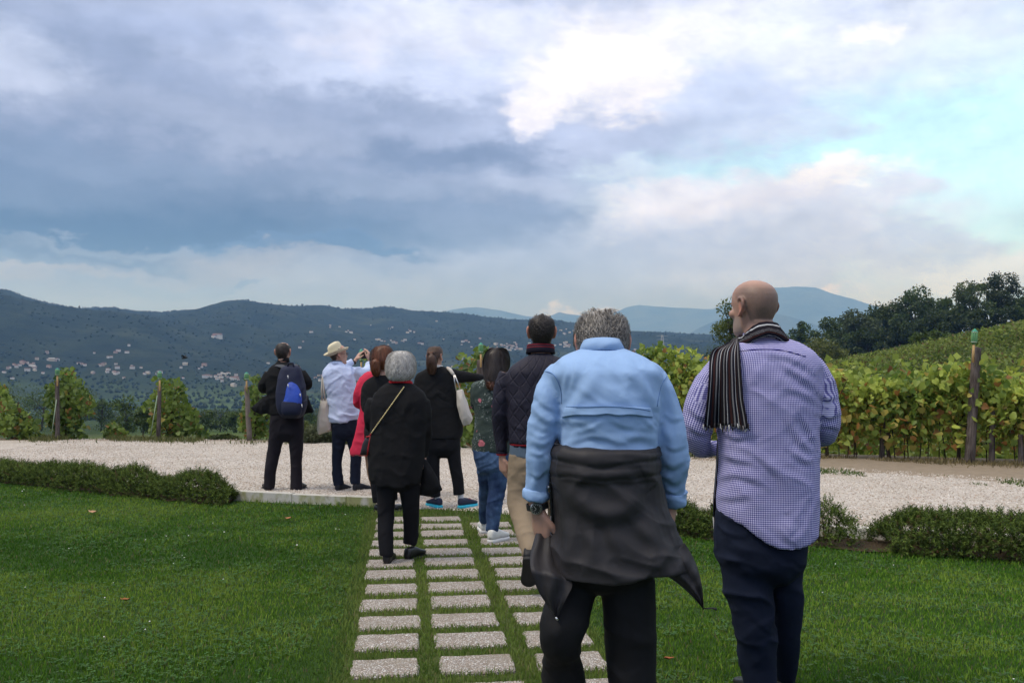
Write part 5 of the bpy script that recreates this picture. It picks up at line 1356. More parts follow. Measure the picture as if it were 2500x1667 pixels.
class Person:
    def __init__(p, label, d, feet_px, zoom):
        p.d = d; p.zoom = zoom; g = pt(*feet_px, d); p.root = empty('person', (g.x, d, g.z)); tag(p.root, label, 'person'); p.body = []; p.bvh_src = []
    def P(p, x, y, yo=0.0, z=None):
        ox, oy, sc = z or p.zoom; return np.array(pt(ox + x / sc, oy + y / sc, p.d + yo))
    def S(p, yo=0.0, z=None): return (p.d + yo) / F / (z or p.zoom)[2]
    def torso(p, rings, z=None, inset=.02, pw=2.5, body=True, per=4, hem=None, taper=False):
        A = []; rings = list(rings)
        if taper:
            zy, xl, xr, yo, ry = rings[-1][:5]; c_, w_ = (xl + xr) / 2, (xr - xl) / 2; rings += [(zy + w_ * .30, c_ - w_ * .72, c_ + w_ * .72, yo, ry * .72), (zy + w_ * .48, c_ - w_ * .3, c_ + w_ * .3, yo, ry * .35)]
        for r in rings:
            zy, xl, xr, yo, ry = r[:5]; c = p.P((xl + xr) / 2, zy, yo, z); A.append((*c, (xr - xl) / 2 * p.S(yo, z), ry))
        A = catmull(A, per); C = A[:, :3]
        def mk(i): e = np.maximum(A[:, 3:5] - i, .004); return loft_rings(C, np.stack([e[:, 0], 0 * e[:, 0], 0 * e[:, 0]], 1), np.stack([0 * e[:, 1], e[:, 1], 0 * e[:, 1]], 1), pw, 36)
        if body:
            full, C0 = A, C
            if hem: A = full[:-6]; C = C0[:-6]
            p.body.append(mk(inset)); A = full; C = C0
        out = mk(0)
        if hem:
            V, Fc = out; n_ = 36; nr = len(C); k = V[:nr * n_].reshape(nr, n_, 3); zb = C[-1, 2]; zt = C[0, 2]
            xn = (k[..., 0] - C[:, 0][:, None]) / np.maximum(A[:, 3][:, None], .01); f = np.clip((C[:, 2] - zb) / (zt - zb) / .35, 0, 1)[:, None]; k[..., 2] += hem(xn, k[..., 1] - C[:, 1][:, None]) * (1 - f) ** 1.5
        return out
    def limb(p, pts, z=None, inset=.012, flat=1.0, body=True, n=20, up=(0, 1, 0)):
        Q = np.array([p.P(a[0], a[1], a[3] if len(a) > 3 else 0, z) for a in pts]); r = np.array([a[2] * p.S(a[3] if len(a) > 3 else 0, z) for a in pts]); fl = np.array([a[4] if len(a) > 4 else flat for a in pts])
        if body: p.body.append(tube_loft(Q, np.maximum(r - inset, .01), np.maximum(r * fl - inset, .01), n=n, up=up))
        p.last = Q
        return tube_loft(Q, r, r * fl, n=n, up=up)
    def sheet(p, poly, yo, thick=.022, z=None, bulge=0.0): return sheet([p.P(x, y, yo if not callable(yo) else yo(x, y), z) for x, y in poly], thick, bulge)
    def garment(p, name, parts, matl, vox=.009, smooth=4, wr=None):
        me = remesh(name, parts, vox, smooth, matl)
        if wr:
            for w in (wr if isinstance(wr, list) else [wr]): wrinkle(me, **w)
        p.bvh_src.append(me); return obj(name, me, p.root)
    def make_body(p, head, matl, neck=.052, vox=.0075, extra=(), stub=None, neck_to=None, stubcol=(.12, .10, .09), nback=-.012, nbase=1.25):
        nb = head.w(np.array([[0, nback, .03]]))[0]; nt = np.array(neck_to); k = head.k
        parts = p.body + head.parts() + [tube_loft([nt, nt * .5 + nb * .5, nb, head.w(np.array([[0, nback, .07]]))[0]], [neck * nbase, neck, neck * .97, neck * .9], n=18)] + list(extra)
        me = remesh('body', parts, vox, 2, matl); V = get_co(me); L = head.loc(V); inh = (L[:, 2] > -.05) & (np.linalg.norm(L - np.array([0, 0, .11]), axis=1) < .22)
        th = np.arctan2(np.abs(L[:, 0]), L[:, 1]); st = np.where(inh, stub(th, L[:, 2], L) if stub else 0, 0); attr_float(me, 'stub', np.clip(st, 0, 1))
        ear = np.where(inh & (np.abs(L[:, 0]) > .078) & (L[:, 2] < .158) & (L[:, 2] > .075), .75, 0) + np.where(inh & (L[:, 2] < .02), .35, 0); attr_float(me, 'red', ear)
        attr_color(me, 'stubcol', np.tile(np.array(stubcol, float), (len(V), 1)) if np.ndim(stubcol) == 1 else stubcol(L))
        o = obj('body', me, p.root); head.eyes(o); p.headobj = o; return o
    def bvh(p, only=None):
        V = []; Fc = []; b = 0
        for me in (only or p.bvh_src): 
            v = get_co(me); V += [Vector(x) for x in v]; Fc += [[i + b for i in q.vertices] for q in me.polygons]; b += len(v)
        return BVHTree.FromPolygons(V, Fc)
    def drape(p, rows, tree, z=None, lift=.008, thick=.006, fallback=0.0):
        """rows: list of rows of zoom points; each row laid over the person's surface as seen from outside"""
        G = []
        cam0 = Vector((0, 0, CAMZ))
        for row in rows:
            rr_ = []
            for q in row:
                t = Vector(p.P(q[0], q[1], 0, z)); dv = (t - cam0).normalized(); h = tree.ray_cast(cam0, dv)
                dist = (h[0] - cam0).length if h[0] is not None and abs(h[0].y - p.d) < .6 else None
                rr_.append((dv, dist))
            G.append(rr_)
        nr, nc = len(G), len(G[0]); D = np.array([[c[1] if c[1] is not None else np.nan for c in r_] for r_ in G])
        fb = (p.d + fallback); 
        for i in range(nr):
            ok = ~np.isnan(D[i])
            if ok.any(): D[i] = np.interp(np.arange(nc), np.arange(nc)[ok], D[i][ok])
            elif i: D[i] = D[i - 1]
            else: D[i] = fb
        for _ in range(2):
            E = D.copy(); E[1:-1] = np.minimum(D[1:-1], (D[:-2] + D[1:-1] + D[2:]) / 3); D = E
        outer = np.array([[cam0 + G[i][j][0] * (D[i, j] - lift) for j in range(nc)] for i in range(nr)]); inner = np.array([[cam0 + G[i][j][0] * (D[i, j] - lift + thick) for j in range(nc)] for i in range(nr)])
        return outer, inner
    def drape_mesh(p, name, rows, tree, matl, parent=None, z=None, lift=.008, thick=.006, per=3, uv=False, fallback=0.0):
        A = np.array(rows, float); A = np.stack([catmull(A[:, j], per) for j in range(A.shape[1])], 1); A = np.stack([catmull(A[i], per) for i in range(A.shape[0])], 0)
        o, i_ = p.drape(A.tolist(), tree, z, lift, thick, fallback); nr, nc = o.shape[:2]; V = np.concatenate([o.reshape(-1, 3), i_.reshape(-1, 3)]); b = nr * nc; Fc = []
        for i in range(nr - 1):
            for j in range(nc - 1): k = i * nc + j; Fc.append([k, k + 1, k + nc + 1, k + nc]); Fc.append([b + k, b + k + nc, b + k + nc + 1, b + k + 1])
        for i in range(nr - 1):
            k = i * nc; Fc.append([k, k + nc, b + k + nc, b + k]); k = i * nc + nc - 1; Fc.append([k, b + k, b + k + nc, k + nc])
        for j in range(nc - 1):
            Fc.append([j, b + j, b + j + 1, j + 1]); k = (nr - 1) * nc + j; Fc.append([k, k + 1, b + k + 1, b + k])
        me = mesh_np(name, V, Fc, matl)
        if uv: u, v = np.meshgrid(np.linspace(0, 1, nc), np.linspace(0, 1, nr)); q = np.stack([u.ravel(), v.ravel(), 0 * u.ravel()], 1); attr_vec(me, 'fuv', np.concatenate([q, q]))
        return obj(name, me, parent if parent is not None else p.root)
def hair_loft(p, rings, cols, parent, z=None, n=900, width=.004, wave=.006, seed=0, name='hair', lift=.006):
    """hair mass as a loft with strands laid along it"""
    A = []
    for zy, xl, xr, yo, ry in rings: c = p.P((xl + xr) / 2, zy, yo, z); A.append((*c, (xr - xl) / 2 * p.S(yo, z), ry))
    A = catmull(A, 4); C = A[:, :3]; X = np.stack([A[:, 3], 0 * A[:, 3], 0 * A[:, 3]], 1); Y = np.stack([0 * A[:, 4], A[:, 4], 0 * A[:, 4]], 1)
    V, Fc = loft_rings(C, X * .93, Y * .93, 2.2, 30); me = mesh_np(name, V, Fc, M_HAIR); u = ridged(V * np.array([60, 60, 9]), 2, seed)[:, None]; attr_color(me, 'col', (np.array(cols[0]) * (1 - u) + np.array(cols[1]) * u) * .7)
    h = obj(name, me, parent); rr = np.random.default_rng(seed); nr = len(C); segs = 8
    th = rr.uniform(0, 2 * np.pi, n); s0 = rr.uniform(0, .55, n) * (nr - 1) * rr.integers(0, 2, n); s1 = np.minimum(nr - 1, s0 + rr.uniform(.35, 1.05, n) * (nr - 1)); pts = []
    idx = np.arange(nr); ph = rr.uniform(0, 6.28, n); fr = rr.uniform(1, 2.4, n)
    for k in range(segs):
        s = s0 + (s1 - s0) * k / (segs - 1); c = np.stack([np.interp(s, idx, C[:, i]) for i in range(3)], 1); rx = np.interp(s, idx, A[:, 3]); ry = np.interp(s, idx, A[:, 4])
        t2 = th + wave / .1 * 2.0 * np.sin(ph + fr * k * .9) + rr.normal(0, .02, n); o = lift * rr.uniform(.4, 1.6, n) + wave * .6 * np.sin(ph * 2 + k * 1.1)
        pts.append(c + np.stack([(rx + o) * np.sign(np.cos(t2)) * np.abs(np.cos(t2)) ** .91, (ry + o) * np.sign(np.sin(t2)) * np.abs(np.sin(t2)) ** .91, 0 * o], 1))
    pts = np.stack(pts, 1); cen = C.mean(0); nrm = pts - np.array([cen[0], cen[1], 0]); nrm[..., 2] = 0; tang = np.gradient(pts, axis=1); side = np.cross(nrm, tang); side /= np.linalg.norm(side, axis=2, keepdims=True) + 1e-9
    w = width * np.array([.6] + [1] * (segs - 2) + [.3])[None, :, None] * .5; Vs = np.stack([pts - side * w, pts + side * w], 2).reshape(-1, 3)
    q = np.array([(2 * i, 2 * i + 1, 2 * i + 3, 2 * i + 2) for i in range(segs - 1)]); Fs = (q[None] + (np.arange(n) * segs * 2)[:, None, None]).reshape(-1, 4)
    me = mesh_np('hair_strands', Vs, Fs, M_HAIR); u = np.clip(.45 * rr.uniform(0, 1, n) + 1.5 * (fbm(np.stack([np.cos(th) * 2.6, np.sin(th) * 2.6, s0 * .1], 1), 3, seed + 3) - .5) + .28, 0, 1)[:, None]; attr_color(me, 'col', np.repeat(np.array(cols[0]) * (1 - u) + np.array(cols[1]) * u, segs * 2, 0)); o = obj('hair_strands', me, h); tag(o, kind='stuff')
    return h
def collar(p, cx, cy, yo, rx, ry, h, tilt, matl, z=None, flare=1.12, thick=.006, gap=.5, name='collar', roll=0.0, parent=None):
    """a band standing round the neck, open at the front; rx, ry, h in metres, tilt forward in radians"""
    c = Vector(p.P(cx, cy, yo, z)); M = Matrix.Rotation(-tilt, 3, 'X') @ Matrix.Rotation(roll, 3, 'Y'); n = 40; V = []; a0 = gap
    for (k, zz) in ((flare, 0), (1.0, h), (1.0 - thick / rx, h - .001), (flare - thick / rx, -.002)):
        for i in range(n + 1):
            a = math.pi / 2 + a0 + (2 * math.pi - 2 * a0) * i / n; v = M @ Vector((math.cos(a) * rx * k, math.sin(a) * ry * k, zz)); V.append(tuple(c + v))
    Fc = []; m = n + 1
    for l in range(4):
        for i in range(n): a, b = l * m + i, ((l + 1) % 4) * m + i; Fc.append([a, a + 1, b + 1, b])
    Fc += [[0, m, 2 * m, 3 * m], [3 * m + n, 2 * m + n, m + n, n]]
    me = mesh_np(name, V, Fc, matl); attr_vec(me, 'fuv', [(6.28 * rx * i / n, zz_, 0) for zz_ in (0, h, h - .001, -.002) for i in range(n + 1)]); return obj(name, me, parent or p.root)
# ================================================================== people: the ten figures
ZA, ZC, ZD, ZE, ZF, ZG = (600, 800, 3.483), (850, 820, 2.704), (1150, 720, 3.016), (1200, 1050, 2.541), (1650, 650, 2.273), (1600, 1150, 2.613)
BLACK = cloth('black_wool', (.012, .012, .013), .9, crease=.5); BLACK2 = cloth('black_trouser', (.010, .010, .012), .85, crease=.5); NAVYBLACK = cloth('dark_trouser', (.016, .014, .018), .85, crease=.5)
NAVYJ = cloth('dark_jeans', (.010, .014, .028), .85, crease=.5); M_BLSHOE = plain('black_leather', (.010, .010, .011), .35, .5); M_RUBBER = plain('black_rubber', (.02, .02, .02), .7); M_WHITE_SOLE = plain('white_sole', (.62, .62, .60), .6)

# ---- 1 man with the backpack
def person_backpack():
    p = Person('balding man in black with a blue backpack, standing on the gravel', 10.3, (690, 1194), ZA)
    t = p.torso([(285, 275, 365, 0, .05), (310, 242, 408, 0, .08), (345, 198, 468, 0, .105), (400, 178, 498, 0, .12), (480, 172, 508, 0, .125), (560, 186, 500, 0, .12), (640, 200, 495, 0, .12), (700, 197, 503, 0, .125), (738, 200, 500, 0, .125)])
    la = p.limb([(205, 385, 46, 0), (165, 465, 50, 0), (152, 512, 44, .06), (205, 505, 36, .2), (275, 475, 26, .32)]); ra = p.limb([(465, 385, 46, 0), (508, 450, 50, 0), (525, 490, 42, .05), (470, 480, 34, .2), (395, 465, 26, .32)])
    f1 = p.sheet([(225, 560), (150, 590), (90, 640), (42, 682), (78, 716), (140, 735), (215, 728), (240, 640)], lambda x, y: -.03 + (x - 130) * -.0002, .03, bulge=.02); f2 = p.sheet([(480, 540), (525, 575), (552, 640), (576, 705), (560, 722), (500, 736), (470, 640)], -.02, .03, bulge=.015)
    p.garment('jacket', [t, la, ra, f1, f2], BLACK, .010, 4, dict(amp=.010, sc=(6, 6, 4), seed=1))
    hp = p.torso([(715, 215, 488, 0, .115), (780, 209, 491, 0, .12), (850, 204, 491, 0, .115), (905, 205, 488, 0, .105)], taper=True)
    l1 = p.limb([(272, 870, 68, 0), (250, 1000, 58, 0), (228, 1100, 53, 0), (212, 1200, 49, -.02), (202, 1300, 46, -.02), (200, 1366, 46, -.02)]); l2 = p.limb([(420, 870, 70, 0), (428, 1000, 58, 0), (430, 1100, 50, 0), (430, 1200, 48, 0), (430, 1300, 49, 0), (430, 1384, 51, 0)])
    p.garment('trousers', [hp, l1, l2], NAVYBLACK, .010, 4, dict(amp=.008, sc=(6, 6, 5), seed=2))
    a = p.P(190, 1362, -.06); shoe((a[0], a[1], .075), (-.35, .9, 0), p.root, plain('brown_shoe', (.04, .032, .025), .5), M_RUBBER); a = p.P(430, 1378, -.04); shoe((a[0], a[1], .07), (.1, 1, 0), p.root, M_BLSHOE, M_RUBBER)
    h = Head(p.P(318, 214, .01), 0, -8, 0, .238)
    hd = hand(p.P(285, 468, .33), (.5, .5, .3), (0, -.5, 1), side=-1) + hand(p.P(390, 460, .33), (-.5, .5, .3), (0, -.5, 1))
    p.make_body(h, SKIN, vox=.008, extra=hd, neck_to=p.P(320, 300, 0))
    bald = lambda t_, z: ((z > .198) & (t_ < 2.3)) | (z > .216)
    h.hair(p.root, lambda t_, z, T: np.where((z > hairline(t_)) & ~bald(t_, z), .006, -.006), ((.018, .013, .010), (.045, .033, .026)))
    h.strands(p.root, 500, lambda t_, z, T: ((z > hairline(t_) + .005) & ~bald(t_, z)) * 1.0, lambda t_, z: (0 * t_, -1 + 0 * z), .03, .008, ((.016, .012, .010), (.06, .045, .035)), .004, 3)
    collar(p, 320, 290, 0, .062, .060, .045, .15, BLACK, gap=.7)
    # backpack, a thing of its own
    bp = empty('backpack', p.P(385, 760, -.2)); tag(bp, 'navy backpack with bright blue panel on the man in black', 'backpack')
    navy = cloth('backpack_navy', (.012, .016, .040), .75, spec=.3); blue = cloth('backpack_blue', (.012, .055, .36), .6, spec=.4, var=.4); grey = cloth('strap_grey', (.075, .08, .09), .8)
    main = p.torso([(318, 345, 440, -.17, .05), (350, 300, 468, -.18, .09), (450, 275, 492, -.19, .12), (560, 262, 508, -.2, .14), (660, 268, 512, -.2, .15), (730, 290, 490, -.2, .13), (768, 330, 450, -.2, .08)], body=False, pw=3)
    me = remesh('pack_body', [main], .009, 3, navy); wrinkle(me, .008, (8, 8, 6), seed=3); obj('pack_body', me, bp)
    fp = p.torso([(455, 362, 400, -.285, .02), (490, 350, 440, -.30, .035), (560, 338, 470, -.32, .05), (650, 318, 478, -.33, .06), (720, 312, 465, -.32, .06), (755, 335, 440, -.29, .03)], body=False, pw=2.6)
    me = remesh('front_pocket', [fp], .007, 3, blue); wrinkle(me, .012, (14, 14, 9), .5, 4); V = get_co(me); obj('front_pocket', me, bp)
    lo = p.torso([(625, 308, 470, -.335, .052), (680, 304, 478, -.34, .062), (735, 312, 468, -.335, .055), (764, 340, 440, -.31, .02)], body=False, pw=2.8); obj('bottom_panel', remesh('bottom_panel', [lo], .007, 3, navy), bp)
    for pts in ([(335, 340, 24, -.13), (300, 325, 26, -.10), (262, 318, 26, -.04), (240, 345, 24, .05)], [(400, 345, 22, -.13), (418, 322, 24, -.09), (432, 318, 22, -.02), (450, 345, 22, .06)]):
        s = p.limb(pts, flat=.28, body=False, up=(0, -.6, 1)); obj('shoulder_strap', remesh('shoulder_strap', [s], .006, 2, grey), bp)
    wh = plain('zip_pull', (.55, .55, .55), .4)
    for x, y in ((357, 405), (358, 480), (462, 560), (476, 650)): MB().tube([Vector(p.P(x, y, -.36)), Vector(p.P(x + 4, y + 26, -.365))], .006, 6).build('zip_pull', wh, bp)
    MB().tube([Vector(p.P(*q, -.30)) for q in ((470, 650), (510, 620), (525, 590), (515, 565))], .006, 6).build('cord', grey, bp)
    MB().tube([Vector(p.P(*q, -.24)) for q in ((352, 340), (365, 300), (400, 300), (412, 340))], .010, 8).build('carry_handle', navy, bp)
person_backpack()

# ---- 2 man in the straw hat taking a picture
def person_hat():
    p = Person('man in pale blue shirt and straw hat raising a phone', 10.3, (850, 1198), ZA)
    SH = cloth('pale_blue_shirt', (.50, .58, .78), .8, var=.06, bumpk=.25, crease=.55)
    t = p.torso([(300, 718, 830, .0, .06), (328, 692, 872, 0, .09), (368, 657, 905, 0, .11), (430, 656, 930, 0, .12), (500, 670, 938, 0, .125), (600, 697, 945, 0, .12), (700, 706, 960, 0, .12), (760, 709, 962, 0, .125), (795, 716, 940, 0, .125), (806, 735, 880, 0, .11)])
    ra = p.limb([(885, 378, 52, .0), (950, 392, 54, .12), (1010, 385, 48, .28), (1050, 350, 40, .38), (1052, 300, 30, .42)]); la = p.limb([(720, 372, 48, .05), (770, 345, 42, .25), (840, 320, 34, .38), (908, 286, 28, .44)])
    p.garment('shirt', [t, ra, la], SH, .009, 3, [dict(amp=.016, sc=(3.5, 5, 11), rot=.35, seed=5, fine=.2), dict(amp=.006, sc=(9, 9, 5), seed=6)])
    hp = p.torso([(775, 726, 955, 0, .115), (850, 734, 960, 0, .12), (905, 738, 965, 0, .11)], taper=True)
    l1 = p.limb([(792, 890, 58, 0), (790, 1000, 52, 0), (776, 1100, 46, 0), (775, 1200, 42, 0), (786, 1300, 42, 0), (790, 1338, 42, 0)]); l2 = p.limb([(908, 880, 58, 0), (925, 1000, 52, 0), (937, 1090, 48, 0), (933, 1200, 43, 0), (932, 1300, 43, 0), (932, 1330, 43, 0)])
    p.garment('trousers', [hp, l1, l2], NAVYJ, .010, 3, dict(amp=.008, sc=(5, 5, 8), seed=7))
    up = plain('navy_sneaker', (.012, .013, .018), .7)
    a = p.P(775, 1398, -.05); shoe((a[0], a[1], .045), (.34, .9, 0), p.root, up, M_WHITE_SOLE, .27, H=.085, soleh=.028); a = p.P(920, 1392, -.05); shoe((a[0], a[1], .045), (.62, .75, 0), p.root, up, M_WHITE_SOLE, .27, H=.085, soleh=.028)
    h = Head(p.P(784, 228, .03), 62, 4, 0, .235)
    # left hand closes on the phone edge
    wr = p.P(932, 276, .47); hd = hand(wr, (.35, .10, .55), (-.8, -.45, .35), .19, (.25, .3, .45, .6), .9, 1) + hand(p.P(1054, 285, .43), (-.05, .1, 1), (.9, -.3, 0), .19, (.5, .55, .6, .6), .5, -1)
    p.make_body(h, SKIN, vox=.0065, extra=hd, neck_to=p.P(772, 315, .0), stub=lambda t_, z, L: np.where((z > hairline(t_)) & (z < .17), .8, 0), stubcol=(.10, .07, .05))
    h.hair(p.root, lambda t_, z, T: np.where((z > hairline(t_)) & (z < .185), .004, -.006), ((.035, .025, .018), (.09, .065, .05)))
    collar(p, 770, 322, 0, .070, .066, .038, .15, SH, gap=.6); collar(p, 772, 308, .005, .062, .06, .032, .15, cloth('grey_collar', (.10, .13, .18)), gap=.6, name='inner_collar')
    wb = plain('wrist_band', (.035, .025, .022), .6); MB().tube([Vector(wr) + Vector((-.03, -.01, -.03)), Vector(wr) + Vector((-.012, -.005, -.008))], .038, 14).build('wrist_strap', wb, p.root)
    # spectacles
    gm = plain('spectacle_frame', (.05, .02, .018), .4, .5); mb = MB()
    for s in (-1, 1):
        c = [h.w(np.array([[s * .033 + .026 * math.cos(a), .104, .118 + .020 * math.sin(a)]]))[0] for a in np.linspace(0, 2 * math.pi, 13)]; mb.tube([Vector(x) for x in c], .0025, 5, False)
        mb.tube([Vector(h.w(np.array([[s * .060, .100, .122]]))[0]), Vector(h.w(np.array([[s * .078, .0, .128]]))[0])], .0028, 5)
    mb.tube([Vector(h.w(np.array([[-.008, .106, .122]]))[0]), Vector(h.w(np.array([[.008, .106, .122]]))[0])], .0025, 5); mb.build('spectacles', gm, p.root)
    # hat
    straw, ts, b = mat('straw', .8, .2); tc = ts.node('ShaderNodeTexCoord'); wv = ts.noise(ts.vmath('MULTIPLY', tc.outputs['Object'], (1, 1, 3)), 180, 2)
    ts.l.new(ts.mix(wv, (.50, .44, .29), (.72, .66, .49)), b.inputs['Base Color']); bump(ts, b, wv, .4, .003)
    hc = p.P(772, 208, .02); HM = np.array(Matrix.Rotation(-R(62), 3, 'Z') @ Matrix.Rotation(R(24), 3, 'X'))
    n = 36; prof = [(.0, .112), (.3, .108), (.5, .112), (.68, .112), (.80, .100), (.86, .07), (.92, .03), (.97, .008), (1.0, .0), (1.3, -.004), (1.52, .004), (1.58, .014), (1.54, .012), (1.3, -.012), (1.0, -.010)]
    V = []
    for r_, z in prof:
        for k in range(n):
            a = 2 * math.pi * k / n; ca, sa = math.cos(a), math.sin(a); rr_ = .088 * r_; zz = z
            if r_ < .85: zz -= .028 * math.exp(-(ca * r_ / .30) ** 2) * (1 if sa > -.9 else .5); zz += .012 * sa * r_
            if r_ > 1.2: zz += .016 * ca * ca + (-.012 * max(0, sa) + .014 * max(0, -sa))
            V.append((ca * rr_ * .92, sa * rr_ * 1.08, zz))
    V = np.array(V) @ HM.T + hc; hat = obj('hat', mesh_np('hat', V, grid_faces(len(prof), n) + [list(range(n))[::-1]], straw), p.root)
    V = []
    for r_, z in ((1.005, .002), (.975, .026), (.985, .026), (1.02, .002)):
        for k in range(n): a = 2 * math.pi * k / n; V.append((math.cos(a) * .088 * r_ * .94, math.sin(a) * .088 * r_ * 1.10, z))
    V = np.array(V) @ HM.T + hc; Fb = grid_faces(4, n); obj('hat_band', mesh_np('hat_band', V, Fb + [[3 * n + k, 3 * n + (k + 1) % n, (k + 1) % n, k] for k in range(n)], plain('hat_band', (.05, .03, .025), .8)), hat)
    # phone
    ph = p.P(1034, 238, .50); root = empty('phone', ph); tag(root, 'black phone held up by the man in the straw hat', 'phone')
    MB().box(ph, (.072, .005, .037)).build('phone_case', plain('phone_black', (.012, .012, .014), .35, .5), root, False); MB().box(ph + np.array([-.052, -.006, .018]), (.008, .002, .008)).build('lens', M_RUBBER, root, False)
    # tote
    canvas = cloth('tote_canvas', (.56, .51, .43), .9, var=.10); root = empty('tote_bag', p.P(670, 890, -.02)); tag(root, 'cream canvas tote hanging at the side of the hat man', 'bag')
    b1 = p.sheet([(640, 602), (706, 600), (716, 720), (728, 872), (680, 886), (622, 906), (614, 860), (612, 800), (626, 690)], -.03, .05, bulge=.03); me = remesh('bag_body', [b1], .008, 3, canvas); wrinkle(me, .012, (8, 8, 4), seed=8); obj('bag_body', me, root)
    for q in ([(648, 610), (645, 520), (652, 430), (668, 372)], [(672, 610), (664, 520), (662, 430), (680, 365)]): MB().tube([Vector(p.P(x, y, -.06 + .04 * (y < 400))) for x, y in q], .011, 6).build('strap', canvas, root)
person_hat()

# ---- 3 woman in the red coat
def person_red():
    p = Person('woman in a red coat mostly hidden behind the women in black', 9.8, (917, 1227), ZA); RED = cloth('red_coat', (.55, .022, .062), .7, spec=.25, bumpk=.3, crease=.4)
    t = p.torso([(372, 1040, 1150, 0, .06), (395, 1000, 1180, 0, .095), (460, 968, 1190, 0, .115), (600, 958, 1185, 0, .12), (700, 972, 1180, 0, .125), (800, 955, 1185, 0, .135), (900, 930, 1190, 0, .145), (1000, 906, 1195, 0, .155), (1060, 894, 1198, 0, .16), (1078, 898, 1196, 0, .155)])
    la = p.limb([(1005, 430, 40, 0), (965, 530, 40, -.04), (952, 610, 40, -.03), (972, 655, 36, .04), (1060, 640, 28, .22)]); ra = p.limb([(1165, 430, 40, 0), (1190, 540, 38, 0), (1180, 640, 34, .05), (1120, 640, 28, .22)])
    p.garment('coat', [t, la, ra], RED, .009, 3, dict(amp=.014, sc=(6, 6, 4), rot=.3, seed=9))
    TAN = cloth('tan_tights', (.42, .26, .16), .6, bumpk=.05); l1 = p.limb([(1050, 1050, 40, 0), (1056, 1150, 36, 0), (1068, 1250, 33, 0), (1084, 1340, 24, 0), (1094, 1420, 19, 0), (1096, 1452, 19, 0)]); l2 = p.limb([(1150, 1050, 40, 0), (1150, 1250, 33, .05), (1148, 1420, 19, .1), (1148, 1452, 19, .1)])
    p.garment('leggings', [l1, l2], TAN, .008, 3)
    for x, yo in ((1098, -.05), (1150, .05)): a = p.P(x, 1480, yo); shoe((a[0], a[1], .0), (.15, 1, 0), p.root, M_BLSHOE, M_RUBBER, .24, H=.05)
    h = Head(p.P(1120, 262, .03), -10, 0, 0, .22); p.make_body(h, SKIN, vox=.008, neck_to=p.P(1100, 380, 0), extra=hand(p.P(1060, 640, .24), (.3, .6, .4), (0, -.5, 1), .17))
    hair_loft(p, [(172, 1105, 1135, .02, .03), (186, 1080, 1160, .02, .07), (220, 1062, 1180, .02, .095), (280, 1058, 1182, .01, .10), (330, 1066, 1176, 0, .09), (372, 1078, 1160, -.01, .06)], ((.010, .008, .007), (.04, .028, .02)), p.root, n=260)
person_red()

# ---- 4 auburn-haired woman in black
def person_auburn():
    p = Person('auburn-haired woman in black with sunglasses on her head', 9.2, (955, 1232), ZC)
    t = p.torso([(258, 188, 262, 0, .055), (285, 135, 292, 0, .09), (335, 98, 318, 0, .11), (440, 96, 322, 0, .12), (560, 112, 312, 0, .12), (660, 112, 312, 0, .13), (720, 115, 310, 0, .13)]); la = p.limb([(118, 345, 28, 0), (112, 430, 28, 0), (126, 492, 26, .05), (200, 470, 22, .22)]); ra = p.limb([(298, 345, 28, 0), (310, 430, 28, 0), (300, 490, 26, .05), (240, 470, 22, .22)])
    p.garment('top', [t, la, ra], BLACK, .009, 3, dict(amp=.008, sc=(6, 6, 4), seed=11))
    hp = p.torso([(700, 118, 308, 0, .125), (770, 120, 306, 0, .12)], taper=True); l1 = p.limb([(170, 780, 44, 0), (180, 950, 36, 0), (190, 1100, 28, 0)]); l2 = p.limb([(265, 780, 44, 0), (285, 950, 36, 0), (300, 1085, 28, 0)]); p.garment('trousers', [hp, l1, l2], BLACK2, .010, 3)
    for x, dx in ((190, 0), (306, .35)): a = p.P(x, 1112, -.02); shoe((a[0], a[1], .0), (dx, 1, 0), p.root, M_BLSHOE, M_RUBBER, .24, H=.055)
    h = Head(p.P(225, 145, .02), 8, 0, 0, .222); p.make_body(h, SKIN, vox=.008, neck_to=p.P(225, 265, 0), extra=hand(p.P(205, 468, .24), (.3, .6, .4), (0, -.5, 1), .17))
    A = ((.035, .012, .006), (.22, .075, .03)); hair_loft(p, [(66, 205, 250, 0, .03), (76, 180, 276, 0, .07), (105, 163, 292, 0, .095), (150, 158, 294, -.01, .105), (190, 168, 280, -.02, .09), (222, 190, 262, -.03, .05)], A, p.root, n=420)
    hair_loft(p, [(150, 170, 190, -.10, .01), (165, 155, 206, -.11, .04), (200, 150, 210, -.11, .045), (240, 158, 208, -.11, .035), (268, 172, 200, -.10, .012)], A, p.root, n=260, name='ponytail')
    g = plain('sunglass_lens', (.012, .010, .012), .12, .6); mb = MB(); mb.tube([Vector(p.P(x, y, yo)) for x, y, yo in ((198, 70, .02), (215, 63, .05), (240, 62, .07), (270, 70, .06), (292, 92, .02))], [.005, .008, .011, .009, .005], 8); mb.build('sunglasses', g, p.root)
person_auburn()

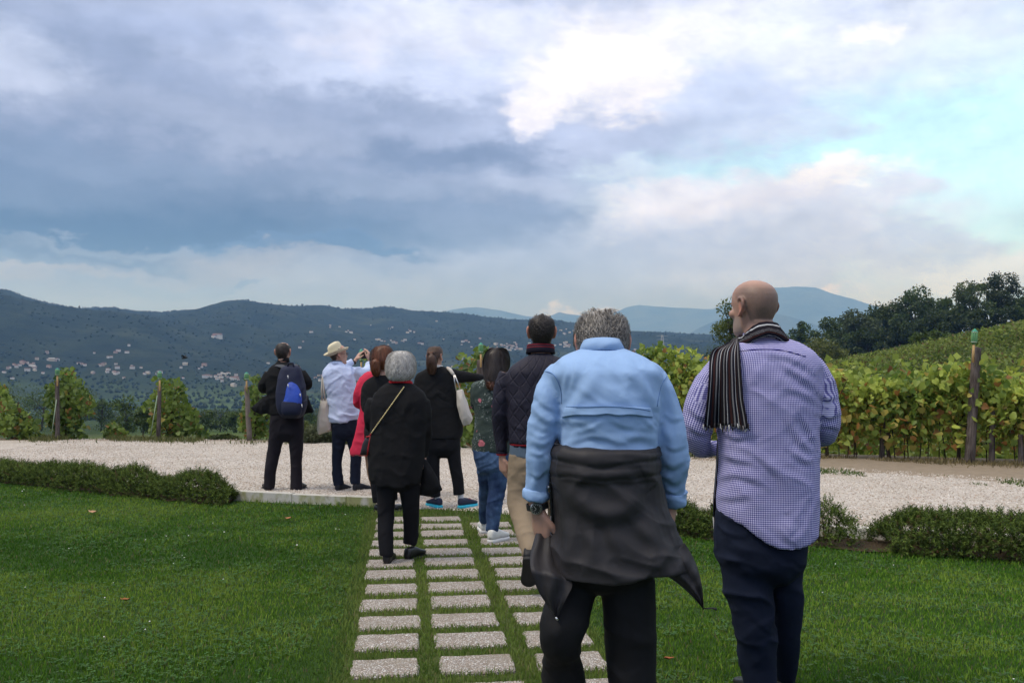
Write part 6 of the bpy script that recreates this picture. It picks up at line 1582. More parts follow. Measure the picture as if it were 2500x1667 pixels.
# ---- 5 grey-haired lady
def person_grey():
    p = Person('grey-haired woman in a long black cardigan walking on the path', 6.73, (943, 1371), ZC)
    t = p.torso([(296, 290, 396, 0, .055), (328, 240, 450, 0, .085), (370, 192, 498, 0, .105), (430, 165, 522, 0, .12), (520, 152, 528, 0, .125), (620, 150, 520, 0, .125), (720, 142, 508, 0, .13), (820, 140, 500, 0, .135), (900, 143, 488, 0, .135), (950, 150, 480, 0, .132), (980, 158, 474, 0, .13)], pw=2.7, hem=lambda x, y: .025 * np.abs(x) ** 2 - .02 * np.sin(x * 7) * .6 - .01)
    la = p.limb([(172, 420, 40, 0), (155, 500, 42, 0), (150, 575, 38, .02), (180, 618, 32, .12), (250, 600, 26, .26)]); ra = p.limb([(498, 425, 40, 0), (512, 520, 40, 0), (512, 620, 38, .02), (500, 720, 34, .05), (500, 800, 26, .06)])
    p.garment('cardigan', [t, la, ra], BLACK, .009, 4, [dict(amp=.012, sc=(7, 7, 2.2), seed=13), dict(amp=.005, sc=(10, 10, 8), seed=14)])
    l1 = p.limb([(262, 940, 74, 0), (252, 1050, 64, 0), (248, 1150, 55, 0), (247, 1280, 51, -.03), (252, 1420, 49, -.06), (252, 1446, 48, -.06)]); l2 = p.limb([(400, 940, 72, 0), (408, 1050, 64, .03), (414, 1150, 58, .06), (416, 1250, 53, .1), (408, 1345, 48, .13), (404, 1376, 46, .13)]); hp = p.torso([(880, 180, 470, 0, .12), (960, 190, 465, 0, .115)], taper=True)
    p.garment('trousers', [hp, l1, l2], BLACK2, .010, 3, dict(amp=.008, sc=(5, 5, 5), seed=15))
    fl = p.sheet([(492, 790), (540, 845), (590, 930), (624, 1014), (590, 1040), (548, 1062), (470, 1050), (478, 950)], .05, .03, bulge=.03); me = remesh('shawl_end', [fl], .009, 3, BLACK); wrinkle(me, .010, (10, 10, 3), seed=16); obj('shawl_end', me, p.root)
    a = p.P(252, 1490, -.10); shoe((a[0], a[1], .0), (.02, 1, 0), p.root, M_BLSHOE, M_RUBBER, .25, H=.085, W=.043); a = p.P(386, 1420, .06); shoe((a[0], a[1], .0), (.42, .9, 0), p.root, M_BLSHOE, M_RUBBER, .25, H=.085, W=.043)
    h = Head(p.P(348, 196, .02), 5, 0, 0, .222); p.make_body(h, SKIN_PALE, vox=.0075, neck_to=p.P(345, 320, 0), extra=hand(p.P(500, 815, .06), (.0, .05, -1), (1, 0, 0), .17) + hand(p.P(255, 600, .28), (.3, .6, .2), (0, -.5, 1), .17))
    W = ((.14, .125, .11), (.66, .64, .60)); hair_loft(p, [(99, 335, 364, 0, .018), (105, 308, 390, 0, .045), (122, 282, 414, 0, .072), (150, 265, 431, 0, .090), (195, 257, 438, -.005, .100), (238, 258, 435, -.01, .100), (268, 268, 422, -.015, .088), (290, 286, 400, -.02, .066), (303, 308, 378, -.02, .04)], W, p.root, n=2600, wave=.010, width=.0036, lift=.008)
    collar(p, 345, 318, -.005, .085, .075, .022, .15, cloth('red_collar', (.38, .015, .02)), gap=.5)
    tree = p.bvh([p.bvh_src[0]]); gold = plain('gold_chain', (.70, .58, .30), .3, .5, .2, 60, .8); mb = MB()
    pts = [(370 + (150 - 370) * k / 30, 335 + (645 - 335) * k / 30) for k in range(31)]; o, _ = p.drape([[q] for q in pts], tree, None, .010, .004); P3 = [Vector(q[0]) for q in o]
    bag = empty('shoulder_bag', P3[-1]); tag(bag, 'black shoulder bag with red edge on a thin gold chain', 'bag')
    for k in range(len(P3) - 1):
        a, b_ = P3[k], P3[k + 1]; m = a.lerp(b_, .5); mb.tube([a, m], .0052, 6); mb.tube([m, b_], .0036, 6)
    mb.build('chain_strap', gold, bag)
    bl = plain('bag_leather', (.012, .010, .011), .45, .5); rl = plain('bag_red_edge', (.30, .015, .02), .5)
    bb = p.sheet([(118, 668), (166, 660), (168, 786), (80, 782), (98, 710)], -.03, .07); obj('bag_body', remesh('bag_body', [bb], .007, 2, bl), bag)
    MB().tube([Vector(p.P(x, y, -.072)) for x, y in ((148, 660), (140, 700), (132, 740), (126, 788))], .006, 6).build('red_piping', rl, bag); MB().tube([Vector(p.P(x, y, -.07)) for x, y in ((118, 668), (142, 662), (168, 660))], .007, 6).build('red_piping', rl, bag); MB().tube([P3[-1], Vector(p.P(150, 662, -.07))], .007, 6).build('red_tab', rl, bag)
person_grey()

# ---- 6 pointing woman with the ponytail
def person_pointing():
    p = Person('woman in black with a brown ponytail pointing to the right', 9.47, (1080, 1238), ZC)
    t = p.torso([(198, 545, 618, 0, .05), (222, 505, 672, 0, .08), (258, 450, 708, 0, .1), (320, 438, 712, 0, .112), (420, 456, 722, 0, .115), (520, 480, 740, 0, .115), (600, 490, 758, 0, .12), (650, 496, 754, 0, .122), (676, 508, 742, 0, .12)]); ra = p.limb([(680, 262, 46, 0), (745, 268, 42, .05), (820, 273, 31, .10), (885, 277, 23, .15), (930, 279, 19, .18)]); la = p.limb([(462, 320, 38, 0), (455, 420, 36, 0), (468, 520, 32, .06), (520, 560, 26, .2)])
    p.garment('jacket', [t, ra, la], BLACK, .009, 3, [dict(amp=.010, sc=(6, 6, 4), rot=.5, seed=17)])
    hp = p.torso([(660, 510, 742, 0, .112), (720, 510, 742, 0, .112), (750, 512, 740, 0, .105)], taper=True); l1 = p.limb([(560, 740, 50, 0), (560, 850, 44, 0), (566, 950, 40, 0), (578, 1062, 34, 0)]); l2 = p.limb([(690, 730, 50, 0), (706, 850, 42, 0), (722, 950, 38, 0), (733, 1046, 37, 0)])
    p.garment('trousers', [hp, l1, l2], BLACK2, .009, 3, dict(amp=.006, sc=(6, 6, 6), seed=18))
    SO = cloth('white_sock', (.6, .6, .6)); p.garment('socks', [p.limb([(590, 1050, 17, 0), (590, 1095, 18, 0)]), p.limb([(742, 1035, 20, 0), (744, 1090, 20, 0)])], SO, .006, 1)
    up = plain('running_shoe', (.022, .028, .055), .7); cy = plain('cyan_sole', (.03, .45, .60), .5); rl = plain('red_lace', (.55, .03, .03), .6)
    a = p.P(608, 1142, -.04); shoe((a[0], a[1], 0), (-.55, .8, 0), p.root, up, cy, .26, H=.075, soleh=.034, lace=rl); a = p.P(735, 1135, -.05); shoe((a[0], a[1], 0), (.62, .75, 0), p.root, up, cy, .26, H=.075, soleh=.034, lace=rl)
    h = Head(p.P(574, 142, .02), 22, 2, 0, .222); p.make_body(h, SKIN, vox=.008, neck_to=p.P(578, 215, 0), extra=hand(p.P(940, 279, .18), (1, .25, .02), (0, -.4, 1), .17, (.05, .5, .7, .8)) + hand(p.P(530, 560, .22), (.5, .6, 0), (0, -.4, 1), .16))
    B = ((.035, .017, .010), (.11, .055, .032)); h.hair(p.root, lambda t_, z, T: np.where(z > hairline(t_) - .004, .008, -.008), B); h.strands(p.root, 700, lambda t_, z, T: (z > hairline(t_)) * 1.0, lambda t_, z: (np.where(t_ < np.pi, 1, -1) * .9, -.25 + 0 * z), .07, .010, B, .004, 4)
    hair_loft(p, [(112, 534, 558, -.09, .02), (130, 526, 566, -.115, .035), (160, 520, 576, -.125, .042), (200, 522, 580, -.12, .04), (235, 530, 576, -.11, .03), (256, 542, 566, -.11, .012)], B, p.root, n=300, name='ponytail'); MB().tube([Vector(p.P(530, 118, -.09)), Vector(p.P(562, 118, -.09))], .022, 10).build('hair_tie', plain('hair_tie', (.10, .045, .025), .7), p.root)
    collar(p, 582, 212, 0, .066, .06, .026, .1, cloth('white_collar', (.55, .53, .5)), gap=.6)
    canvas = cloth('pale_canvas', (.50, .46, .41), .85, var=.1); bag = empty('shoulder_bag', p.P(770, 590, -.05)); tag(bag, 'pale grey shoulder bag hanging from the pointing woman', 'bag')
    b = p.sheet([(716, 362), (752, 352), (778, 420), (806, 500), (818, 548), (800, 580), (762, 596), (738, 540), (718, 460)], -.09, .07, bulge=.035); me = remesh('bag_body', [b], .007, 3, canvas); wrinkle(me, .010, (9, 9, 4), seed=19); obj('bag_body', me, bag)
    MB().tube([Vector(p.P(x, y, yo)) for x, y, yo in ((655, 212, -.02), (672, 222, -.08), (690, 248, -.11), (700, 262, -.11))], [.018, .02, .018, .012], 8).build('strap', canvas, bag)
    ch = plain('silver_chain', (.6, .58, .55), .3, .5, .1, 60, .8)
    for q in ([(698, 258), (702, 300), (714, 365)], [(704, 258), (722, 305), (738, 352)]): MB().tube([Vector(p.P(x, y, -.12)) for x, y in q], .007, 6).build('chain', ch, bag)
person_pointing()

# ---- 7 woman in the floral blouse
def m_floral():
    m, t, b = mat('floral_blouse', .8, .15); tc = t.node('ShaderNodeTexCoord'); P = tc.outputs['Object']
    base = t.mix(t.noise(P, 9, 4), (.020, .032, .030), (.055, .075, .066)); w = t.vmath('ADD', P, t.scale(t.noise(P, 30, 3, .5, True), .03))
    sp = t.math('MULTIPLY', t.rng(t.noise(w, 75, 3, .6), .56, .64), t.rng(t.noise(P, 11, 3), .42, .56)); c = t.mix(t.math('MULTIPLY', sp, .8), base, (.36, .40, .38))
    d = t.voronoi(w, 9.5, rnd=1.0); k = t.rng(t.sep(t.voronoi(w, 9.5, out='Color'))[0], .52, .56); pet = t.noise(w, 80, 2)
    c = t.mix(t.math('MULTIPLY', t.rng(d, .30, .24), k), c, t.mix(pet, (.30, .03, .07), (.68, .28, .30))); c = t.mix(t.math('MULTIPLY', t.rng(d, .10, .06), k), c, (.14, .01, .03))
    t.l.new(c, b.inputs['Base Color']); add_crease(t, b, P, .4, bump(t, b, t.noise(P, 40, 4), .2, .006)); return m
def m_jeans():
    m, t, b = mat('blue_jeans', .85, .15); tc = t.node('ShaderNodeTexCoord'); P = tc.outputs['Object']; f = t.noise(t.vmath('MULTIPLY', P, (1, 1, .5)), 7, 5, .6)
    t.l.new(t.mix(t.rng(f, .35, .7), (.018, .036, .095), (.075, .135, .25)), b.inputs['Base Color']); add_crease(t, b, P, .5, bump(t, b, t.noise(P, 60, 4), .2, .005)); return m
def person_floral():
    p = Person('dark-haired woman in a floral blouse and blue jeans', 7.49, (1205, 1325), ZC); FL = m_floral()
    t = p.torso([(285, 900, 1010, 0, .06), (308, 840, 1050, 0, .09), (345, 812, 1080, 0, .105), (420, 820, 1085, 0, .115), (500, 840, 1076, 0, .11), (580, 838, 1078, 0, .11), (660, 827, 1084, 0, .12), (740, 822, 1084, 0, .122), (766, 826, 1078, 0, .118)]); la = p.limb([(832, 350, 28, 0), (836, 420, 30, .03), (850, 478, 28, .1), (900, 490, 24, .24)]); ra = p.limb([(1065, 350, 30, 0), (1076, 430, 30, .02), (1062, 490, 28, .1), (1000, 490, 24, .24)])
    p.garment('blouse', [t, la, ra], FL, .008, 3, dict(amp=.010, sc=(7, 7, 5), rot=.4, seed=21))
    J = m_jeans(); hp = p.torso([(745, 826, 1060, 0, .11), (800, 829, 1062, 0, .115), (870, 848, 1058, 0, .105)], taper=True); l1 = p.limb([(900, 880, 52, .02), (902, 980, 42, .1), (900, 1100, 37, .26), (896, 1225, 29, .38)]); l2 = p.limb([(985, 880, 72, 0), (982, 1000, 58, 0), (968, 1100, 52, 0), (958, 1200, 46, 0), (950, 1290, 38, 0)])
    p.garment('jeans', [hp, l1, l2], J, .008, 3, [dict(amp=.007, sc=(5, 5, 12), seed=22)])
    ws = plain('white_canvas_shoe', (.66, .66, .62), .7); a = p.P(935, 1366, -.06); shoe((a[0], a[1], .02), (.55, .8, 0), p.root, ws, M_WHITE_SOLE, .25, H=.085, soleh=.026, W=.044); a = p.P(894, 1306, .38); shoe((a[0], a[1], .02), (-.1, 1, 0), p.root, ws, M_WHITE_SOLE, .25, H=.085, soleh=.026, W=.042)
    h = Head(p.P(982, 190, .02), 5, 0, 0, .225); p.make_body(h, SKIN, vox=.008, neck_to=p.P(972, 300, 0), extra=hand(p.P(905, 488, .26), (.5, .5, .1), (0, -.4, 1), .16) + hand(p.P(995, 488, .26), (-.5, .5, .1), (0, -.4, 1), .16, side=-1))
    D = ((.010, .007, .006), (.035, .022, .016)); hair_loft(p, [(79, 960, 1010, 0, .03), (90, 930, 1040, 0, .065), (128, 905, 1058, 0, .092), (180, 898, 1062, 0, .105), (230, 900, 1052, -.02, .10), (280, 905, 1022, -.05, .078), (330, 914, 986, -.085, .04), (356, 930, 974, -.09, .02)], D, p.root, n=900, width=.005)
    hair_loft(p, [(300, 912, 970, -.115, .018), (325, 916, 974, -.122, .02), (345, 924, 972, -.122, .018), (360, 938, 964, -.12, .008)], ((.06, .022, .012), (.13, .05, .025)), p.root, n=120, name='hair_tips')
person_floral()

# ---- 8 man in the quilted jacket
def m_quilt():
    m, t, b = mat('quilted_navy', .65, .25); at = t.node('ShaderNodeAttribute', attribute_name='fuv'); U, Vv, _ = t.sep(at.outputs['Vector'])[:3]; tc = t.node('ShaderNodeTexCoord')
    def line(a, c): q = t.math('FRACT', t.math('ADD', t.math('MULTIPLY', U, a), t.math('MULTIPLY', Vv, c))); return t.math('ABSOLUTE', t.math('SUBTRACT', q, .5))
    l1, l2 = line(11.5, 9.0), line(-11.5, 9.0); h = t.math('MULTIPLY', t.rng(l1, .5, .36), t.rng(l2, .5, .36)); f = t.noise(tc.outputs['Object'], 9, 4)
    t.l.new(t.mix(f, (.010, .009, .018), (.022, .020, .034)), b.inputs['Base Color']); bump(t, b, t.math('ADD', h, t.math('MULTIPLY', t.noise(tc.outputs['Object'], 30, 4), .7)), .38, .010); return m
def fabric_uv(me, axes):
    """axes: list of (points, radii): each vertex takes length along / round the nearest limb"""
    V = get_co(me); best = np.full(len(V), 1e9); UV = np.zeros((len(V), 3))
    for Pp, Rr in axes:
        Pp = np.asarray(Pp); cum = np.concatenate([[0], np.cumsum(np.linalg.norm(np.diff(Pp, axis=0), axis=1))])
        for i in range(len(Pp) - 1):
            a, b = Pp[i], Pp[i + 1]; ab = b - a; L = np.linalg.norm(ab); t = np.clip(((V - a) @ ab) / (L * L), 0, 1); q = a + t[:, None] * ab; dv = V - q; r = Rr[i] + (Rr[i + 1] - Rr[i]) * t; dist = np.linalg.norm(dv, axis=1) / r
            k = dist < best; ax = ab / L; ref = np.array([0, 1, 0.]) - ax * ax[1]; ref /= np.linalg.norm(ref); s = np.cross(ax, ref); ang = np.arctan2(dv @ s, -(dv @ ref)); rm = float(np.mean(Rr))
            tu = ((V - a) @ ab) / (L * L) if len(Pp) == 2 else t; UV[k] = np.stack([ang * rm, cum[i] + tu * L, 0 * t], 1)[k]; best = np.minimum(best, dist)
    attr_vec(me, 'fuv', UV)
def person_quilted():
    p = Person('man in a dark quilted jacket and tan trousers walking ahead', 5.98, (1330, 1432), ZD); Q = m_quilt(); RIB = cloth('red_rib', (.22, .012, .018), .8); NR = cloth('navy_rib', (.014, .012, .022), .8)
    t = p.torso([(425, 462, 568, .0, .058), (448, 420, 618, 0, .085), (495, 335, 700, 0, .11), (560, 268, 748, 0, .13), (650, 252, 762, 0, .135), (800, 264, 762, 0, .14), (950, 272, 752, 0, .135), (1070, 280, 746, 0, .135), (1092, 286, 740, 0, .13)])
    la = p.limb([(265, 575, 60, 0), (230, 690, 62, 0), (216, 820, 60, 0), (212, 950, 56, .03), (220, 1060, 50, .05), (226, 1150, 43, .05)]); qa = p.last; ra = p.limb([(755, 575, 60, 0), (795, 700, 62, 0), (806, 850, 58, 0), (800, 1000, 52, .05), (788, 1150, 43, .08)]); qb = p.last
    g = p.garment('jacket', [t, la, ra], Q, .008, 3, dict(amp=.007, sc=(6, 6, 6), seed=23))
    fabric_uv(g.data, [([p.P(510, y) for y in (440, 700, 1090)], [.19, .21, .21]), (qa, [.055] * len(qa)), (qb, [.055] * len(qb))])
    hm = p.torso([(1088, 286, 740, 0, .132), (1097, 283, 743, 0, .134), (1105, 285, 741, 0, .132)], body=False); obj('waist_rib', remesh('waist_rib', [hm], .006, 1, RIB), p.root); hm = p.torso([(1104, 288, 739, 0, .128), (1116, 288, 739, 0, .128)], body=False); obj('waist_rib', remesh('waist_rib', [hm], .006, 1, NR), p.root)
    for (x, yo) in ((226, .05), (788, .08)):
        c = p.limb([(x, 1148, 42, yo), (x, 1172, 41, yo)], body=False); obj('cuff', remesh('cuff', [c], .006, 1, NR), p.root); c = p.limb([(x + 1, 1168, 42, yo), (x + 1, 1180, 41, yo)], body=False); obj('cuff_stripe', remesh('cuff_stripe', [c], .005, 1, RIB), p.root)
    us = p.torso([(1090, 290, 738, 0, .122), (1150, 284, 742, 0, .124), (1192, 280, 744, 0, .126)]); p.garment('undershirt', [us], cloth('slate_shirt', (.085, .12, .16)), .009, 2, dict(amp=.005, sc=(6, 6, 3), seed=24))
    TN = cloth('tan_trousers', (.24, .185, .125), .85, var=.12, crease=.5); hp = p.torso([(140, 110, 498, 0, .118), (200, 104, 505, 0, .125), (290, 98, 506, 0, .12), (330, 98, 506, 0, .11)], z=ZE)
    l1 = p.limb([(188, 310, 90, 0), (182, 440, 82, -.02), (196, 540, 70, -.10), (220, 660, 57, -.24), (243, 780, 44, -.36)], z=ZE); l2 = p.limb([(415, 310, 90, 0), (425, 480, 80, .08), (430, 700, 62, .18), (432, 880, 52, .22)], z=ZE)
    p.garment('trousers', [hp, l1, l2], TN, .008, 3, [dict(amp=.010, sc=(4, 4, 10), rot=-.4, seed=25)])
    bs = plain('dark_sneaker', (.012, .012, .014), .6); toe = Vector(p.P(236, 968, -.24, ZE)); hl = Vector(p.P(248, 806, -.42, ZE)); dd = (toe - hl)
    # push-off foot: heel up, toe down
    d2 = Vector((dd.x, max(dd.y, .05), 0)); shoe((toe.x - .01, toe.y - .29, max(0, toe.z) - .0), (.02, 1, 0), p.root, bs, M_RUBBER, .28, pitch=.85, H=.085); a = p.P(432, 905, .2, ZE); shoe((a[0], a[1], 0), (.1, 1, 0), p.root, bs, M_RUBBER, .28)
    h = Head(p.P(519, 282, .01), 0, -4, 0, .245); hd = hand(p.P(229, 1190, .05), (.10, .10, -1), (-.75, -.55, 0), .19, (.25, .3, .35, .4), .45, -1) + hand(p.P(788, 1190, .08), (-.05, .1, -1), (.75, -.5, 0), .19, (.3, .35, .4, .45), .45, 1)
    p.make_body(h, SKIN_RED, vox=.006, extra=hd, neck_to=p.P(515, 440, 0), neck=.058)
    D = ((.012, .009, .008), (.035, .026, .020)); bald = lambda t_, z: (z > .207 - .012 * np.clip((t_ - 1.2) / 2, 0, 1)) & (t_ < 2.9)
    h.hair(p.root, lambda t_, z, T: np.where(z > hairline(t_), np.where(bald(t_, z), .0025, .008), -.006), D)
    h.strands(p.root, 1500, lambda t_, z, T: np.where(z > hairline(t_), np.where(bald(t_, z), .12, 1.0), 0), lambda t_, z: (0 * t_ + .15, -1 + 0 * z), .035, .010, D, .003, 5)
    collar(p, 512, 432, .0, .088, .078, .060, .12, NR, gap=.75); collar(p, 512, 379, .007, .0915, .0815, .006, .12, RIB, gap=.75, flare=1.0, name='collar_stripe'); collar(p, 512, 396, .006, .0945, .0845, .005, .12, RIB, gap=.75, flare=1.0, name='collar_stripe')
person_quilted()
# ---- 9 grey-haired man in the light blue shirt
def person_blue():
    p = Person('stooping grey-haired man in a blue shirt with a jacket round his waist', 3.14, (1460, 1903), ZD); SH = cloth('blue_shirt', (.27, .41, .64), .8, var=.05, bumpk=.2, crease=.6)
    t = p.torso([(385, 855, 1085, .06, .065), (410, 770, 1165, .055, .085), (445, 690, 1250, .04, .115), (500, 615, 1330, .02, .14), (570, 590, 1390, 0, .155), (660, 610, 1400, 0, .165), (800, 648, 1385, 0, .175), (950, 650, 1370, 0, .178), (1100, 650, 1366, 0, .172), (1200, 655, 1362, 0, .17)], pw=2.35)
    la = p.limb([(700, 520, 60, .03), (625, 590, 86, .015), (585, 690, 97, .0), (557, 820, 107, -.01), (527, 1000, 107, -.01), (502, 1200, 101, .0), (490, 1340, 96, .02), (478, 1450, 90, .03)]); ra = p.limb([(1250, 520, 60, .03), (1335, 590, 86, .015), (1385, 690, 92, 0), (1442, 850, 98, 0), (1474, 1050, 116, 0), (1484, 1200, 118, .02), (1488, 1350, 103, .06), (1492, 1470, 80, .09), (1492, 1525, 70, .10)])
    g = p.garment('shirt', [t, la, ra], SH, .0065, 4, [dict(amp=.005, sc=(2.0, 4, 9), rot=-.55, seed=31, fine=.04), dict(amp=.004, sc=(2.0, 4, 10), rot=.6, seed=32, fine=.03), dict(amp=.0025, sc=(3, 5, 14), rot=.5, seed=33, fine=.05)])
    creases(p, g.data, [([(830, 590), (765, 720), (690, 860)], .030, .010), ([(900, 520), (850, 640), (800, 760)], .03, .005), ([(650, 480), (600, 560), (560, 660)], .022, .006), ([(1190, 640), (1290, 760), (1345, 870)], .028, .009), ([(1290, 520), (1355, 620), (1395, 760)], .024, .008), ([(1150, 1092), (1250, 1070), (1352, 1105)], .022, .011), ([(1220, 930), (1300, 1010), (1345, 1090)], .026, .007),
        ([(560, 560), (605, 680), (655, 830)], .020, .007), ([(460, 880), (555, 955), (645, 950)], .020, .009), ([(440, 960), (540, 1010), (630, 985)], .016, .006), ([(430, 1080), (530, 1125), (612, 1060)], .020, .008), ([(520, 1180), (565, 1300), (545, 1430)], .018, .008), ([(420, 1250), (450, 1340), (430, 1430)], .018, .006), ([(1430, 620), (1455, 800), (1500, 1000)], .022, .006), ([(1390, 1220), (1480, 1290), (1575, 1240)], .022, .009), ([(1400, 1340), (1490, 1400), (1580, 1350)], .018, .007), ([(1380, 980), (1450, 1100), (1440, 1250)], .022, .007),
        ([(680, 960), (850, 985), (1050, 960), (1250, 990)], .035, .005), ([(690, 900), (740, 1000), (690, 1095)], .024, .007), ([(840, 1000), (900, 1060), (1020, 1085)], .026, .006), ([(1000, 560), (990, 680), (1000, 800)], .04, .004), ([(1090, 460), (1120, 560), (1110, 700)], .03, .004), ([(760, 480), (740, 600), (690, 740)], .012, .004), ([(960, 900), (880, 960), (700, 1010)], .012, .004), ([(1000, 910), (1120, 980), (1310, 1010)], .012, .004), ([(740, 1100), (900, 1060), (1100, 1100)], .011, .004), ([(1250, 900), (1300, 960), (1350, 1000)], .010, .004), ([(470, 760), (540, 830), (620, 860)], .010, .004), ([(430, 1020), (520, 1060), (615, 1020)], .010, .004), ([(420, 1160), (510, 1190), (600, 1140)], .010, .004), ([(420, 1320), (500, 1350), (580, 1300)], .010, .004), ([(1400, 1100), (1490, 1150), (1590, 1120)], .011, .004), ([(1410, 880), (1480, 930), (1560, 920)], .011, .004), ([(1420, 1440), (1500, 1470), (1570, 1430)], .009, .004), ([(1200, 470), (1290, 580), (1350, 720)], .012, .004), ([(690, 560), (670, 680), (660, 800)], .011, .005), ([(1370, 700), (1360, 850), (1362, 1000)], .011, .005)])
    tree = p.bvh([g.data])
    # back vent flap and its stitching, sleeve seams
    vr = [[(x, 826 + .00010 * (x - 1000) ** 2 - 6) for x in np.linspace(690, 1325, 9)], [(x, 858 + .00011 * (x - 1000) ** 2 - 4) for x in np.linspace(678, 1335, 9)], [(x, 886 + .00014 * (x - 1000) ** 2 - 6 + (6 * math.sin(x * .03))) for x in np.linspace(668, 1342, 9)]]
    p.drape_mesh('vent_flap', vr, tree, SH, lift=.013, thick=.008, per=4)
    dark = cloth('seam', (.12, .22, .42)); 
    def seam(name, pts, r=.0016, lift=.002):
        A = catmull(np.array(pts, float), 8); o, _ = p.drape([[tuple(q)] for q in A], tree, None, lift, .001); return MB().tube([Vector(q[0]) for q in o], r, 5).build(name, dark, p.root)
    seam('seam', [(700, 822), (850, 824), (1000, 820), (1200, 832), (1320, 852)], .0015, .014); seam('seam', [(540, 560), (600, 580), (640, 640), (664, 720), (668, 800)]); seam('seam', [(1440, 600), (1405, 660), (1385, 740), (1372, 820)])
    # turned-back cuffs
    for nm, pts in (('rolled_cuff', [(478, 1432, 97, .03), (474, 1470, 100, .03), (470, 1505, 94, .03)]), ('rolled_cuff', [(1494, 1440, 88, .08), (1495, 1490, 88, .09), (1494, 1535, 80, .10)])):
        me = remesh('rolled_cuff', [p.limb(pts, body=False)], .006, 2, SH); wrinkle(me, .010, (9, 9, 20), .3, 34); obj('rolled_cuff', me, p.root)
    # jacket tied round the waist
    JK = cloth('charcoal_jacket', (.021, .019, .021), .62, spec=.35, var=.15, bumpk=.12, crease=.35)
    w1 = p.torso([(100, 380, 1015, 0, .180), (118, 372, 1023, 0, .190), (165, 373, 1026, 0, .196), (205, 376, 1024, 0, .192), (225, 374, 1026, 0, .195), (262, 376, 1022, 0, .194), (285, 382, 1024, 0, .186), (300, 380, 1030, 0, .184)], z=ZE, body=False, per=5)
    w2 = p.torso([(280, 380, 1028, 0, .182), (400, 384, 1055, -.005, .186), (520, 387, 1092, -.01, .19), (650, 387, 1148, -.015, .19), (760, 386, 1205, -.02, .185), (815, 386, 1238, -.02, .183), (846, 387, 1246, -.02, .182)], z=ZE, body=False, hem=lambda x, y: .022 * x - .012 + .006 * np.sin(x * 6))
    jw = p.garment('waist_jacket', [w1, w2], JK, .006, 3, [dict(amp=.010, sc=(2.2, 3, 8), rot=.25, seed=35, fine=.05), dict(amp=.012, sc=(5, 5, 2.5), rot=.35, seed=36, fine=.1)])
    V = get_co(jw.data); N = get_no(jw.data); zt, zb = p.P(600, 105, 0, ZE)[2], p.P(600, 285, 0, ZE)[2]; k = np.clip((zt - V[:, 2]) / (zt - zb), 0, 1); xx = V[:, 0] - p.P(700, 0, 0, ZE)[0]
    wob = fbm(np.stack([xx * 5, k * 2, 0 * k], 1), 3, 61) - .5; fold = np.where((k > 0) & (k < 1), np.abs(np.sin(np.pi * (k * 2.2 + .5 * xx + 1.5 * wob))) ** .7 - .6, 0) * .0075; set_co(jw.data, V + N * fold[:, None])
    creases(p, jw.data, [([(430, 400), (540, 510), (690, 572), (860, 540), (970, 400)], .045, .014), ([(690, 580), (718, 680), (765, 790)], .030, .010), ([(960, 300), (1030, 430), (1110, 620)], .035, .012), ([(420, 560), (440, 700), (430, 840)], .030, .008), ([(880, 600), (960, 700), (1010, 820)], .030, .009), ([(560, 640), (590, 730), (570, 830)], .030, .007), ([(1090, 560), (1150, 690), (1230, 780)], .025, .009)], ZE)
    def flap(outline, yo, bulge, seed):
        # hanging cloth: a grid between an upper and a lower edge, both sides, gathered to the tip
        U, Lw = (catmull(np.array(e, float), 6) for e in outline); m = 9; rows = []
        for i in range(len(U)):
            a, b = U[i], Lw[i]; rows.append([p.P(*(a + (b - a) * j / (m - 1)), yo(i / (len(U) - 1)) - bulge * math.sin(math.pi * j / (m - 1)) * math.sin(math.pi * min(1, .15 + i / (len(U) - 1) * .85)) + .012 * math.sin(j * 1.5 + i * .22 + seed), ZE) for j in range(m)])
        G = np.array(rows); nr = len(G); V = np.concatenate([G.reshape(-1, 3), (G + np.array([0, .006, 0])).reshape(-1, 3)]); B = nr * m; Fc = []
        for i in range(nr - 1):
            for j in range(m - 1): k = i * m + j; Fc.append([k, k + 1, k + m + 1, k + m]); Fc.append([B + k, B + k + m, B + k + m + 1, B + k + 1])
            for j in (0, m - 1): k = i * m + j; Fc.append([k, k + m, B + k + m, B + k])
        for i in (0, nr - 1):
            for j in range(m - 1): k = i * m + j; Fc.append([k, B + k, B + k + 1, k + 1])
        return obj('jacket_sleeve', mesh_np('jacket_sleeve', V, Fc, JK), jw)
    flap(([(1200, 700), (1252, 790), (1290, 890), (1310, 1000), (1317, 1114)], [(1020, 800), (1060, 880), (1150, 945), (1245, 1030), (1315, 1112)]), lambda t: -.10 - .02 * t, .03, 0)
    flap(([(275, 640), (240, 780), (250, 890), (292, 1000), (350, 1090), (403, 1172)], [(385, 640), (430, 830), (500, 945), (470, 1030), (436, 1100), (407, 1171)]), lambda t: .03 - .16 * min(1, t / .35) - .01 * t, .02, 2)
    zp = plain('zip_metal', (.7, .7, .7), .3, .5, .1, 50, .9); MB().tube([Vector(p.P(398, 1158, -.15, ZE)), Vector(p.P(412, 1176, -.15, ZE))], .004, 6).build('zip_pull', zp, jw); MB().tube([Vector(p.P(x, y, -.12, ZE)) for x, y in ((1316, 1104), (1345, 1104), (1372, 1102), (1396, 1110))], [.002, .003, .003, .005], 6).build('drawcord', M_RUBBER, jw)
    hp = p.torso([(700, 440, 1010, 0, .145), (800, 425, 1024, 0, .15), (860, 420, 1024, 0, .14)], z=ZE, taper=True)
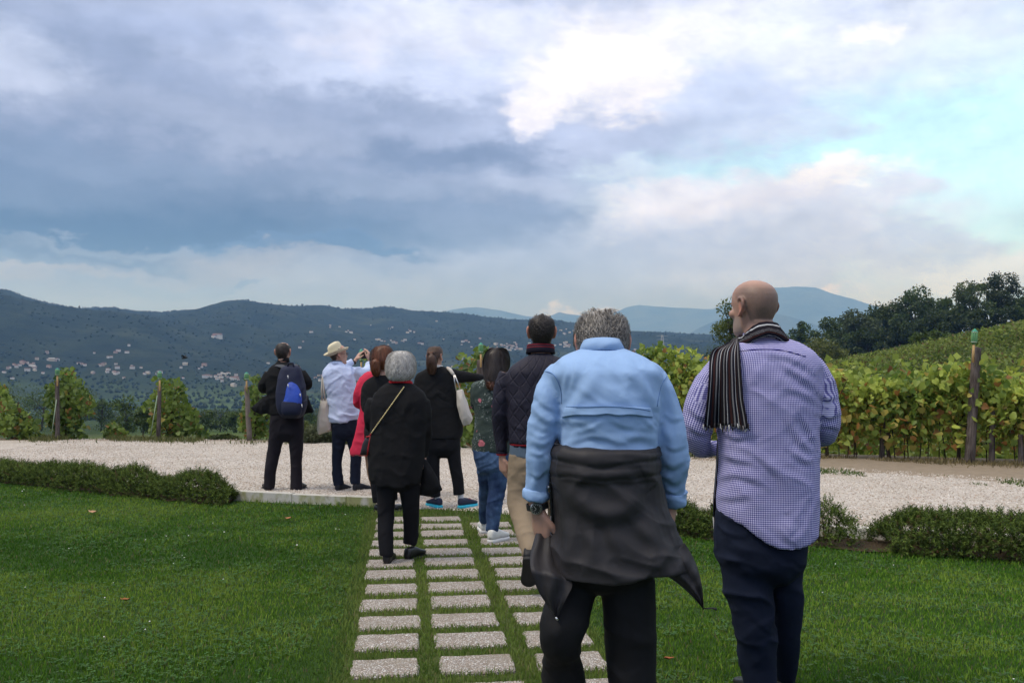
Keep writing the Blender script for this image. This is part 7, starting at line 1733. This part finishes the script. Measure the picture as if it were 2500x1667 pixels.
    l1 = p.limb([(512, 930, 150, 0), (480, 1080, 145, -.02), (446, 1200, 148, -.06), (428, 1300, 130, -.06), (440, 1400, 112, .0), (448, 1568, 130, .06), (445, 1800, 108, .1), (445, 2090, 88, .1)], z=ZE); l2 = p.limb([(845, 930, 172, 0), (856, 1100, 165, 0), (862, 1250, 156, 0), (868, 1400, 148, 0), (870, 1568, 144, 0), (870, 1800, 118, 0), (870, 2090, 92, 0)], z=ZE)
    p.garment('trousers', [hp, l1, l2], cloth('black_slacks', (.008, .008, .009), .75, spec=.2, crease=.5), .008, 3, [dict(amp=.009, sc=(4, 4, 7), rot=.5, seed=37)])
    for x, yo in ((445, .02), (870, -.08)): a = p.P(x, 2165, yo, ZE); shoe((a[0], a[1], 0), (.0, 1, 0), p.root, M_BLSHOE, M_RUBBER, .29)
    h = Head(p.P(965, 378, .105), 0, -20, 0, .234, 1.06)
    # left hand round the lower edge of the portfolio
    wr = p.P(288, 482, .03, ZE); hd = hand(wr, (.14, .10, -.95), (-.80, -.58, -.12), .200, (.35, .75, .85, .9), .35, -1) + hand(p.P(1110, 500, .10, ZE), (-.05, .2, -1), (.8, -.4, 0), .195, (.3, .4, .5, .5), .4, 1)
    fa = [tube_loft([p.P(480, 1440, .03), p.P(285, 440, .03, ZE), wr], [.042, .034, .029], n=14), tube_loft([p.P(1492, 1500, .10), p.P(1108, 470, .1, ZE)], [.036, .028], n=12)]
    p.make_body(h, SKIN_RED, vox=.0055, extra=hd + fa, neck_to=p.P(965, 460, .03), neck=.052)
    bald = lambda t_, z: (z > .222 - .026 * np.clip((t_ - 1.0) / 2.1, 0, 1)) & (t_ < 2.85) | (z > .216) & (t_ > 1.4)
    G = ((.045, .040, .036), (.30, .275, .245))
    h.hair(p.root, lambda t_, z, T: np.where((z > hairline(t_) + .004) & ~bald(t_, z), .010 + .004 * np.sin(T * 9 + z * 120), -.006), ((.03, .027, .025), (.16, .145, .13)))
    h.strands(p.root, 5200, lambda t_, z, T: np.where(z > hairline(t_) + .002, np.where(bald(t_, z), .06, 1.0), 0), lambda t_, z: (.25 * np.sin(t_ * 3 + z * 40), -.9 + .3 * np.sin(t_ * 5)), .055, .017, G, .0024, 6, 6, .55)
    h.strands(p.root, 160, lambda t_, z, T: ((z > .195) & (T > 3.6) & (T < 5.6)) * 1.0, lambda t_, z: (-.9 + 0 * t_, .35 + 0 * z), .06, .014, G, .0016, 7, 6, .5)
    # shirt collar
    collar(p, 965, 432, .046, .072, .076, .044, .16, SH, gap=.5, flare=1.16)
    # watch
    wd = empty('wrist_watch', wr); tag(wd, 'steel watch with black dial on the wrist of the blue shirt man', 'watch'); st = plain('watch_steel', (.45, .45, .46), .3, .5, .1, 50, .9)
    wc = p.P(284, 468, .03, ZE); ax = Vector((.14, .10, -.95)).normalized(); cen = Vector(wc); face = Vector((-.15, -.95, .15)); face = (face - ax * face.dot(ax)).normalized(); sd = ax.cross(face)
    band = MB(); ring = [cen + face * (.031 * math.cos(a)) + sd * (.036 * math.sin(a)) for a in np.linspace(.5, 2 * math.pi - .5, 26)]; Vb = []; Fb = []
    for k, q in enumerate(ring):
        rad = (q - cen).normalized()
        for u, v in ((-.010, 0), (.010, 0), (.010, .003), (-.010, .003)): Vb.append(tuple(q + ax * u + rad * v))
    for k in range(len(ring) - 1):
        for j in range(4): Fb.append([k * 4 + j, k * 4 + (j + 1) % 4, k * 4 + 4 + (j + 1) % 4, k * 4 + 4 + j])
    obj('watch_strap', mesh_np('watch_strap', Vb, Fb, plain('watch_strap', (.02, .02, .02), .6), False), wd); fc = cen + face * .034
    MB().tube([fc - face * .004, fc + face * .004, fc + face * .007], [.0215, .0215, .019], 24).build('case', st, wd, False); MB().tube([fc + face * .0065, fc + face * .0078], .0175, 24).build('dial', plain('watch_dial', (.012, .014, .014), .3, .5), wd, False)
    mk = MB(); 
    for k in range(12): a = 2 * math.pi * k / 12; q = fc + face * .0080 + (ax * math.cos(a) + sd * math.sin(a)) * .0145; mk.box(q, (.0009, .0009, .0009))
    for a, L in ((.9, .009), (2.6, .012)): mk.tube([fc + face * .0082, fc + face * .0082 + (ax * math.cos(a) + sd * math.sin(a)) * L], .0007, 4)
    mk.build('markers', M_WHITE_SOLE, wd, False)
    rg = MB(); c = p.P(362, 690, .02, ZE); rg.tube([Vector(c) + Vector((.010 * math.cos(a), .010 * math.sin(a) - .02, .003 * math.sin(a))) for a in np.linspace(0, 6.28, 14)], .0022, 5).build('ring', plain('gold_ring', (.75, .55, .2), .25, .5, .1, 50, 1.0), p.root)
    # portfolio
    root = empty('portfolio_case', p.P(395, 650, .02, ZE)); tag(root, 'black leather portfolio held in the left hand of the blue shirt man', 'portfolio'); lb = plain('portfolio_leather', (.012, .012, .013), .4, .5)
    tp, bt = Vector(p.P(384, 312, .0, ZE)), Vector(p.P(400, 652, .02, ZE)); up = (tp - bt); L = up.length; up.normalize(); fw = Vector((.22, 1, 0)); fw = (fw - up * fw.dot(up)).normalized(); sd = up.cross(fw); M = Matrix((sd, fw, up)).transposed(); c = (tp + bt) / 2 + fw * .10
    for k, nm in ((-.010, 'cover'), (.010, 'cover')):
        me = MB().box(c + sd * k, (.0045, .115, L / 2), M).mesh(nm, lb, False); o = obj(nm, me, root); bv = o.modifiers.new('b', 'BEVEL'); bv.width = .006; bv.segments = 3
    MB().box(c + fw * .004, (.0055, .108, L / 2 - .006), M).build('pages', plain('paper_edge', (.10, .10, .10), .8), root, False)
    MB().tube([c - fw * .117 + sd * .012 - up * (L * .12), c - fw * .117 + sd * .016 - up * (L * .44), c - fw * .117 + sd * .010 - up * (L * .49), c - fw * .117 - up * (L * .49)], .0022, 6).build('elastic_loop', plain('grey_loop', (.16, .16, .17), .5), root)
    MB().tube([c - fw * .113 + sd * .014 + up * (L * .40), c - fw * .118 + sd * .018 + up * (L * .40)], .006, 10).build('snap', st, root)
person_blue()

# ---- 10 bald man in the checked shirt
def m_check():
    m, t, b = mat('gingham', .8, .15); at = t.node('ShaderNodeAttribute', attribute_name='fuv'); U, Vv, _ = t.sep(at.outputs['Vector'])[:3]; tc = t.node('ShaderNodeTexCoord'); P = tc.outputs['Object']
    sq = lambda q: t.rng(t.math('ABSOLUTE', t.math('SUBTRACT', t.math('FRACT', t.math('MULTIPLY', q, 1 / .0088)), .5)), .21, .27)
    a, c = sq(U), sq(Vv); k = t.math('MULTIPLY', t.math('ADD', a, c), .5)
    col = t.ramp(k, [(0, (.72, .70, .84)), (.5, (.26, .25, .52)), (1, (.03, .028, .15))]); f = t.noise(P, 5, 3); col = t.mix(t.rng(f, .3, .8, 0, .15), col, (.3, .28, .5), 'MULTIPLY')
    t.l.new(col, b.inputs['Base Color']); add_crease(t, b, P, .45, bump(t, b, t.noise(P, 40, 4), .12, .005)); return m
def m_scarf():
    m, t, b = mat('striped_scarf', .95, .1); at = t.node('ShaderNodeAttribute', attribute_name='fuv'); U, Vv, _ = t.sep(at.outputs['Vector'])[:3]
    st = []; rr = random.Random(4); x = 0; seq = [((.014, .012, .018), .07), ((.55, .56, .58), .020), ((.012, .011, .02), .06), ((.045, .016, .015), .04), ((.012, .011, .016), .03), ((.20, .20, .21), .035), ((.012, .012, .024), .07), ((.62, .62, .62), .022), ((.032, .014, .014), .05), ((.012, .011, .018), .05), ((.24, .24, .24), .02)]
    i = 0
    while x < 1 and len(st) < 31: st.append((x, seq[i % len(seq)][0])); x += seq[i % len(seq)][1] * 1.0; i += 1
    c = t.ramp(U, st, 'CONSTANT'); tc = t.node('ShaderNodeTexCoord'); n = t.noise(tc.outputs['Object'], 260, 3, .6); c = t.mix(t.rng(n, .3, .7), t.mix(.25, c, (.02, .02, .02)), c); t.l.new(c, b.inputs['Base Color']); bump(t, b, t.math('ADD', n, t.math('SINE', t.math('MULTIPLY', U, 260))), .5, .004); return m
def person_plaid():
    p = Person('bald man in a checked shirt with a striped scarf', 3.9, (1900, 1705), ZF); CH = m_check()
    t = p.torso([(385, 410, 560, .02, .065), (408, 350, 622, .015, .095), (440, 285, 695, .01, .125), (500, 228, 775, 0, .148), (600, 216, 800, 0, .165), (750, 226, 792, 0, .172), (900, 236, 784, 0, .176), (1050, 246, 780, 0, .176), (1200, 240, 780, 0, .176), (1330, 233, 777, 0, .176), (1400, 236, 774, 0, .176), (1450, 240, 772, 0, .174)], pw=2.45, hem=lambda x, y: np.where(y < .05, .055 * np.clip(-x - .1, 0, 1) ** 1.0 * 1.1 + .018 * np.clip(x - .3, 0, 1) - .064 * np.clip(1 - ((x - .25) / .95) ** 2, 0, 1), .03))
    ra = p.limb([(715, 510, 48, .02), (768, 570, 62, .01), (814, 680, 70, 0), (836, 800, 72, 0), (842, 885, 66, .02), (825, 945, 52, .08), (760, 955, 44, .22), (680, 930, 36, .3)]); q1 = p.last; la = p.limb([(300, 510, 52, .02), (238, 570, 66, .01), (170, 680, 82, 0), (128, 800, 86, 0), (118, 920, 84, .02), (135, 1000, 60, .09), (210, 1010, 42, .24), (300, 985, 34, .32)]); q2 = p.last
    g = p.garment('shirt', [t, ra, la], CH, .0065, 4, [dict(amp=.005, sc=(3, 4, 7), rot=.6, seed=41, fine=.06), dict(amp=.003, sc=(8, 8, 9), rot=-.3, seed=42, fine=.05)])
    creases(p, g.data, [([(560, 540), (660, 610), (770, 690)], .024, .010), ([(480, 490), (620, 525), (745, 590)], .022, .008), ([(600, 690), (700, 720), (785, 770)], .022, .006), ([(690, 840), (735, 930), (775, 1010)], .020, .009), ([(610, 870), (690, 990), (772, 1050)], .024, .008), ([(640, 1040), (710, 1090), (776, 1090)], .020, .006), ([(245, 930), (330, 965), (430, 950)], .020, .008), ([(245, 1060), (330, 1085), (430, 1110)], .022, .008), ([(245, 1190), (330, 1175), (440, 1205)], .022, .007), ([(240, 1290), (320, 1300), (430, 1280)], .024, .006), ([(785, 720), (840, 750), (895, 730)], .016, .007), ([(790, 830), (850, 850), (905, 830)], .016, .007), ([(800, 900), (860, 900), (905, 915)], .014, .006), ([(60, 790), (130, 850), (215, 860)], .018, .008), ([(70, 900), (140, 940), (220, 930)], .016, .007), ([(480, 1100), (560, 1200), (600, 1330)], .04, .005)])
    fabric_uv(g.data, [([p.P(505, 350), p.P(505, 1600)], [.23, .23]), ([q1[1], q1[4]], [.06] * 2), ([q2[1], q2[4]], [.07] * 2)])
    tree = p.bvh([g.data]); dk = cloth('gingham_seam', (.06, .05, .18)); A = catmull(np.array([(355, 470), (480, 460), (600, 468), (720, 500)], float), 10); o, _ = p.drape([[tuple(q)] for q in A], tree, None, .002, .001); MB().tube([Vector(q[0]) for q in o], .0018, 5).build('yoke_seam', dk, p.root)
    DJ = cloth('navy_jeans', (.008, .012, .026), .85, var=.2, crease=.5); hp = p.torso([(240, 410, 950, 0, .15), (400, 396, 958, 0, .15), (520, 400, 954, 0, .15), (600, 410, 944, 0, .14)], z=ZG, taper=True)
    l1 = p.limb([(575, 580, 170, 0), (592, 750, 152, -.01), (618, 900, 134, -.01), (642, 1050, 124, 0), (656, 1200, 112, .02), (668, 1340, 104, .02), (672, 1415, 100, .02)], z=ZG); l2 = p.limb([(845, 580, 108, .05), (838, 750, 98, .05), (838, 900, 92, .08), (838, 1050, 86, .12), (834, 1200, 78, .2), (822, 1330, 66, .28), (820, 1370, 64, .3)], z=ZG)
    p.garment('jeans', [hp, l1, l2], DJ, .008, 3, [dict(amp=.012, sc=(4, 4, 8), rot=.3, seed=43)])
    a = p.P(672, 1455, -.06, ZG); shoe((a[0], a[1], 0), (-.05, 1, 0), p.root, M_BLSHOE, M_RUBBER, .29); a = p.P(815, 1360, .22, ZG); shoe((a[0], a[1], .0), (.05, 1, 0), p.root, M_BLSHOE, M_RUBBER, .29)
    h = Head(p.P(434, 236, .02), -31, 3, 0, .250, 1.08)
    def stub(t_, z, L): back = np.clip((t_ - .5) / 1.2, 0, 1) * np.clip((z - hairline(t_) + .01) / .02, 0, 1) * (1 - sstep(.185, .234, z)) * .75; beard = np.where((t_ < 1.5) & (z < .085) & (z > -.01), sstep(.095, .07, z) * sstep(0, .25, 1.5 - t_) * .6, 0); dark = .55 * np.exp(-((t_ - 2.75) / .5) ** 2 - ((z - .105) / .028) ** 2); return np.maximum(np.maximum(back, beard), np.clip(dark + back * .6, 0, .9))
    def sc(L): z = L[:, 2]; th = np.arctan2(np.abs(L[:, 0]), L[:, 1]); b = ((th < 1.5) & (z < .095))[:, None]; return np.where(b, np.array([(.36, .32, .29)]), np.array([(.085, .07, .058)]))
    hd = hand(p.P(670, 928, .32), (-.6, .5, .1), (0, -.3, 1), .19, side=-1) + hand(p.P(310, 982, .34), (.6, .5, .1), (0, -.3, 1), .19)
    p.make_body(h, SKIN_RED, vox=.0055, extra=hd, neck_to=p.P(482, 430, -.01), neck=.066, nback=-.030, nbase=.95, stub=stub, stubcol=sc)
    collar(p, 478, 408, .01, .080, .076, .030, .12, CH, gap=.5)
    # scarf: wrap, hanging end over the shoulder with fringe, front end
    SC = m_scarf(); c = p.P(474, 384, -.005); n, m = 56, 14; V = []; UV = []
    for i in range(n):
        a = 2 * math.pi * i / n; rx, ry = .100 + .006 * math.sin(3 * a), .094; hx, hy = math.cos(a) * rx, math.sin(a) * ry; zc = -.018 * math.sin(a) - .010 * math.cos(2 * a) - .022 * max(0, -math.cos(a)) - .012 * max(0, math.cos(a)); th_ = .036 + .004 * math.sin(5 * a)
        for j in range(m): b = 2 * math.pi * j / m; rad = (.017 - .010 * math.sin(b)) * math.cos(b) - .012 * math.sin(b); V.append((c[0] + hx * (1 + rad / rx), c[1] + hy * (1 + rad / ry), c[2] + zc + th_ * math.sin(b))); UV.append((.02 + .96 * j / m * .7, a, 0))
    Fc = [[i * m + j, i * m + (j + 1) % m, ((i + 1) % n) * m + (j + 1) % m, ((i + 1) % n) * m + j] for i in range(n) for j in range(m)]; me = mesh_np('scarf', V, Fc, SC); attr_vec(me, 'fuv', UV); wrinkle(me, .006, (20, 20, 60), seed=44); scarf = obj('scarf', me, p.root)
    src = [g.data, me]; tree = p.bvh(src)
    L = [(322, 398), (262, 435), (205, 462), (184, 520), (178, 620), (170, 720), (160, 810), (152, 886)]; Rr = [(346, 396), (350, 430), (354, 480), (358, 560), (364, 650), (372, 740), (388, 820), (400, 892)]
    rows = [[(l[0] + (r[0] - l[0]) * k, l[1] + (r[1] - l[1]) * k + 10 * math.sin(k * 9) * (i / 7)) for k in np.linspace(0, 1, 7)] for i, (l, r) in enumerate(zip(L, Rr))]
    e = p.drape_mesh('scarf_end', rows, tree, SC, scarf, lift=.016, thick=.009, uv=True, per=4); W = get_co(e.data); N = get_no(e.data); nv = len(W); uvv = np.empty(nv * 3, np.float32); e.data.attributes['fuv'].data.foreach_get('vector', uvv); uvv = uvv.reshape(-1, 3); set_co(e.data, W + np.array([0, -1, 0]) * (.007 * (1 + np.sin(uvv[:, :1] * 26 + uvv[:, 1:2] * 2)) * np.clip(uvv[:, 1:2] * 2, 0, 1)))
    fm = [plain('fringe_light', (.45, .45, .45), .9), plain('fringe_dark', (.03, .028, .03), .9), plain('fringe_grey', (.16, .15, .15), .9)]; rr = random.Random(8)
    for k in range(17):
        x = 154 + (404 - 154) * k / 16; y = 884 + 8 * math.sin(k); q = [(x, y - 8), (x + rr.uniform(-4, 6), y + 14), (x + rr.uniform(-8, 12), y + rr.uniform(18, 34))]; o, _ = p.drape([[a] for a in q], tree, None, .022, .001); MB().tube([Vector(a[0]) for a in o], [.003, .0034, .0022], 5).build('fringe', fm[k % 3], e)
    yo = .10; rows = [(232, 275, 920), (226, 278, 1000), (222, 272, 1100), (214, 262, 1200), (206, 246, 1290), (205, 240, 1390)]; V = []; UV = []; 
    for s in (0, .012):
        for i, (a, b, y) in enumerate(rows):
            for k in range(6): q = p.P(a + (b - a) * k / 5, y, yo - .02 + s + .01 * math.sin(k * 2 + i)); V.append(q); UV.append((.3 + .35 * k / 5, i / 5, 0))
    Fc = []; bb = 36
    for i in range(5):
        for k in range(5): a = i * 6 + k; Fc.append([a, a + 1, a + 7, a + 6]); Fc.append([bb + a, bb + a + 6, bb + a + 7, bb + a + 1])
        a = i * 6; Fc.append([a, a + 6, bb + a + 6, bb + a]); a = i * 6 + 5; Fc.append([a, bb + a, bb + a + 6, a + 6])
    for k in range(5): Fc.append([k, bb + k, bb + k + 1, k + 1]); a = 30 + k; Fc.append([a, a + 1, bb + a + 1, bb + a])
    me = mesh_np('scarf_end', V, Fc, SC); attr_vec(me, 'fuv', UV); e2 = obj('scarf_end', me, scarf)
    for k in range(5): x = 208 + 7 * k; MB().tube([Vector(p.P(x, 1385, yo)), Vector(p.P(x + rr.uniform(-4, 4), 1440, yo)), Vector(p.P(x + rr.uniform(-5, 7), 1480 + rr.uniform(-8, 14), yo))], [.003, .0035, .002], 5).build('fringe', fm[k % 3], e2)
person_plaid()
